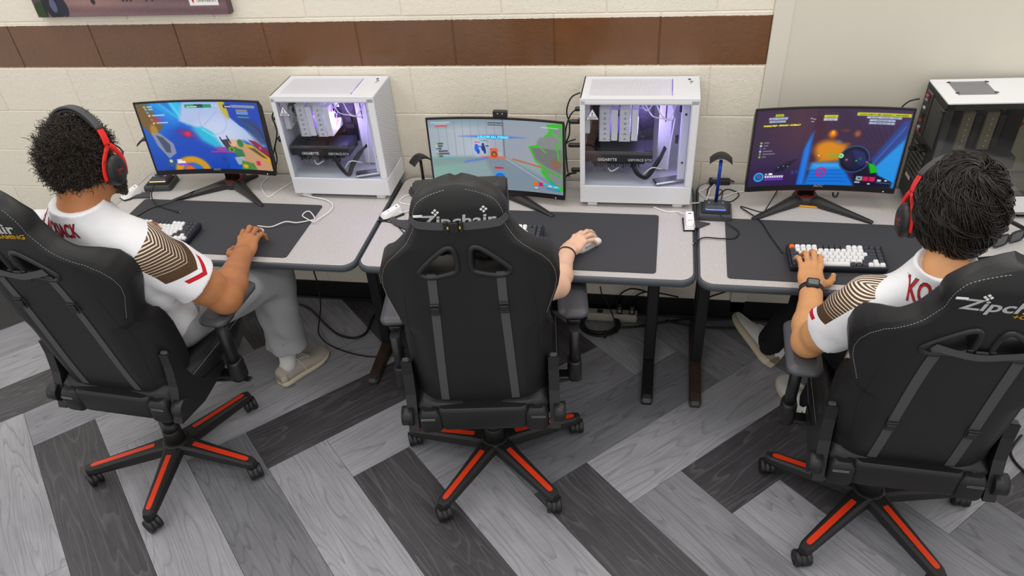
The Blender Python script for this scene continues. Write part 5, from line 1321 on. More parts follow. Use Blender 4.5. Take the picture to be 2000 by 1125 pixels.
def hand(S, W_, fwd, up, thumb, pose, s=1.05, wr=.027):
    """right or left hand blended into the solid S; thumb is the sideways direction of the thumb"""
    f = unit(fwd); x = np.array(thumb, float); x = unit(x-f*(x @ f)); z = np.cross(x, f); z = z if z @ np.array(up, float) > 0 else -z
    L = lambda p: np.array(W_)+s*(p[0]*x+p[1]*f+p[2]*z)
    R = np.stack([x, f, z], 1); tips = []
    S.ell(L((0, .046, -.002)), (.040*s, .058*s, .0165*s), R, .012); S.ell(L((.0, .0, 0)), (.029*s, .035*s, .021*s), R, .015)
    S.ell(L((.024, .034, -.010)), (.019*s, .034*s, .016*s), R, .012); S.ell(L((-.024, .030, -.009)), (.016*s, .034*s, .014*s), R, .012)
    for (kx, ky, kz, ln, r), (sp, a1, a2, a3) in zip(FING, pose['f']):
        r *= s; p = np.array((kx, ky, kz)); S.cap(L((kx*.55, .02, .002)), L(p), r*1.05, r*1.12, .008)
        S.ell(L(p+np.array((0, -.002, .002))), (r*1.12,)*3, None, .006)
        d = 0; pts = [L(p)]; q = p.copy()
        for l, a in zip(ln, (a1, a2, a3)):
            d += a; q = q+l*np.array((math.sin(sp)*math.cos(d), math.cos(sp)*math.cos(d), -math.sin(d))); pts.append(L(q))
        S.cap(pts[0], pts[1], r*1.04, r*.98, .004); S.cap(pts[1], pts[2], r, r*.90, .003); S.cap(pts[2], pts[3], r*.9, r*.76, .003)
        tips.append((pts[2], pts[3], r))
    q = np.array((.030, .018, -.010)); pts = [L(q)]
    for l, dr in zip((.046, .035, .027), pose['t']): q = q+l*unit(dr); pts.append(L(q))
    S.cap(pts[0], pts[1], .0155*s, .0125*s, .010); S.cap(pts[1], pts[2], .0122*s, .0112*s, .004); S.cap(pts[2], pts[3], .0112*s, .0088*s, .003)
    tips.append((pts[2], pts[3], .0105*s))
    return tips, z
def nails(tips, up, m, parent):
    for a, b_, r in tips:
        d = unit(b_-a); n = up-d*(up @ d); n = unit(n); sd = np.cross(d, n)
        g = MB(); rings = []
        for t_, w in ((-.006, .55), (0, .75), (.005, .7), (.008, .45)):
            rings.append(np.array([b_+d*t_+sd*r*w*c+n*r*(.80+.0*abs(c)-.28*c*c-(.12 if t_ > .006 else 0)) for c in (-1, -.5, 0, .5, 1)]))
        V = np.concatenate(rings); g.add(V, [(i*5+j, i*5+j+1, i*5+j+6, i*5+j+5) for i in range(3) for j in range(4)], 0, True); g.build('nail', m, parent)
# ------------------------------------------------------------------ people
def skin(name, a, b_, red):
    m = bpy.data.materials.new(name); k = N(m); c = k.coord()
    col = k.mix(k.noise(c, 14., 3.), lin(a), lin(b_)); col = k.mix(k.math('MULTIPLY', k.noise(c, 38., 2.), .35), col, lin(red))
    k.l(col, k.b.inputs['Base Color']); k.b.inputs['Roughness'].default_value = .5; k.b.inputs['Specular IOR Level'].default_value = .38
    k.b.inputs['Subsurface Weight'].default_value = .08; k.b.inputs['Subsurface Radius'].default_value = (.012, .005, .003); k.b.inputs['Subsurface Scale'].default_value = .5
    k.bump(k.math('ADD', k.noise(c, 260., 3.), k.noise(c, 45., 2.)), .14, .0015); return m
SK1 = skin('brown_skin', 'a86c42', 'c58858', '9a5a3c'); SK2 = skin('tan_skin', 'cf9561', 'dba673', 'c67c58'); SK3 = skin('pale_skin', 'e3b899', 'eec8ae', 'd89a84')
M_HAIR1 = mat('black_curls', '3a322c', .5, spec=.5); M_HAIR2 = mat('dark_brown_hair', '211a15', .40, spec=.55)
def cloth(name, a, b_, sc=900.):
    m = bpy.data.materials.new(name); k = N(m); c = k.coord()
    k.l(k.mix(k.noise(c, sc, 2.), lin(a), lin(b_)), k.b.inputs['Base Color']); k.b.inputs['Roughness'].default_value = .85; k.b.inputs['Specular IOR Level'].default_value = .25
    k.bump(k.math('ADD', k.math('MULTIPLY', k.noise(c, 700., 2.), .3), k.math('MULTIPLY', k.noise(c, 16., 3.), 1.6)), .35, .006); return m
M_SWEAT = cloth('grey_marl', '96989b', 'b2b4b7'); M_BLACKCL = cloth('black_trousers', '141416', '1c1c1f'); M_SOCKW = cloth('white_sock', 'd8d8d4', 'ecebe6'); M_SOCKB = cloth('black_sock', '15161b', '1e1f26')
def jersey(name):
    """white sports shirt; sl/sw: metres down and across the sleeve, sd: side panel mask"""
    m = bpy.data.materials.new(name); k = N(m); c = k.coord()
    at = lambda n: (lambda q: (setattr(q, 'attribute_name', n), q.outputs['Fac'])[1])(k.n('ShaderNodeAttribute'))
    t, s_, o, sd, zz, st = at('sl'), at('sw'), at('so'), at('sd'), at('sz'), at('st')
    aw = k.math('ABSOLUTE', s_); v = k.math('ADD', t, k.math('MULTIPLY', aw, .75))
    gt = lambda a, b_: k.math('GREATER_THAN', a, b_); lt = lambda a, b_: k.math('LESS_THAN', a, b_); mul = lambda *q: q[0] if len(q) == 1 else k.math('MULTIPLY', q[0], mul(*q[1:]))
    outer = gt(o, .0)
    patch = mul(outer, gt(st, .0), lt(v, .160), lt(aw, .082))
    ph = k.math('FRACT', k.math('MULTIPLY', v, 78.)); lines = mul(lt(ph, k.math('SUBTRACT', .40, k.math('MULTIPLY', v, 2.2))), lt(v, .118))
    brown = k.mix(k.noise(c, 9., 2.), lin('47321f'), lin('5f452c'))
    pc = k.mix(lines, brown, lin('e8dccb'))
    red = mul(outer, gt(v, .178), lt(v, .196), lt(aw, .050))
    white = k.mix(k.noise(c, 5., 2.), lin('e6e6ea'), lin('f3f3f5'))
    col = k.mix(patch, white, pc); col = k.mix(red, col, lin('c01222'))
    zig = gt(k.math('FRACT', k.math('MULTIPLY', k.math('ADD', zz, k.math('MULTIPLY', k.math('PINGPONG', k.math('MULTIPLY', at('sy'), 1.), .025), 1.4)), 95.)), .45)
    col = k.mix(sd, col, k.mix(zig, lin('e6e2dc'), lin('30241c')))
    k.l(col, k.b.inputs['Base Color']); k.b.inputs['Roughness'].default_value = .62; k.b.inputs['Specular IOR Level'].default_value = .3
    k.bump(k.math('ADD', k.math('MULTIPLY', k.noise(c, 850., 1.), .12), k.math('MULTIPLY', k.noise(c, 11., 3., .45), 2.2)), .34, .009); return m
M_JERSEY = jersey('white_jersey')
M_LETTER = mat('red_lettering', 'b3101f', .6); M_LETTERK = mat('dark_lettering_edge', '3a1418', .7)
M_EYEW = mat('eye_white', 'e8e4de', .2); M_IRIS = mat('brown_iris', '2b1a10', .15); M_LIP = mat('lips', '9a5a4c', .5); M_NAIL = mat('nails', 'dfb39b', .3)

def head_frame(c, yaw, pitch, roll=0.):
    return np.array(c, float), rotm('Z', yaw) @ rotm('X', -pitch) @ rotm('Y', roll)
def head_solid(S, hc, R, jaw=1.):
    L = lambda x, y, z: hc+R @ np.array((x, y, z))
    S.ell(L(0, -.010, .028), (.080, .099, .091), R, .02); S.ell(L(0, .018, -.045), (.066*jaw, .078, .078), R, .03); S.ell(L(0, .055, -.098), (.040*jaw, .036, .026), R, .025)
    S.cap(L(0, .094, .005), L(0, .120, -.030), .009, .015, .012); S.ell(L(0, .096, -.072), (.028, .014, .018), R, .012)
    S.ell(L(0, .086, .022), (.060, .018, .014), R, .02)
    for sx in (-1, 1):
        S.ell(L(sx*.030, .088, .006), (.017, .012, .011), R, neg=True); S.ell(L(sx*.086, -.008, -.012), (.010, .020, .032), R, .006); S.ell(L(sx*.05, .072, -.03), (.022, .018, .022), R, .02)
def face_parts(hc, R, body):
    L = lambda x, y, z: hc+R @ np.array((x, y, z))
    for sx in (-1, 1):
        b = MB(); b.ball(L(sx*.030, .0795, .006), .0125, 14); e = b.build('eye', M_EYEW, body)
        b = MB(); b.ball(L(sx*.030, .0885, .003), .0058, 12); b.build('iris', M_IRIS, e)
        b = MB(); b.tube(spline([L(sx*.014, .104, .024), L(sx*.03, .104, .030), L(sx*.05, .092, .024)]), .0035, 6, flat=.6); b.build('eyebrow', M_HAIR2, body)
    b = MB(); b.ball(L(0, .107, -.066), (.022, .007, .0055), 14, 0, R); b.ball(L(0, .105, -.076), (.019, .008, .006), 14, 0, R); b.build('lips', M_LIP, body)

def make_person(label, P):
    """joints in P; one body surface, clothes and hair as its children"""
    hc, R = head_frame(*P['head'])
    parts_V, parts_F, nV = [], [], 0
    def take(S, it=1):
        nonlocal nV
        V, F = S.surface(); V = relax(V, F, it, .4); parts_V.append(V); parts_F.append(F+nV); nV += len(V)
    nk, chest, pel = np.array(P['neck']), np.array(P['chest']), np.array(P['pelvis'])
    shl, shr = np.array(P['sh'][0]), np.array(P['sh'][1])
    pts = np.array([hc, nk, chest, pel, shl, shr]+[q for lg in P['legs'] for q in lg]); lo, hi = pts.min(0)-.22, pts.max(0)+.22
    S = Solid(lo, hi, .0052)
    head_solid(S, hc, R, P.get('jaw', 1.))
    nb_ = hc+R @ np.array((0, -.030, -.055)); S.cap(nk-(0, 0, .03), nb_, P.get('nr', .060), P.get('nr', .060)*.94, .03); S.cap(nk+R @ np.array((0, .03, -.05)), hc+R @ np.array((0, .005, -.09)), .045, .045, .03)
    ax = unit(nk-pel); XS = unit(shr-shl); FW = unit(np.cross(ax, XS)); FW = FW if FW[1] > 0 else -FW; RT = np.stack([XS, FW, ax], 1)
    S.ell(chest, (.165, .105, .19), RT, .05); S.ell((chest+pel)/2, (.14, .10, .16), RT, .05); S.ell(pel, (.16, .115, .10), None, .05)
    for sh in (shl, shr): S.cap(nk-(0, 0, .04), sh, .05, .055, .05)
    for lg in P['legs']: S.chain([lg[0], lg[1], np.array(lg[1])+(np.array(lg[2])-lg[1])*.72], (.078, .055, .036), .04)
    take(S)
    allt = []
    for arm in P['arms']:
        sh, el, wr_ = (np.array(arm[k]) for k in ('sh', 'el', 'wr')); fw = unit(arm['fwd']); end = wr_+fw*.24
        pp = np.array([sh, el, wr_, end]); A = Solid(pp.min(0)-.075, pp.max(0)+.075, .0030)
        g = arm.get('g', 1.); d1 = unit(el-sh); d2 = unit(wr_-el); ml = el+(wr_-el)*.28
        A.cap(sh, el, .056*g, .045*g, .02); A.cap(sh+(el-sh)*.35, sh+(el-sh)*.75, .054*g, .050*g, .02)
        A.cap(el, ml, .043*g, .046*g, .02); A.cap(ml, wr_-d2*.02, .045*g, .0285*g, .02); A.ell(el-d2*.012, (.036*g,)*3, None, .018)
        side = np.cross(d2, (0, 0, 1)); side = unit(side)
        for s_ in (-1, 1): A.cap(wr_-d2*.06+side*s_*.010, wr_+side*s_*.013, .021*g, .0205*g, .012)
        A.ell(wr_-d2*.012+side*.026*arm.get('ulna', 1)+np.array((0, 0, .008)), (.009,)*3, None, .012)
        tips, up = hand(A, wr_, fw, arm.get('up', (0, 0, 1)), arm['thumb'], arm['pose'], arm.get('s', 1.05))
        allt.append((tips, up)); take(A, 1)
    body = link('person', np_mesh('person', np.concatenate(parts_V), np.concatenate(parts_F), P['skin'])); tag(body, label, 'person')
    for tips, up in allt: nails(tips, up, M_NAIL, body)
    face_parts(hc, R, body)
    # shirt
    sl_cut = P.get('sleeve', .80); hem = P['hem']
    arms = P['arms']; pts = np.array([nk, chest, pel]+[a_['sh'] for a_ in arms]+[np.array(a_['sh'])+(np.array(a_['el'])-a_['sh'])*sl_cut for a_ in arms])
    T = Solid(pts.min(0)-.19, pts.max(0)+.16, .0048)
    bw = P.get('bulk', 1.)
    T.ell(chest, (.185*bw, .128*bw, .21), RT, .05); T.ell((chest*.45+pel*.55), (.172*bw, .128*bw, .19), RT, .06); T.ell(pel+(0, 0, .0), (.185*bw, .145*bw, .12), None, .05)
    back = -FW
    T.ell(chest+ax*.09+back*.02, (.17*bw, .095, .12), RT, .04); T.cap(nk-ax*.07+back*.012, nk+ax*.02, .088*bw, P.get('collar', .070)+.007, .04)
    for sh in (shl, shr): T.cap(nk-ax*.055+back*.005, sh, .068, .072, .045)
    for a_ in arms:
        sh, el = np.array(a_['sh']), np.array(a_['el']); e = sh+(el-sh)*sl_cut; q = P.get('slr', .074); T.cap(sh, sh+(e-sh)*.5, q, q*1.03, .035); T.cap(sh+(e-sh)*.5, e+(el-sh)*.1, q, q*1.08, .02)
    ph = P.get('seed', 0.)
    def wr(X, Y, Z):
        a = np.sin(38*X+22*Z+4*np.sin(9*Y+ph)+ph)*np.sin(17*Z+11*Y+2*np.sin(13*X)+ph*2); b_ = np.sin(61*(Z*.8+X*.6*np.sign(X-chest[0]))+3*np.sin(14*Y+ph))
        low = np.clip((chest[2]+.02-Z)/.2, 0, 1)
        return .0042*a+.0045*b_*low*np.sin(9*X+7*Y+ph)
    T.folds(wr)
    for a_ in arms:      # open sleeves, cut across the arm
        sh, el = np.array(a_['sh']), np.array(a_['el']); d = unit(el-sh); e = sh+(el-sh)*sl_cut; q = P.get('slr', .074)
        sl, X = T.win(e-.17, e+.17)
        near = T.d_cap(X, sh, el+d*.1, .125, .125) < 0; pl = (X[0]-e[0])*d[0]+(X[1]-e[1])*d[1]+(X[2]-e[2])*d[2]
        T.F[sl] = np.where(near, np.maximum(T.F[sl], pl), T.F[sl]); T.cap(sh+(e-sh)*.45, e+d*.05, q*.82, q*1.0, neg=True)
    T.cut(np.array(hem), (0, -.10, -1)); T.cap(nk+ax*.065+FW*.010, nk+ax*.2+FW*.02, P.get('collar', .070), P.get('collar', .070)+.006, neg=True)
    sl, X = T.win(nk-.16, nk+.16); up = ax*.92-back*.22; pl = sum((X[i]-(nk+ax*P.get('rim', .022))[i])*up[i] for i in range(3)); nr_ = T.d_cap(X, nk-ax*.04, nk+ax*.1, .125, .125) < 0; T.F[sl] = np.where(nr_, np.maximum(T.F[sl], pl), T.F[sl])
    V, F = T.surface(); V = relax(V, F, 2, .45); me = np_mesh('jersey', V, F, M_JERSEY); sh_o = link('jersey', me, body)
    best = np.full(len(V), 9.); at_ = {q: np.full(len(V), -1.) for q in ('sl', 'sw', 'so')}
    for a_ in arms:
        sh, el = np.array(a_['sh']), np.array(a_['el']); d = unit(el-sh); w = np.array(a_['out'], float); w = unit(w-d*(w @ d)); q = np.cross(d, w)
        rel = V-sh; t = rel @ d; r = np.linalg.norm(rel-t[:, None]*d, axis=1); m = (r < best) & (r < .13); best = np.where(m, r, best)
        at_['sl'] = np.where(m, t, at_['sl']); at_['so'] = np.where(m, rel @ w, at_['so']); at_['sw'] = np.where(m, np.arctan2(rel @ q, rel @ w)*.075, at_['sw'])
    at_['st'] = at_['sl']+P.get('pt0', .0)
    for q in at_: attr(me, q, at_[q])
    rel = V-pel; sd = (abs(rel @ XS) > .115*bw) & (rel[:, 2] < .14) & (rel[:, 2] > -.01) & (rel[:, 1] > .0) & (at_['sl'] < 0); attr(me, 'sd', sd.astype(float)); attr(me, 'sz', V[:, 2]); attr(me, 'sy', V[:, 1])
    # trousers
    lg = np.array([q for l_ in P['legs'] for q in l_[:3]]); pts = np.concatenate([lg, [pel]])
    D = Solid(pts.min(0)-.18, pts.max(0)+.16, .0056); r0, r1, r2, r3 = P['trouser']
    D.ell(pel, (.178*bw, .135*bw, .125), None, .05)
    for l_ in P['legs']:
        h_, k_, a_ = (np.array(q) for q in l_[:3]); D.cap(h_, k_, r0, r1, .05); D.cap(k_, k_+(a_-k_)*.85, r2, r3, .03)
    D.folds(lambda X, Y, Z: (.006*np.sin(45*Z+18*X+3*np.sin(12*Y))*np.sin(14*X+9*Z)+.005*np.sin(70*(X+.3*Z)))*(.5+.5*np.clip((.45-Z)/.2, 0, 1)))
    for l_ in P['legs']:
        k_, a_ = np.array(l_[1]), np.array(l_[2]); d = unit(a_-k_); e = k_+(a_-k_)*.84
        sl, X = D.win(e-.15, e+.15); pl = (X[0]-e[0])*d[0]+(X[1]-e[1])*d[1]+(X[2]-e[2])*d[2]; near = D.d_cap(X, k_, a_+d*.1, .13, .13) < 0
        D.F[sl] = np.where(near, np.maximum(D.F[sl], pl), D.F[sl]); D.cap(e-d*.05, e+d*.05, r3-.012, r3-.008, neg=True)
    V, F = D.surface(); link('trousers', np_mesh('trousers', relax(V, F, 2, .45), F, P['trouser_mat']), body)
    for l_, (heel, toe, roll) in zip(P['legs'], P['feet']): shoe(body, heel, toe, roll, l_[2], P['shoe'], P['sock'], l_[1])
    return body, sh_o, (hc, R)

def shoe(body, heel, toe, roll, ankle, kind, sock, knee):
    heel = np.array(heel, float); toe = np.array(toe, float); Ls = np.linalg.norm(toe-heel); f = (toe-heel)/Ls
    x = unit(np.cross(f, (0, 0, 1))); z = np.cross(x, f); c, s_ = math.cos(roll), math.sin(roll); x, z = c*x+s_*z, -s_*x+c*z; M = np.stack([x, f, z], 1)
    k = Ls/.29
    hs_ = 1.16
    # rows: y, half width, sole lift, sole top, upper height
    row = [(.0, .022, .006, .026, .060), (.008, .031, .002, .028, .078), (.03, .037, .0, .028, .084), (.065, .038, 0, .028, .082), (.10, .039, 0, .027, .088), (.14, .044, 0, .026, .078), (.18, .049, .0, .025, .062), (.22, .050, .002, .025, .050), (.255, .044, .007, .027, .043), (.28, .030, .013, .029, .038), (.29, .012, .018, .030, .033)]
    row = [(y, w*1.04, lf, st*1.1, h*hs_) for y, w, lf, st, h in row]
    a = np.linspace(0, 2*pi, 24, endpoint=False)
    def ring(y, w, z0, z1, zc=0):
        ca, sa = np.cos(a), np.sin(a); return np.c_[w*np.sign(ca)*abs(ca)**.75, np.full(24, y), np.where(sa > 0, z0+(z1-z0)*abs(sa)**.8, z0)]
    col = {'tan': ('shoe_tan', 'b5aba0'), 'white': ('shoe_white', 'dcdad5')}[kind]
    m = mat(col[0], col[1], .7, nscale=500, nstr=.25, ndist=.0008); ms = mat('sole_'+kind, {'tan': 'd6ccb4', 'white': 'cfc4ac'}[kind], .6); m2 = mat('shoe_panel_'+kind, {'tan': 'c9bfae', 'white': '9a8a78'}[kind], .6)
    b = MB()
    R_ = []
    for y, w, lf, st, h in row:
        q = np.array([(-w*1.05, lf+.006), (-w*.95, lf), (w*.95, lf), (w*1.05, lf+.006), (w*1.08, st), (-w*1.08, st)]); R_.append(np.c_[q[:, 0], np.full(6, y), q[:, 1]])
    b.loft([r_*k for r_ in R_[::-1]], 0, True, True, M, heel); so = b.build('shoe_sole', ms, body)
    b = MB(); b.loft([ring(y*k, w*k, st*k-.004, h*k) for y, w, lf, st, h in row][::-1], 0, True, True, M, heel); up = b.build('shoe', m, body)
    def on(y, xx, dz=.0):
        ws = np.interp(y, [r_[0] for r_ in row], [r_[1] for r_ in row]); hs = np.interp(y, [r_[0] for r_ in row], [r_[4] for r_ in row]); st = np.interp(y, [r_[0] for r_ in row], [r_[3] for r_ in row])
        t_ = np.clip(abs(xx)/ws, 0, 1); zz = st-.004+(hs-st+.004)*np.clip(1-t_**2.6, 0, 1)**.5
        return heel+M @ (k*np.array((xx, y, zz))+np.array((0, 0, dz)))
    b = MB(); b.loft([np.array([on(y, xx, .0015) for xx in np.linspace(-.022, .022, 7)]+[on(y, xx, -.003) for xx in np.linspace(.022, -.022, 7)]) for y in np.linspace(.105, .175, 8)], 0, True); b.build('tongue', m2, up)
    for i, y in enumerate((.112, .126, .140, .154, .168)):
        b = MB(); b.tube(np.array([on(y+.003*math.sin(xx*90), xx, .0035) for xx in np.linspace(-.026, .026, 9)]), .0022, 6); b.build('lace', M_SOCKW, up)
    b = MB(); b.tube(spline([on(.112, .0, .004), on(.105, .02, .012), on(.118, .036, .008), on(.13, .046, .0)]), .0018, 6); b.build('lace', M_SOCKW, up)
    b = MB(); b.loft([np.array([on(y, xx, .0016) for xx in np.linspace(s0, s1, 6)]+[on(y, xx, -.002) for xx in np.linspace(s1, s0, 6)]) for y in np.linspace(.088, .112, 5) for s0, s1 in ((-.0365, -.026),)], 0, True); b.build('side_panel', m2, up)
    b = MB(); b.loft([ring(y*k, (w+.0012)*k, st*k, (h*.92)*k) for y, w, lf, st, h in row[:3]][::-1], 0, True, True, M, heel); b.build('heel_panel', m2, up)
    at_ = heel+M @ (k*np.array((0, .052, .070))); an = np.array(ankle, float); b = MB(); b.tube([at_, at_*.5+an*.5, an+unit(np.array(knee)-an)*.10], [.035*k, .037, .042], 18); b.build('sock', sock, body)

# ---- hair
def ell_pt(D, r): return D/np.linalg.norm(D/np.array(r), axis=1, keepdims=True)
def afro(hc, R, body):
    c0 = np.array((0, -.011, .006)); rad = np.array((.090, .109, .125))
    n = 15000; D = rng.normal(size=(n, 3)); D /= np.linalg.norm(D, axis=1)[:, None]
    keep = ~((D[:, 1] > .45) & (D[:, 2] < .35)) & (D[:, 2] > -.95) & ~((D[:, 2] < -.45) & (D[:, 1] > -.12)) & ~((abs(D[:, 0]) > .80) & (D[:, 2] < -.05) & (D[:, 1] > -.35))
    D = D[keep]; n = len(D)
    lump = 1+.05*np.sin(D @ np.array((9., 4, 3))+1)*np.sin(D @ np.array((3., 11, 5)))+.05*np.sin(D @ np.array((14., -6, 9)))*np.sin(D @ np.array((-5., 13, 8))+2)+.035*np.sin(D @ np.array((23., 17, -12)))*np.sin(D @ np.array((-19., 21, 15)))
    nape = np.clip((-.25-D[:, 2])/.5, 0, 1)
    surf = ell_pt(D, rad)*(lump*(1-.10*nape))[:, None]
    k = 11; s = np.linspace(0, 1, k); t1 = np.cross(D, (.3, .5, .8)); t1 /= np.linalg.norm(t1, axis=1)[:, None]; t2 = np.cross(D, t1)
    ph = rng.random(n)*2*pi; tw = rng.uniform(1.3, 2.6, n)*np.sign(rng.random(n)-.5)*2*pi; cr = rng.uniform(.0025, .0055, n); ln = rng.uniform(.016, .030, n)*(1-.45*nape)
    aa = ph[:, None]+tw[:, None]*s
    drift = (rng.normal(size=(n, 3))*.010)[:, None]*s[None, :, None]
    P = surf[:, None]*.865+(D[:, None]*(ln[:, None]*s)[..., None])+cr[:, None, None]*(np.cos(aa)[..., None]*t1[:, None]+np.sin(aa)[..., None]*t2[:, None])+drift
    V, F = strands((P+c0) @ R.T+hc, np.full((n, k), .00105)*np.linspace(1.15, .7, k)); h = link('curls', np_mesh('curls', V, F, M_HAIR1)); 
    b = MB(); b.ball((0, 0, 0), 1., 56); v = b.v[0]; v = v/np.linalg.norm(v, axis=1)[:, None]
    lum = 1+.05*np.sin(v @ np.array((9., 4, 3))+1)*np.sin(v @ np.array((3., 11, 5)))+.05*np.sin(v @ np.array((14., -6, 9)))*np.sin(v @ np.array((-5., 13, 8))+2)
    rr_ = ell_pt(v, rad)*(lum*.99)[:, None]
    face = ((v[:, 1] > .35) & (v[:, 2] < .40)) | ((v[:, 2] < -.50) & (v[:, 1] > -.3)) | (v[:, 2] < -.92); rr_[face] *= .72
    b.v[0] = (rr_+c0) @ R.T+hc; hb = b.build('hair', mat('hair_shadow', '1f1a17', .85, nscale=90, nstr=1., ndist=.01), body); h.parent = hb; stuff(h)
    # beard
    n = 3800; u = rng.uniform(-1, 1, n); w = rng.random(n); ang = u*1.35
    P0 = np.stack([.060*np.sin(ang), .026+.062*np.cos(ang), -.060-.058*w*np.clip(np.cos(ang), .45, 1)], 1); Dn = np.stack([np.sin(ang)*.8, np.cos(ang)*.7, -.35-.4*w], 1); Dn /= np.linalg.norm(Dn, axis=1)[:, None]
    mouth = (abs(P0[:, 0]) < .026) & (P0[:, 2] > -.088); P0, Dn = P0[~mouth], Dn[~mouth]; n = len(P0); k = 9; s = np.linspace(0, 1, k)
    t1 = np.cross(Dn, (.3, .5, .8)); t1 /= np.linalg.norm(t1, axis=1)[:, None]; t2 = np.cross(Dn, t1); aa = rng.random(n)[:, None]*6.3+s*rng.uniform(8, 15, n)[:, None]
    P = P0[:, None]+Dn[:, None]*(rng.uniform(.014, .036, n)[:, None]*s)[..., None]+.003*(np.cos(aa)[..., None]*t1[:, None]+np.sin(aa)[..., None]*t2[:, None])
    V, F = strands(P @ R.T+hc, np.full((n, k), .0009)); stuff(link('beard', np_mesh('beard', V, F, M_HAIR1), body))
def swept(hc, R, body):
    c0 = np.array((0, -.016, .022)); rad = np.array((.086, .107, .112)); crown = unit((.05, -.55, .83))
    n = 15000; D = rng.normal(size=(n, 3)); D /= np.linalg.norm(D, axis=1)[:, None]
    lim = np.where(D[:, 1] < -.1, -.93, np.where(D[:, 1] < .25, -.05, .42)); D = D[D[:, 2] > lim]; n = len(D)
    k = 12; P = np.zeros((n, k, 3)); p = D.copy(); lift = rng.uniform(.008, .024, n); step = rng.uniform(.055, .10, n)/.1/(k-1)
    cl = np.sin(D @ np.array((11., 5, 7)))+np.sin(D @ np.array((-6., 9, 12))+1.)+.8*np.sin(D @ np.array((17., -13, 9))); swirl = .55*cl+.5
    for i in range(k):
        s = i/(k-1); off = lift*(np.sin(pi*min(1, .25+.75*s))*.8+.35)+.006*(cl*.5)
        P[:, i] = ell_pt(p, rad)+p*off[:, None]
        t = -(crown-p*(p @ crown)[:, None]); t /= np.linalg.norm(t, axis=1)[:, None]+1e-6; sd = np.cross(p, t)
        down = np.array((0, 0, -1.))-p*(-p[:, 2:3]); down /= np.linalg.norm(down, axis=1)[:, None]+1e-6
        ang = swirl*(.5+s*.9)+.25*np.sin(s*5+cl*3)
        d = t*np.cos(ang)[:, None]+sd*np.sin(ang)[:, None]+.30*down*s; d /= np.linalg.norm(d, axis=1)[:, None]
        p = p+d*step[:, None]; p /= np.linalg.norm(p, axis=1)[:, None]
    P += rng.normal(size=(n, 1, 3))*.0015
    Rr = np.full((n, k), .00115)*np.r_[np.linspace(1., 1.2, 5), np.linspace(1.2, .35, 7)]*rng.uniform(.7, 1.25, n)[:, None]
    V, F = strands((P+c0) @ R.T+hc, Rr); h = link('locks', np_mesh('locks', V, F, M_HAIR2))
    b = MB(); b.ball((0, 0, 0), 1., 40); v = b.v[0]; v = v/np.linalg.norm(v, axis=1)[:, None]; rr_ = ell_pt(v, rad+.007)
    lim = np.where(v[:, 1] < -.2, -.80, np.where(v[:, 1] < .25, -.08, .40)); rr_[v[:, 2] < lim] *= .72
    b.v[0] = (rr_+c0) @ R.T+hc; hb = b.build('hair', mat('hair_cap', '120e0b', .6), body); h.parent = hb; stuff(h)

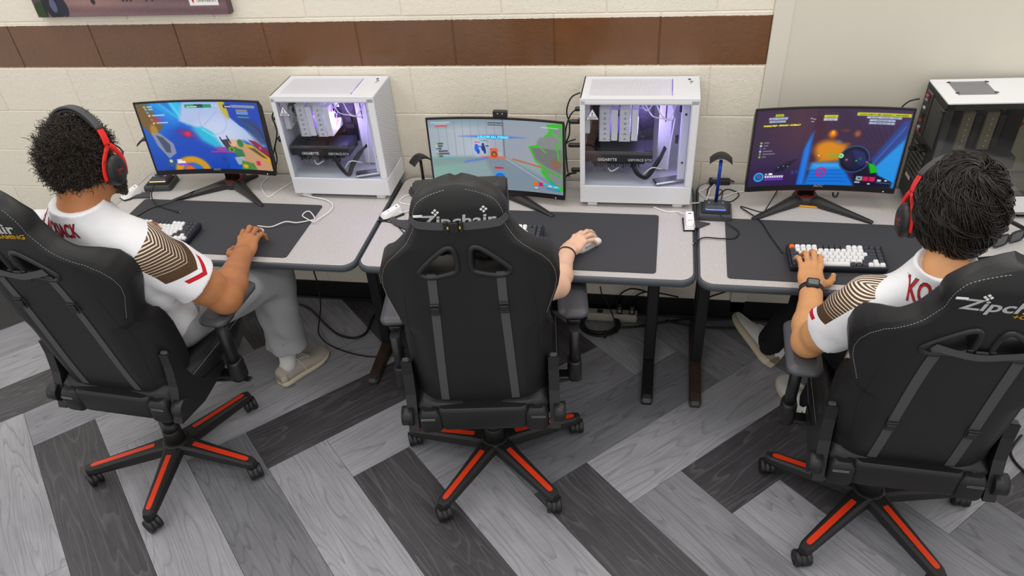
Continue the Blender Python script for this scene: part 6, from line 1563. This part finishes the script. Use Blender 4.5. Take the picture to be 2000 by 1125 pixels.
# ---- headphones
def headphones(label, hc, R, band_h, band_w, drop=-.012, fy=.0):
    t = thing('headphones', label, 'headphones', tuple(hc), 0, 'red and black headphones worn by the players')
    Y = np.array(((0, 0, 1), (1, 0, 0), (0, 1, 0)), float)
    def A(b): b.v = [v @ R.T for v in b.v]; return b
    M_PAD = mat('pleated_pad', '18181a', .5)
    a = np.linspace(-1.02, 1.02, 41)*pi/2; r0, r1 = band_w, band_h
    arc = lambda al, dr=0.: np.array((np.sin(al)*(r0+dr), fy-.004, drop+.052+(r1+dr-.052-drop)*np.cos(al)))
    def strip(al, w, th, dr, nm, m, par):
        b = MB(); rings = []
        for x in al:
            q = rrect(w, th, th*.45, 3); o = np.array((np.sin(x), 0, np.cos(x))); rings.append(np.array([arc(x, dr)+np.array((0, p_[0], 0))+o*p_[1] for p_ in q]))
        b.loft(rings, 0, True); return A(b).build(nm, m, par)
    strip(np.linspace(-.66, .66, 33)*pi/2, .030, .010, .004, 'headband', M_DARKPL, t)
    strip(np.linspace(-.60, .60, 29)*pi/2, .026, .012, -.007, 'band_cushion', M_PAD, t)
    for sx in (-1, 1):
        strip(np.linspace(.64, .93, 9)*pi/2*sx, .024, .006, .003, 'slider', M_RED, t)
        C = np.array((sx*(band_w-.004), fy, drop-.012)); Mx = Y*np.array([[1, 1, sx]]) if sx > 0 else Y @ np.diag((1, 1, -1))
        a_ = np.linspace(0, 2*pi, 37)[:36]
        def oval(rx, rz, off): return np.c_[np.full(36, sx*off), rx*np.cos(a_), rz*np.sin(a_)]+C
        seq = (lambda s_: s_ if sx < 0 else s_)
        b = MB(); b.loft([oval(.030, .040, .002), oval(.036, .046, .004), oval(.0375, .048, .013), oval(.035, .0455, .020), oval(.028, .037, .026), oval(.012, .016, .0285)], 0, True); cup = A(b).build('ear_cup', M_BLACKPL, t)
        b = MB(); n = 96; an = np.linspace(0, 2*pi, n, endpoint=False); pl = 1+.020*np.sin(an*30)
        b.loft([np.c_[np.full(n, sx*o), rx*np.cos(an)*(pl if 0 < i < 4 else 1), rz*np.sin(an)*(pl if 0 < i < 4 else 1)]+C for i, (o, rx, rz) in enumerate(((-.024, .020, .028), (-.022, .034, .044), (-.012, .038, .049), (-.003, .037, .048), (.003, .032, .042)))], 0, True); A(b).build('ear_cushion', M_PAD, t)
        # yoke fork, in front of and behind the cup
        for sy in (-1, 1):
            P = spline([(sx*.006, sy*.004, .075), (sx*.009, sy*.018, .060), (sx*.010, sy*.036, .030), (sx*.009, sy*.0415, .0), (sx*.008, sy*.039, -.024)], 5)+C
            b = MB(); b.tube(P, .0085, 8, flat=.4, up=(sx, 0, 0)); A(b).build('yoke', M_RED, t)
        b = MB()
        for p_, q_ in (((-.012, .006), (.012, -.010)), ((-.002, -.010), (.012, .008)), ((.004, .004), (-.014, .002)), ((-.014, .002), (-.008, .012)), ((-.016, -.010), (.004, -.012))):
            for v_ in (0,): b.tube([C+np.array((sx*.0285-sx*4*(u_[0]**2+u_[1]**2), u_[0]*sx*-1, u_[1])) for u_ in (p_, q_)], .0011, 4)
        stuff(A(b).build('cup_emblem', M_RED, cup))
    return t
def project_text(name, body, size, m, shirt, parent, origin, ex, ey, view, dist=.004, **kw):
    """lettering wrapped on cloth: every vertex slides along view until it meets the cloth"""
    me = shirt.data; vs = np.zeros(len(me.vertices)*3); me.vertices.foreach_get('co', vs); bv = BVHTree.FromPolygons(vs.reshape(-1, 3).tolist(), [tuple(p.vertices) for p in me.polygons])
    v, f = text_mesh(body, size, extr=0., **kw); view = Vector(unit(view)); out = []
    for q in v:
        p = Vector(origin)+Vector(ex)*q[0]+Vector(ey)*q[1]; hit, nn, _, _ = bv.ray_cast(p, view)
        out.append(tuple((hit if hit else p+view*.4)-view*dist))
    b = MB(); b.add(out, f); return b.build(name, m, parent)

CLAW = dict(f=[(.10, .10, .75, .65), (.02, .05, .75, .65), (-.06, .10, .75, .65), (-.18, .20, .70, .6)], t=[(.85, .45, -.25), (.35, .9, -.3), (-.1, .95, -.25)])
TYPE = dict(f=[(.05, .05, .55, .45), (.0, -.02, .65, .5), (-.06, .02, .60, .5), (-.16, .05, .50, .45)], t=[(.75, .6, -.28), (.45, .85, -.22), (.25, .95, -.18)])
DRAPE = dict(f=[(.06, .18, .38, .25), (.0, .14, .42, .28), (-.10, .20, .50, .35), (-.22, .28, .55, .40)], t=[(.6, .75, -.35), (.25, .95, -.2), (.0, 1., -.1)])

P1 = dict(head=((1.116, -1.150, 1.364), -.16, .20), neck=(1.097, -1.225, 1.245), chest=(1.065, -1.165, 1.00), pelvis=(1.015, -1.05, .685),
          sh=((.875, -1.20, 1.11), (1.215, -1.185, 1.066)), skin=SK1, jaw=1.05, nr=.068, bulk=1.10, hem=(1.0, -1.05, .585), sleeve=.64, slr=.086, pt0=.035, seed=.4, collar=.071,
          arms=[dict(sh=(1.215, -1.185, 1.066), el=(1.372, -1.07, .798), wr=(1.292, -.765, .778), fwd=(-.03, .20, .02), thumb=(-1, -.1, -.1), out=(.62, -.35, .7), pose=CLAW, g=1.30, s=1.12),
                dict(sh=(.875, -1.20, 1.11), el=(.735, -1.02, .81), wr=(.775, -.765, .782), fwd=(.02, .20, .01), thumb=(1, 0, -.1), out=(-.62, -.2, .75), pose=TYPE, g=1.28, s=1.1)],
          legs=[((1.115, -1.03, .645), (1.275, -.60, .575), (1.262, -.632, .115)), ((.915, -1.03, .645), (.83, -.60, .575), (.84, -.58, .115))],
          feet=[((1.215, -.702, .003), (1.352, -.452, .003), 0.), ((.83, -.66, .003), (.80, -.38, .003), 0.)], trouser=(.108, .100, .096, .086), trouser_mat=M_SWEAT, shoe='tan', sock=M_SOCKW)
B1, S1, HF1 = make_person('bearded person with curly black hair in white jersey and grey sweatpants, gaming', P1)
afro(*HF1, B1)
headphones('red and black headphones on the curly-haired player', HF1[0], HF1[1], .157, .106, -.008, .012)
P2 = dict(head=((3.638, -1.120, 1.246), .10, .30), neck=(3.618, -1.218, 1.132), chest=(3.655, -1.155, .895), pelvis=(3.70, -1.00, .595),
          sh=((3.464, -1.215, 1.006), (3.840, -1.215, 1.006)), skin=SK2, nr=.056, bulk=.98, hem=(3.70, -1.0, .53), sleeve=.60, rim=.042, slr=.076, pt0=.075, seed=2.1,
          arms=[dict(sh=(3.464, -1.215, 1.006), el=(3.369, -1.06, .742), wr=(3.403, -.800, .778), fwd=(.012, .2, .03), thumb=(1, 0, -.15), out=(-.12, -.22, .95), pose=TYPE, g=1.12, ulna=-1),
                dict(sh=(3.840, -1.215, 1.006), el=(3.97, -1.03, .74), wr=(3.90, -.76, .775), fwd=(-.03, .2, .01), thumb=(-1, 0, -.1), out=(.6, .0, .75), pose=DRAPE, g=.98)],
          legs=[((3.605, -.98, .565), (3.47, -.60, .545), (3.352, -.455, .205)), ((3.795, -.98, .565), (3.72, -.56, .545), (3.535, -.63, .125))],
          feet=[((3.388, -.440, .080), (3.252, -.160, .118), -.80), ((3.55, -.70, .003), (3.462, -.435, .003), 0.)], trouser=(.088, .076, .068, .056), trouser_mat=M_BLACKCL, shoe='white', sock=M_SOCKB)
B2, S2, HF2 = make_person('person with straight dark hair and digital wristwatch in white jersey, typing', P2)
swept(*HF2, B2)
headphones('red and black headphones on the straight-haired player', HF2[0], HF2[1], .150, .108, -.006, .022)
P3 = dict(head=((2.325, -1.065, 1.055), .05, -.1), neck=(2.318, -1.10, .925), chest=(2.312, -1.02, .79), pelvis=(2.30, -.80, .62),
          sh=((2.16, -1.075, .87), (2.455, -1.05, .87)), skin=SK3, nr=.050, bulk=.86, hem=(2.30, -.85, .57), sleeve=.36, slr=.064, seed=1.3,
          arms=[dict(sh=(2.455, -1.05, .87), el=(2.552, -.90, .795), wr=(2.556, -.640, .772), fwd=(.098, .17, .015), thumb=(-.8, .6, -.1), out=(.6, 0, .8), pose=DRAPE, g=.86, s=.92),
                dict(sh=(2.16, -1.075, .87), el=(2.08, -.87, .775), wr=(2.20, -.66, .775), fwd=(.02, .2, .0), thumb=(1, 0, -.1), out=(-.6, 0, .8), pose=TYPE, g=.86, s=.92)],
          legs=[((2.20, -.79, .60), (2.19, -.40, .54), (2.20, -.30, .12)), ((2.40, -.79, .60), (2.39, -.40, .54), (2.38, -.30, .12))],
          feet=[((2.20, -.38, .003), (2.19, -.13, .003), 0.), ((2.38, -.38, .003), (2.39, -.13, .003), 0.)], trouser=(.08, .068, .066, .055), trouser_mat=M_BLACKCL, shoe='white', sock=M_SOCKB)
B3, S3, HF3 = make_person('person slumped out of sight in the centre chair, pale hand on white mouse', P3)
swept(*HF3, B3)
# ------------------------------------------------------------------ lettering on the shirts, things worn
def letter(body, S_, parent, o, sx, size, ex, ey, vw):
    k = project_text('lettering_edge', body, size, M_LETTERK, S_, parent, o, ex, ey, vw, .0020, bold=.0022, sx=sx); return project_text('lettering', body, size, M_LETTER, S_, k, o, ex, ey, vw, .0032, bold=.0006, sx=sx)
letter('BLACKJACK', S1, S1, (.992, -1.6, 1.207), .43, .066, (1, .12, -.03), (0, -.25, .97), (-.05, 1, -.05))
letter('KOR', S2, S2, (3.528, -1.6, 1.092), .42, .084, (1, 0, 0), (0, -.25, .97), (0, 1, -.05))
def band(center, axis, r, w, th, name, m, parent, sq=.86, n=30):
    d = unit(axis); x = unit(np.cross(d, (0, 0, 1))); z = np.cross(x, d); a = np.linspace(0, 2*pi, n, endpoint=False); R_ = []
    for o, rr_ in ((-w/2, r), (-w/2, r+th), (w/2, r+th), (w/2, r)): R_.append(np.array(center)+d*o+np.outer(np.cos(a)*rr_, x)+np.outer(np.sin(a)*rr_*sq, z))
    b = MB(); b.loft(R_, 0, True, False, closed=True); return b.build(name, m, parent), x, z, d
_el, _wr = (np.array(P2['arms'][0][q]) for q in ('el', 'wr')); _d = unit(_wr-_el); _c = _wr-_d*.032
t = thing('wristwatch', 'black digital wristwatch on the wrist resting by the orange-keyed keyboard', 'watch')
o, _x, _z, _d = band(_c, _d, .0372, .022, .003, 'strap', M_BLACKPL, t); _z = _z if _z[2] > 0 else -_z; RM = np.stack([_x, _d, _z], 1); top = _c+_z*.0335
b = MB(); b.rr([(.040, .040, .007, -.004), (.043, .043, .008, .0), (.041, .041, .008, .007), (.037, .037, .007, .009)], 3, M=RM, at=top); cs = b.build('case', M_BLACKPL, t)
b = MB(); b.rr([(.031, .024, .003, .0088), (.031, .024, .003, .0096)], 3, M=RM, at=top); b.build('display', mat('watch_display', '6a6e6c', .25), cs)
b = MB()
for s_ in (-.009, .009): b.cone(top+RM @ np.array((s_, -.0185, .002)), top+RM @ np.array((s_, -.0205, .002)), .002, n=8)
stuff(b.build('case_screws', M_CHROME, cs))
_el, _wr = (np.array(P3['arms'][0][q]) for q in ('el', 'wr')); _d = unit(_wr-_el)
b, *_ = band(_wr-_d*.028, _d+np.array((.25, 0, 0)), .0322, .006, .0024, 'wristband', mat('dark_brown_band', '241c18', .6), None); tag(b, 'thin dark wristband on the pale wrist beside the white mouse', 'wristband')
hc, HR = HF1; t = thing('eyeglasses', 'dark-framed eyeglasses worn by the curly-haired player', 'eyeglasses')
E_ = lambda x, y, z: hc+HR @ np.array((x, y, z))
for sx in (-1, 1):
    a = np.linspace(0, 2*pi, 20, endpoint=False); b = MB(); b.tube([E_(sx*.034+.026*math.cos(q), .112-.25*abs(.034*sx+.026*math.cos(q))**2*8, .004+.019*math.sin(q)) for q in a], .0026, 6, closed=True, cap=False); b.build('rim', M_BLACKGL, t)
    b = MB(); b.tube(spline([E_(sx*.062, .104, .010), E_(sx*.080, .085, .012), E_(sx*.088, .03, .008), E_(sx*.090, -.02, -.002)]), .003, 6); b.build('temple', mat('navy_temple', '1f2440', .35), t)
b = MB(); b.tube([E_(-.008, .113, .008), E_(.008, .113, .008)], .002, 6); b.build('bridge', M_BLACKGL, t)

# ------------------------------------------------------------------ cables
def cable(label, pts, r, m, end=None, group=None, name='cable', sub=8):
    P_ = spline(pts, sub); b = MB(); b.tube(P_, r, 8)
    o = b.build(name, m); tag(o, label, 'cable', group)
    if end:
        d = unit(P_[-1]-P_[-2]); b = MB(); b.cone(P_[-1]-d*.004, P_[-1]+d*.02, r*2.2, r*2.0, 10); e = b.build('plug', M_BLACKPL if end == 'k' else M_WHITEPL, o)
        b = MB(); b.cone(P_[-1]+d*.02, P_[-1]+d*.027, r*1.4, n=8); b.build('plug_tip', M_CHROME, e)
    return o
cable("white mouse cable looping across the left desk mat's edge", [(1.220, -0.491, 0.7361), (1.286, -0.502, 0.7401), (1.340, -0.471, 0.7481), (1.387, -0.465, 0.7421), (1.430, -0.436, 0.7361), (1.450, -0.419, 0.7361), (1.415, -0.372, 0.7381), (1.391, -0.362, 0.7361), (1.385, -0.395, 0.7361), (1.417, -0.429, 0.7421), (1.460, -0.452, 0.7431), (1.474, -0.407, 0.7361), (1.496, -0.346, 0.7361), (1.485, -0.295, 0.7361), (1.438, -0.257, 0.7361), (1.375, -0.238, 0.7361), (1.299, -0.214, 0.7361)], 0.0026, M_WCABLE)
cable('white cable looping on the desk between left monitor and left white tower', [(1.220, -0.089, 0.7321), (1.185, -0.175, 0.7321), (1.160, -0.238, 0.7321), (1.116, -0.196, 0.7321), (1.077, -0.131, 0.7321), (1.079, -0.053, 0.7321)], 0.0026, M_WCABLE)
cable('black cable curling from the rainbow-lit stand onto the left mat', [(0.587, -0.215, 0.7661), (0.607, -0.284, 0.7481), (0.657, -0.342, 0.7361), (0.731, -0.377, 0.7361), (0.790, -0.397, 0.7361)], 0.0026, M_RUBBER, 'k')
cable('black cable running from under the left monitor to the left mat', [(0.882, -0.124, 0.7359), (0.815, -0.177, 0.7359), (0.788, -0.272, 0.7559), (0.739, -0.337, 0.7479), (0.657, -0.373, 0.7359), (0.620, -0.464, 0.7359)], 0.0024, M_RUBBER)
cable("white cable loop beside the centre chair's headrest", [(1.817, -0.176, 0.7323), (1.783, -0.207, 0.7323), (1.778, -0.245, 0.7323), (1.800, -0.266, 0.7323), (1.858, -0.276, 0.7323)], 0.0028, M_WCABLE)
cable('white cable leaving the dock between left and middle desks', [(1.812, -0.364, 0.7443), (1.847, -0.320, 0.7323), (1.889, -0.309, 0.7323)], 0.0028, M_WCABLE)
cable("black cable hanging loose below the dock on the middle desk's left", [(1.871, -0.502, 0.7319), (1.824, -0.446, 0.7319), (1.796, -0.424, 0.7319), (1.752, -0.411, 0.7319)], 0.0024, M_RUBBER, 'k')
cable('black cable curling from the blue-lit stand across the right mat', [(3.115, -0.333, 0.7711), (3.148, -0.362, 0.7461), (3.189, -0.407, 0.7361), (3.174, -0.456, 0.7361), (3.125, -0.463, 0.7361), (3.061, -0.460, 0.7361), (3.034, -0.487, 0.7361)], 0.0026, M_RUBBER, 'k')
cable("white cable running behind the right tower's foot into the dock", [(2.862, -0.232, 0.7323), (2.912, -0.266, 0.7323), (2.957, -0.266, 0.7323), (2.994, -0.324, 0.7523)], 0.0028, M_WCABLE)
cable("white cable crossing the right desk's left edge behind the blue stand", [(2.949, -0.227, 0.7323), (3.004, -0.199, 0.7323), (3.066, -0.175, 0.7323), (3.089, -0.114, 0.7423)], 0.0028, M_WCABLE)
cable('white cable tangle behind the blue-posted headset stand', [(3.114, -0.029, 0.7323), (3.062, -0.080, 0.7323), (3.047, -0.098, 0.7323), (3.077, -0.144, 0.7323), (3.147, -0.132, 0.7323), (3.190, -0.100, 0.7323), (3.228, -0.085, 0.7323)], 0.0028, M_WCABLE)
cable('second white cable end behind the blue-posted headset stand', [(3.104, -0.047, 0.7323), (3.090, -0.094, 0.7383), (3.076, -0.172, 0.7383)], 0.0028, M_WCABLE)
cable('black cable loop standing up behind the blue-posted headset stand', [(3.109, -0.214, 0.7419), (3.115, -0.136, 0.7439), (3.130, -0.108, 0.7519), (3.140, -0.126, 0.7479), (3.132, -0.184, 0.7419)], 0.0024, M_RUBBER)
cable('wide black cable loop right of the blue-posted headset stand', [(3.117, -0.156, 0.7399), (3.158, -0.070, 0.7319), (3.202, -0.092, 0.7319), (3.204, -0.128, 0.7319), (3.172, -0.172, 0.7319), (3.140, -0.180, 0.7399)], 0.0024, M_RUBBER)
cable('black cable bending left from the hub behind the blue stand', [(3.114, -0.019, 0.7319), (3.086, -0.075, 0.7399), (3.080, -0.118, 0.7319), (3.079, -0.165, 0.7319)], 0.0024, M_RUBBER)
cable('short black cable running right from the hub by the wall', [(3.148, -0.008, 0.7319), (3.173, -0.007, 0.7419), (3.195, -0.001, 0.7319)], 0.0024, M_RUBBER)
cable('black keyboard cable zigzagging from the right monitor to its keyboard', [(3.361, -0.109, 0.7659), (3.359, -0.088, 0.7359), (3.301, -0.273, 0.7659), (3.279, -0.312, 0.7679), (3.208, -0.217, 0.7359), (3.274, -0.318, 0.7359), (3.304, -0.429, 0.7359), (3.339, -0.547, 0.7359)], 0.0024, M_RUBBER)
cable('grey cable loop hanging below the right monitor', [(3.566, -0.140, 0.7678), (3.571, -0.140, 0.7518), (3.582, -0.140, 0.7497), (3.586, -0.140, 0.7683)], 0.004, M_DARKPL)
cable('black cable hanging from the left desk down to the floor', [(1.314, -0.300, 0.4393), (1.313, -0.300, 0.3846), (1.315, -0.300, 0.2872), (1.297, -0.300, 0.1630), (1.243, -0.280, 0.0145), (1.264, -0.327, 0.0040), (1.345, -0.395, 0.0040), (1.483, -0.447, 0.0040), (1.603, -0.458, 0.0040), (1.698, -0.430, 0.0040), (1.720, -0.374, 0.0040)], 0.0036, M_RUBBER)
cable('thick black cable arcing over the floor below the left desk', [(0.941, -0.076, 0.0070), (1.031, -0.082, 0.0070), (1.135, -0.126, 0.0070), (1.258, -0.236, 0.0070), (1.357, -0.313, 0.0070), (1.450, -0.333, 0.0070), (1.497, -0.288, 0.0070), (1.492, -0.198, 0.0070), (1.498, -0.103, 0.0070)], 0.006, M_RUBBER)
cable('black cable crossing the floor from the coil past the desk legs', [(2.715, -0.135, 0.0060), (2.812, -0.119, 0.0060), (2.933, -0.076, 0.0060), (3.067, -0.036, 0.0060), (3.200, -0.028, 0.0060), (3.309, -0.010, 0.0060)], 0.005, M_RUBBER)
cable("black cable along the floor below the right desk's left end", [(2.957, -0.058, 0.0060), (3.079, -0.086, 0.0060), (3.174, -0.094, 0.0060), (3.293, -0.087, 0.0060)], 0.005, M_RUBBER)
cable("black plug lead arching from the power strip's left socket", [(2.720, -0.045, 0.0719), (2.721, -0.045, 0.1094), (2.742, -0.050, 0.1542), (2.783, -0.060, 0.1881), (2.826, -0.060, 0.1847), (2.858, -0.060, 0.1745)], 0.004, M_RUBBER)
cable("black plug lead arching from the power strip's right socket", [(2.784, -0.045, 0.0729), (2.790, -0.045, 0.1106), (2.816, -0.050, 0.1465), (2.856, -0.060, 0.1744), (2.923, -0.050, 0.1621), (3.008, -0.040, 0.1388)], 0.004, M_RUBBER)
cable('thin black cable hanging from the middle desk to the coil', [(2.642, -0.120, 0.2350), (2.652, -0.120, 0.1910), (2.682, -0.120, 0.1292), (2.713, -0.120, 0.0412), (2.733, -0.191, 0.0200)], 0.003, M_RUBBER)
cable('black cable hanging against the wall under the right desk', [(3.270, -0.040, 0.2082), (3.205, -0.040, 0.1749), (3.152, -0.040, 0.1477), (3.117, -0.040, 0.1153)], 0.004, M_RUBBER)
cable("black cable dropping from the left white tower's upper back", [(1.262, -0.090, 1.1248), (1.204, -0.090, 1.0509), (1.201, -0.085, 1.0062), (1.195, -0.080, 0.9583), (1.151, -0.080, 0.8638), (1.128, -0.080, 0.8073), (1.087, -0.003, 0.7330)], 0.003, M_RUBBER)
cable('black cable with ferrite bead behind the left white tower', [(1.230, -0.090, 0.9634), (1.194, -0.090, 0.9386), (1.172, -0.090, 0.8940), (1.165, -0.085, 0.8412), (1.140, -0.080, 0.7869)], 0.003, M_RUBBER)
cable('thin white cable hanging behind the left white tower', [(1.180, -0.060, 0.9948), (1.167, -0.060, 0.9413), (1.165, -0.060, 0.8542), (1.154, -0.060, 0.8029), (1.085, 0.002, 0.7330)], 0.002, M_WCABLE)
cable("black cable looping from the right white tower's top socket", [(2.549, -0.100, 1.1591), (2.517, -0.100, 1.1424), (2.500, -0.100, 1.1085), (2.495, -0.100, 1.0721), (2.505, -0.100, 1.0330), (2.504, -0.100, 0.9843), (2.491, -0.100, 0.9480)], 0.003, M_RUBBER)
cable("black cable bundled behind the right white tower's rear", [(2.540, -0.110, 1.0981), (2.515, -0.110, 1.0766), (2.498, -0.110, 1.0374), (2.489, -0.110, 0.9887), (2.490, -0.110, 0.9254), (2.494, -0.100, 0.8271), (2.489, 0.010, 0.7330)], 0.003, M_RUBBER)
cable("black cable from the right white tower's middle socket", [(2.532, -0.120, 0.9716), (2.502, -0.120, 0.9600), (2.487, -0.120, 0.9393), (2.480, -0.120, 0.9072)], 0.003, M_RUBBER)
cable("black power cable at the right white tower's bottom socket", [(2.534, -0.110, 0.8165), (2.503, -0.110, 0.8086), (2.484, -0.100, 0.7860), (2.473, -0.028, 0.7350)], 0.0045, M_RUBBER)
cable("black cable from the dark tower's top rear socket", [(3.800, -0.100, 1.1391), (3.770, -0.100, 1.1312), (3.749, -0.100, 1.1095), (3.745, -0.100, 1.0816)], 0.003, M_RUBBER)
cable("black cables on the floor at the frame's right edge", [(4.347, -0.668, 0.0060), (4.301, -0.728, 0.0060), (4.278, -0.770, 0.0060), (4.282, -0.822, 0.0060), (4.308, -0.882, 0.0060)], 0.005, M_RUBBER)
# coiled lead, power strip, hub
a = np.linspace(0, 2*pi*6, 220); _k = np.arange(220)
b = MB(); b.tube(np.c_[2.645+(.088+.010*np.sin(a*.37))*np.cos(a), -0.122+(.082+.012*np.sin(a*.29+1))*np.sin(a), .006+.0035*(_k/40)+.004*np.sin(a*.5)], .0045, 7)
o = b.build('coiled_cable', M_RUBBER); tag(o, 'coiled black cable lying on the floor under the middle desk', 'cable')
b = MB(); b.box((2.645+.03, -0.122-.085, .02), (.012, .03, .034), .004); b.build('cable_tie', M_BLACKPL, o)
t = thing('power_strip', 'beige metal power strip on the floor against the black baseboard', 'power strip', (2.659, -.062, .0))
b = MB(); b.box((0, 0, .024), (.32, .045, .044), .003); b.build('housing', mat('strip_metal', 'b9b4a8', .45), t)
for x in (-.10, -.02, .075, .135):
    b = MB(); b.box((x, 0, .0465), (.028, .028, .002), .0005); b.build('socket', M_SLOT, t)
for x in (.075, .135):
    b = MB(); b.rr([(.026, .028, .005, .047), (.026, .028, .005, .075), (.014, .014, .005, .09)], 3, at=(x, 0, 0)); pl = b.build('power_plug', M_BLACKPL, t)
    b = MB(); b.box((x, -.0142, .062), (.014, .001, .016)); b.build('plug_label', mat('plug_label', '8a8a88', .6), pl)
t = thing('cable_hub', 'small black hub on the desk behind the blue-posted headset stand', 'hub', (3.133, -0.012, ZD+.0005), .05)
b = MB(); b.rr([(.085, .036, .004, 0), (.085, .036, .004, .018), (.08, .032, .003, .02)], 3); b.build('shell', M_BLACKPL, t)
b = MB(); b.box((0, -.0182, .010), (.06, .001, .008)); b.build('port_row', M_SLOT, t)
b = MB(); b.box((-.02, .0, .021), (.02, .012, .002)); b.build('label_patch', mat('plug_label', '8a8a88'), t)
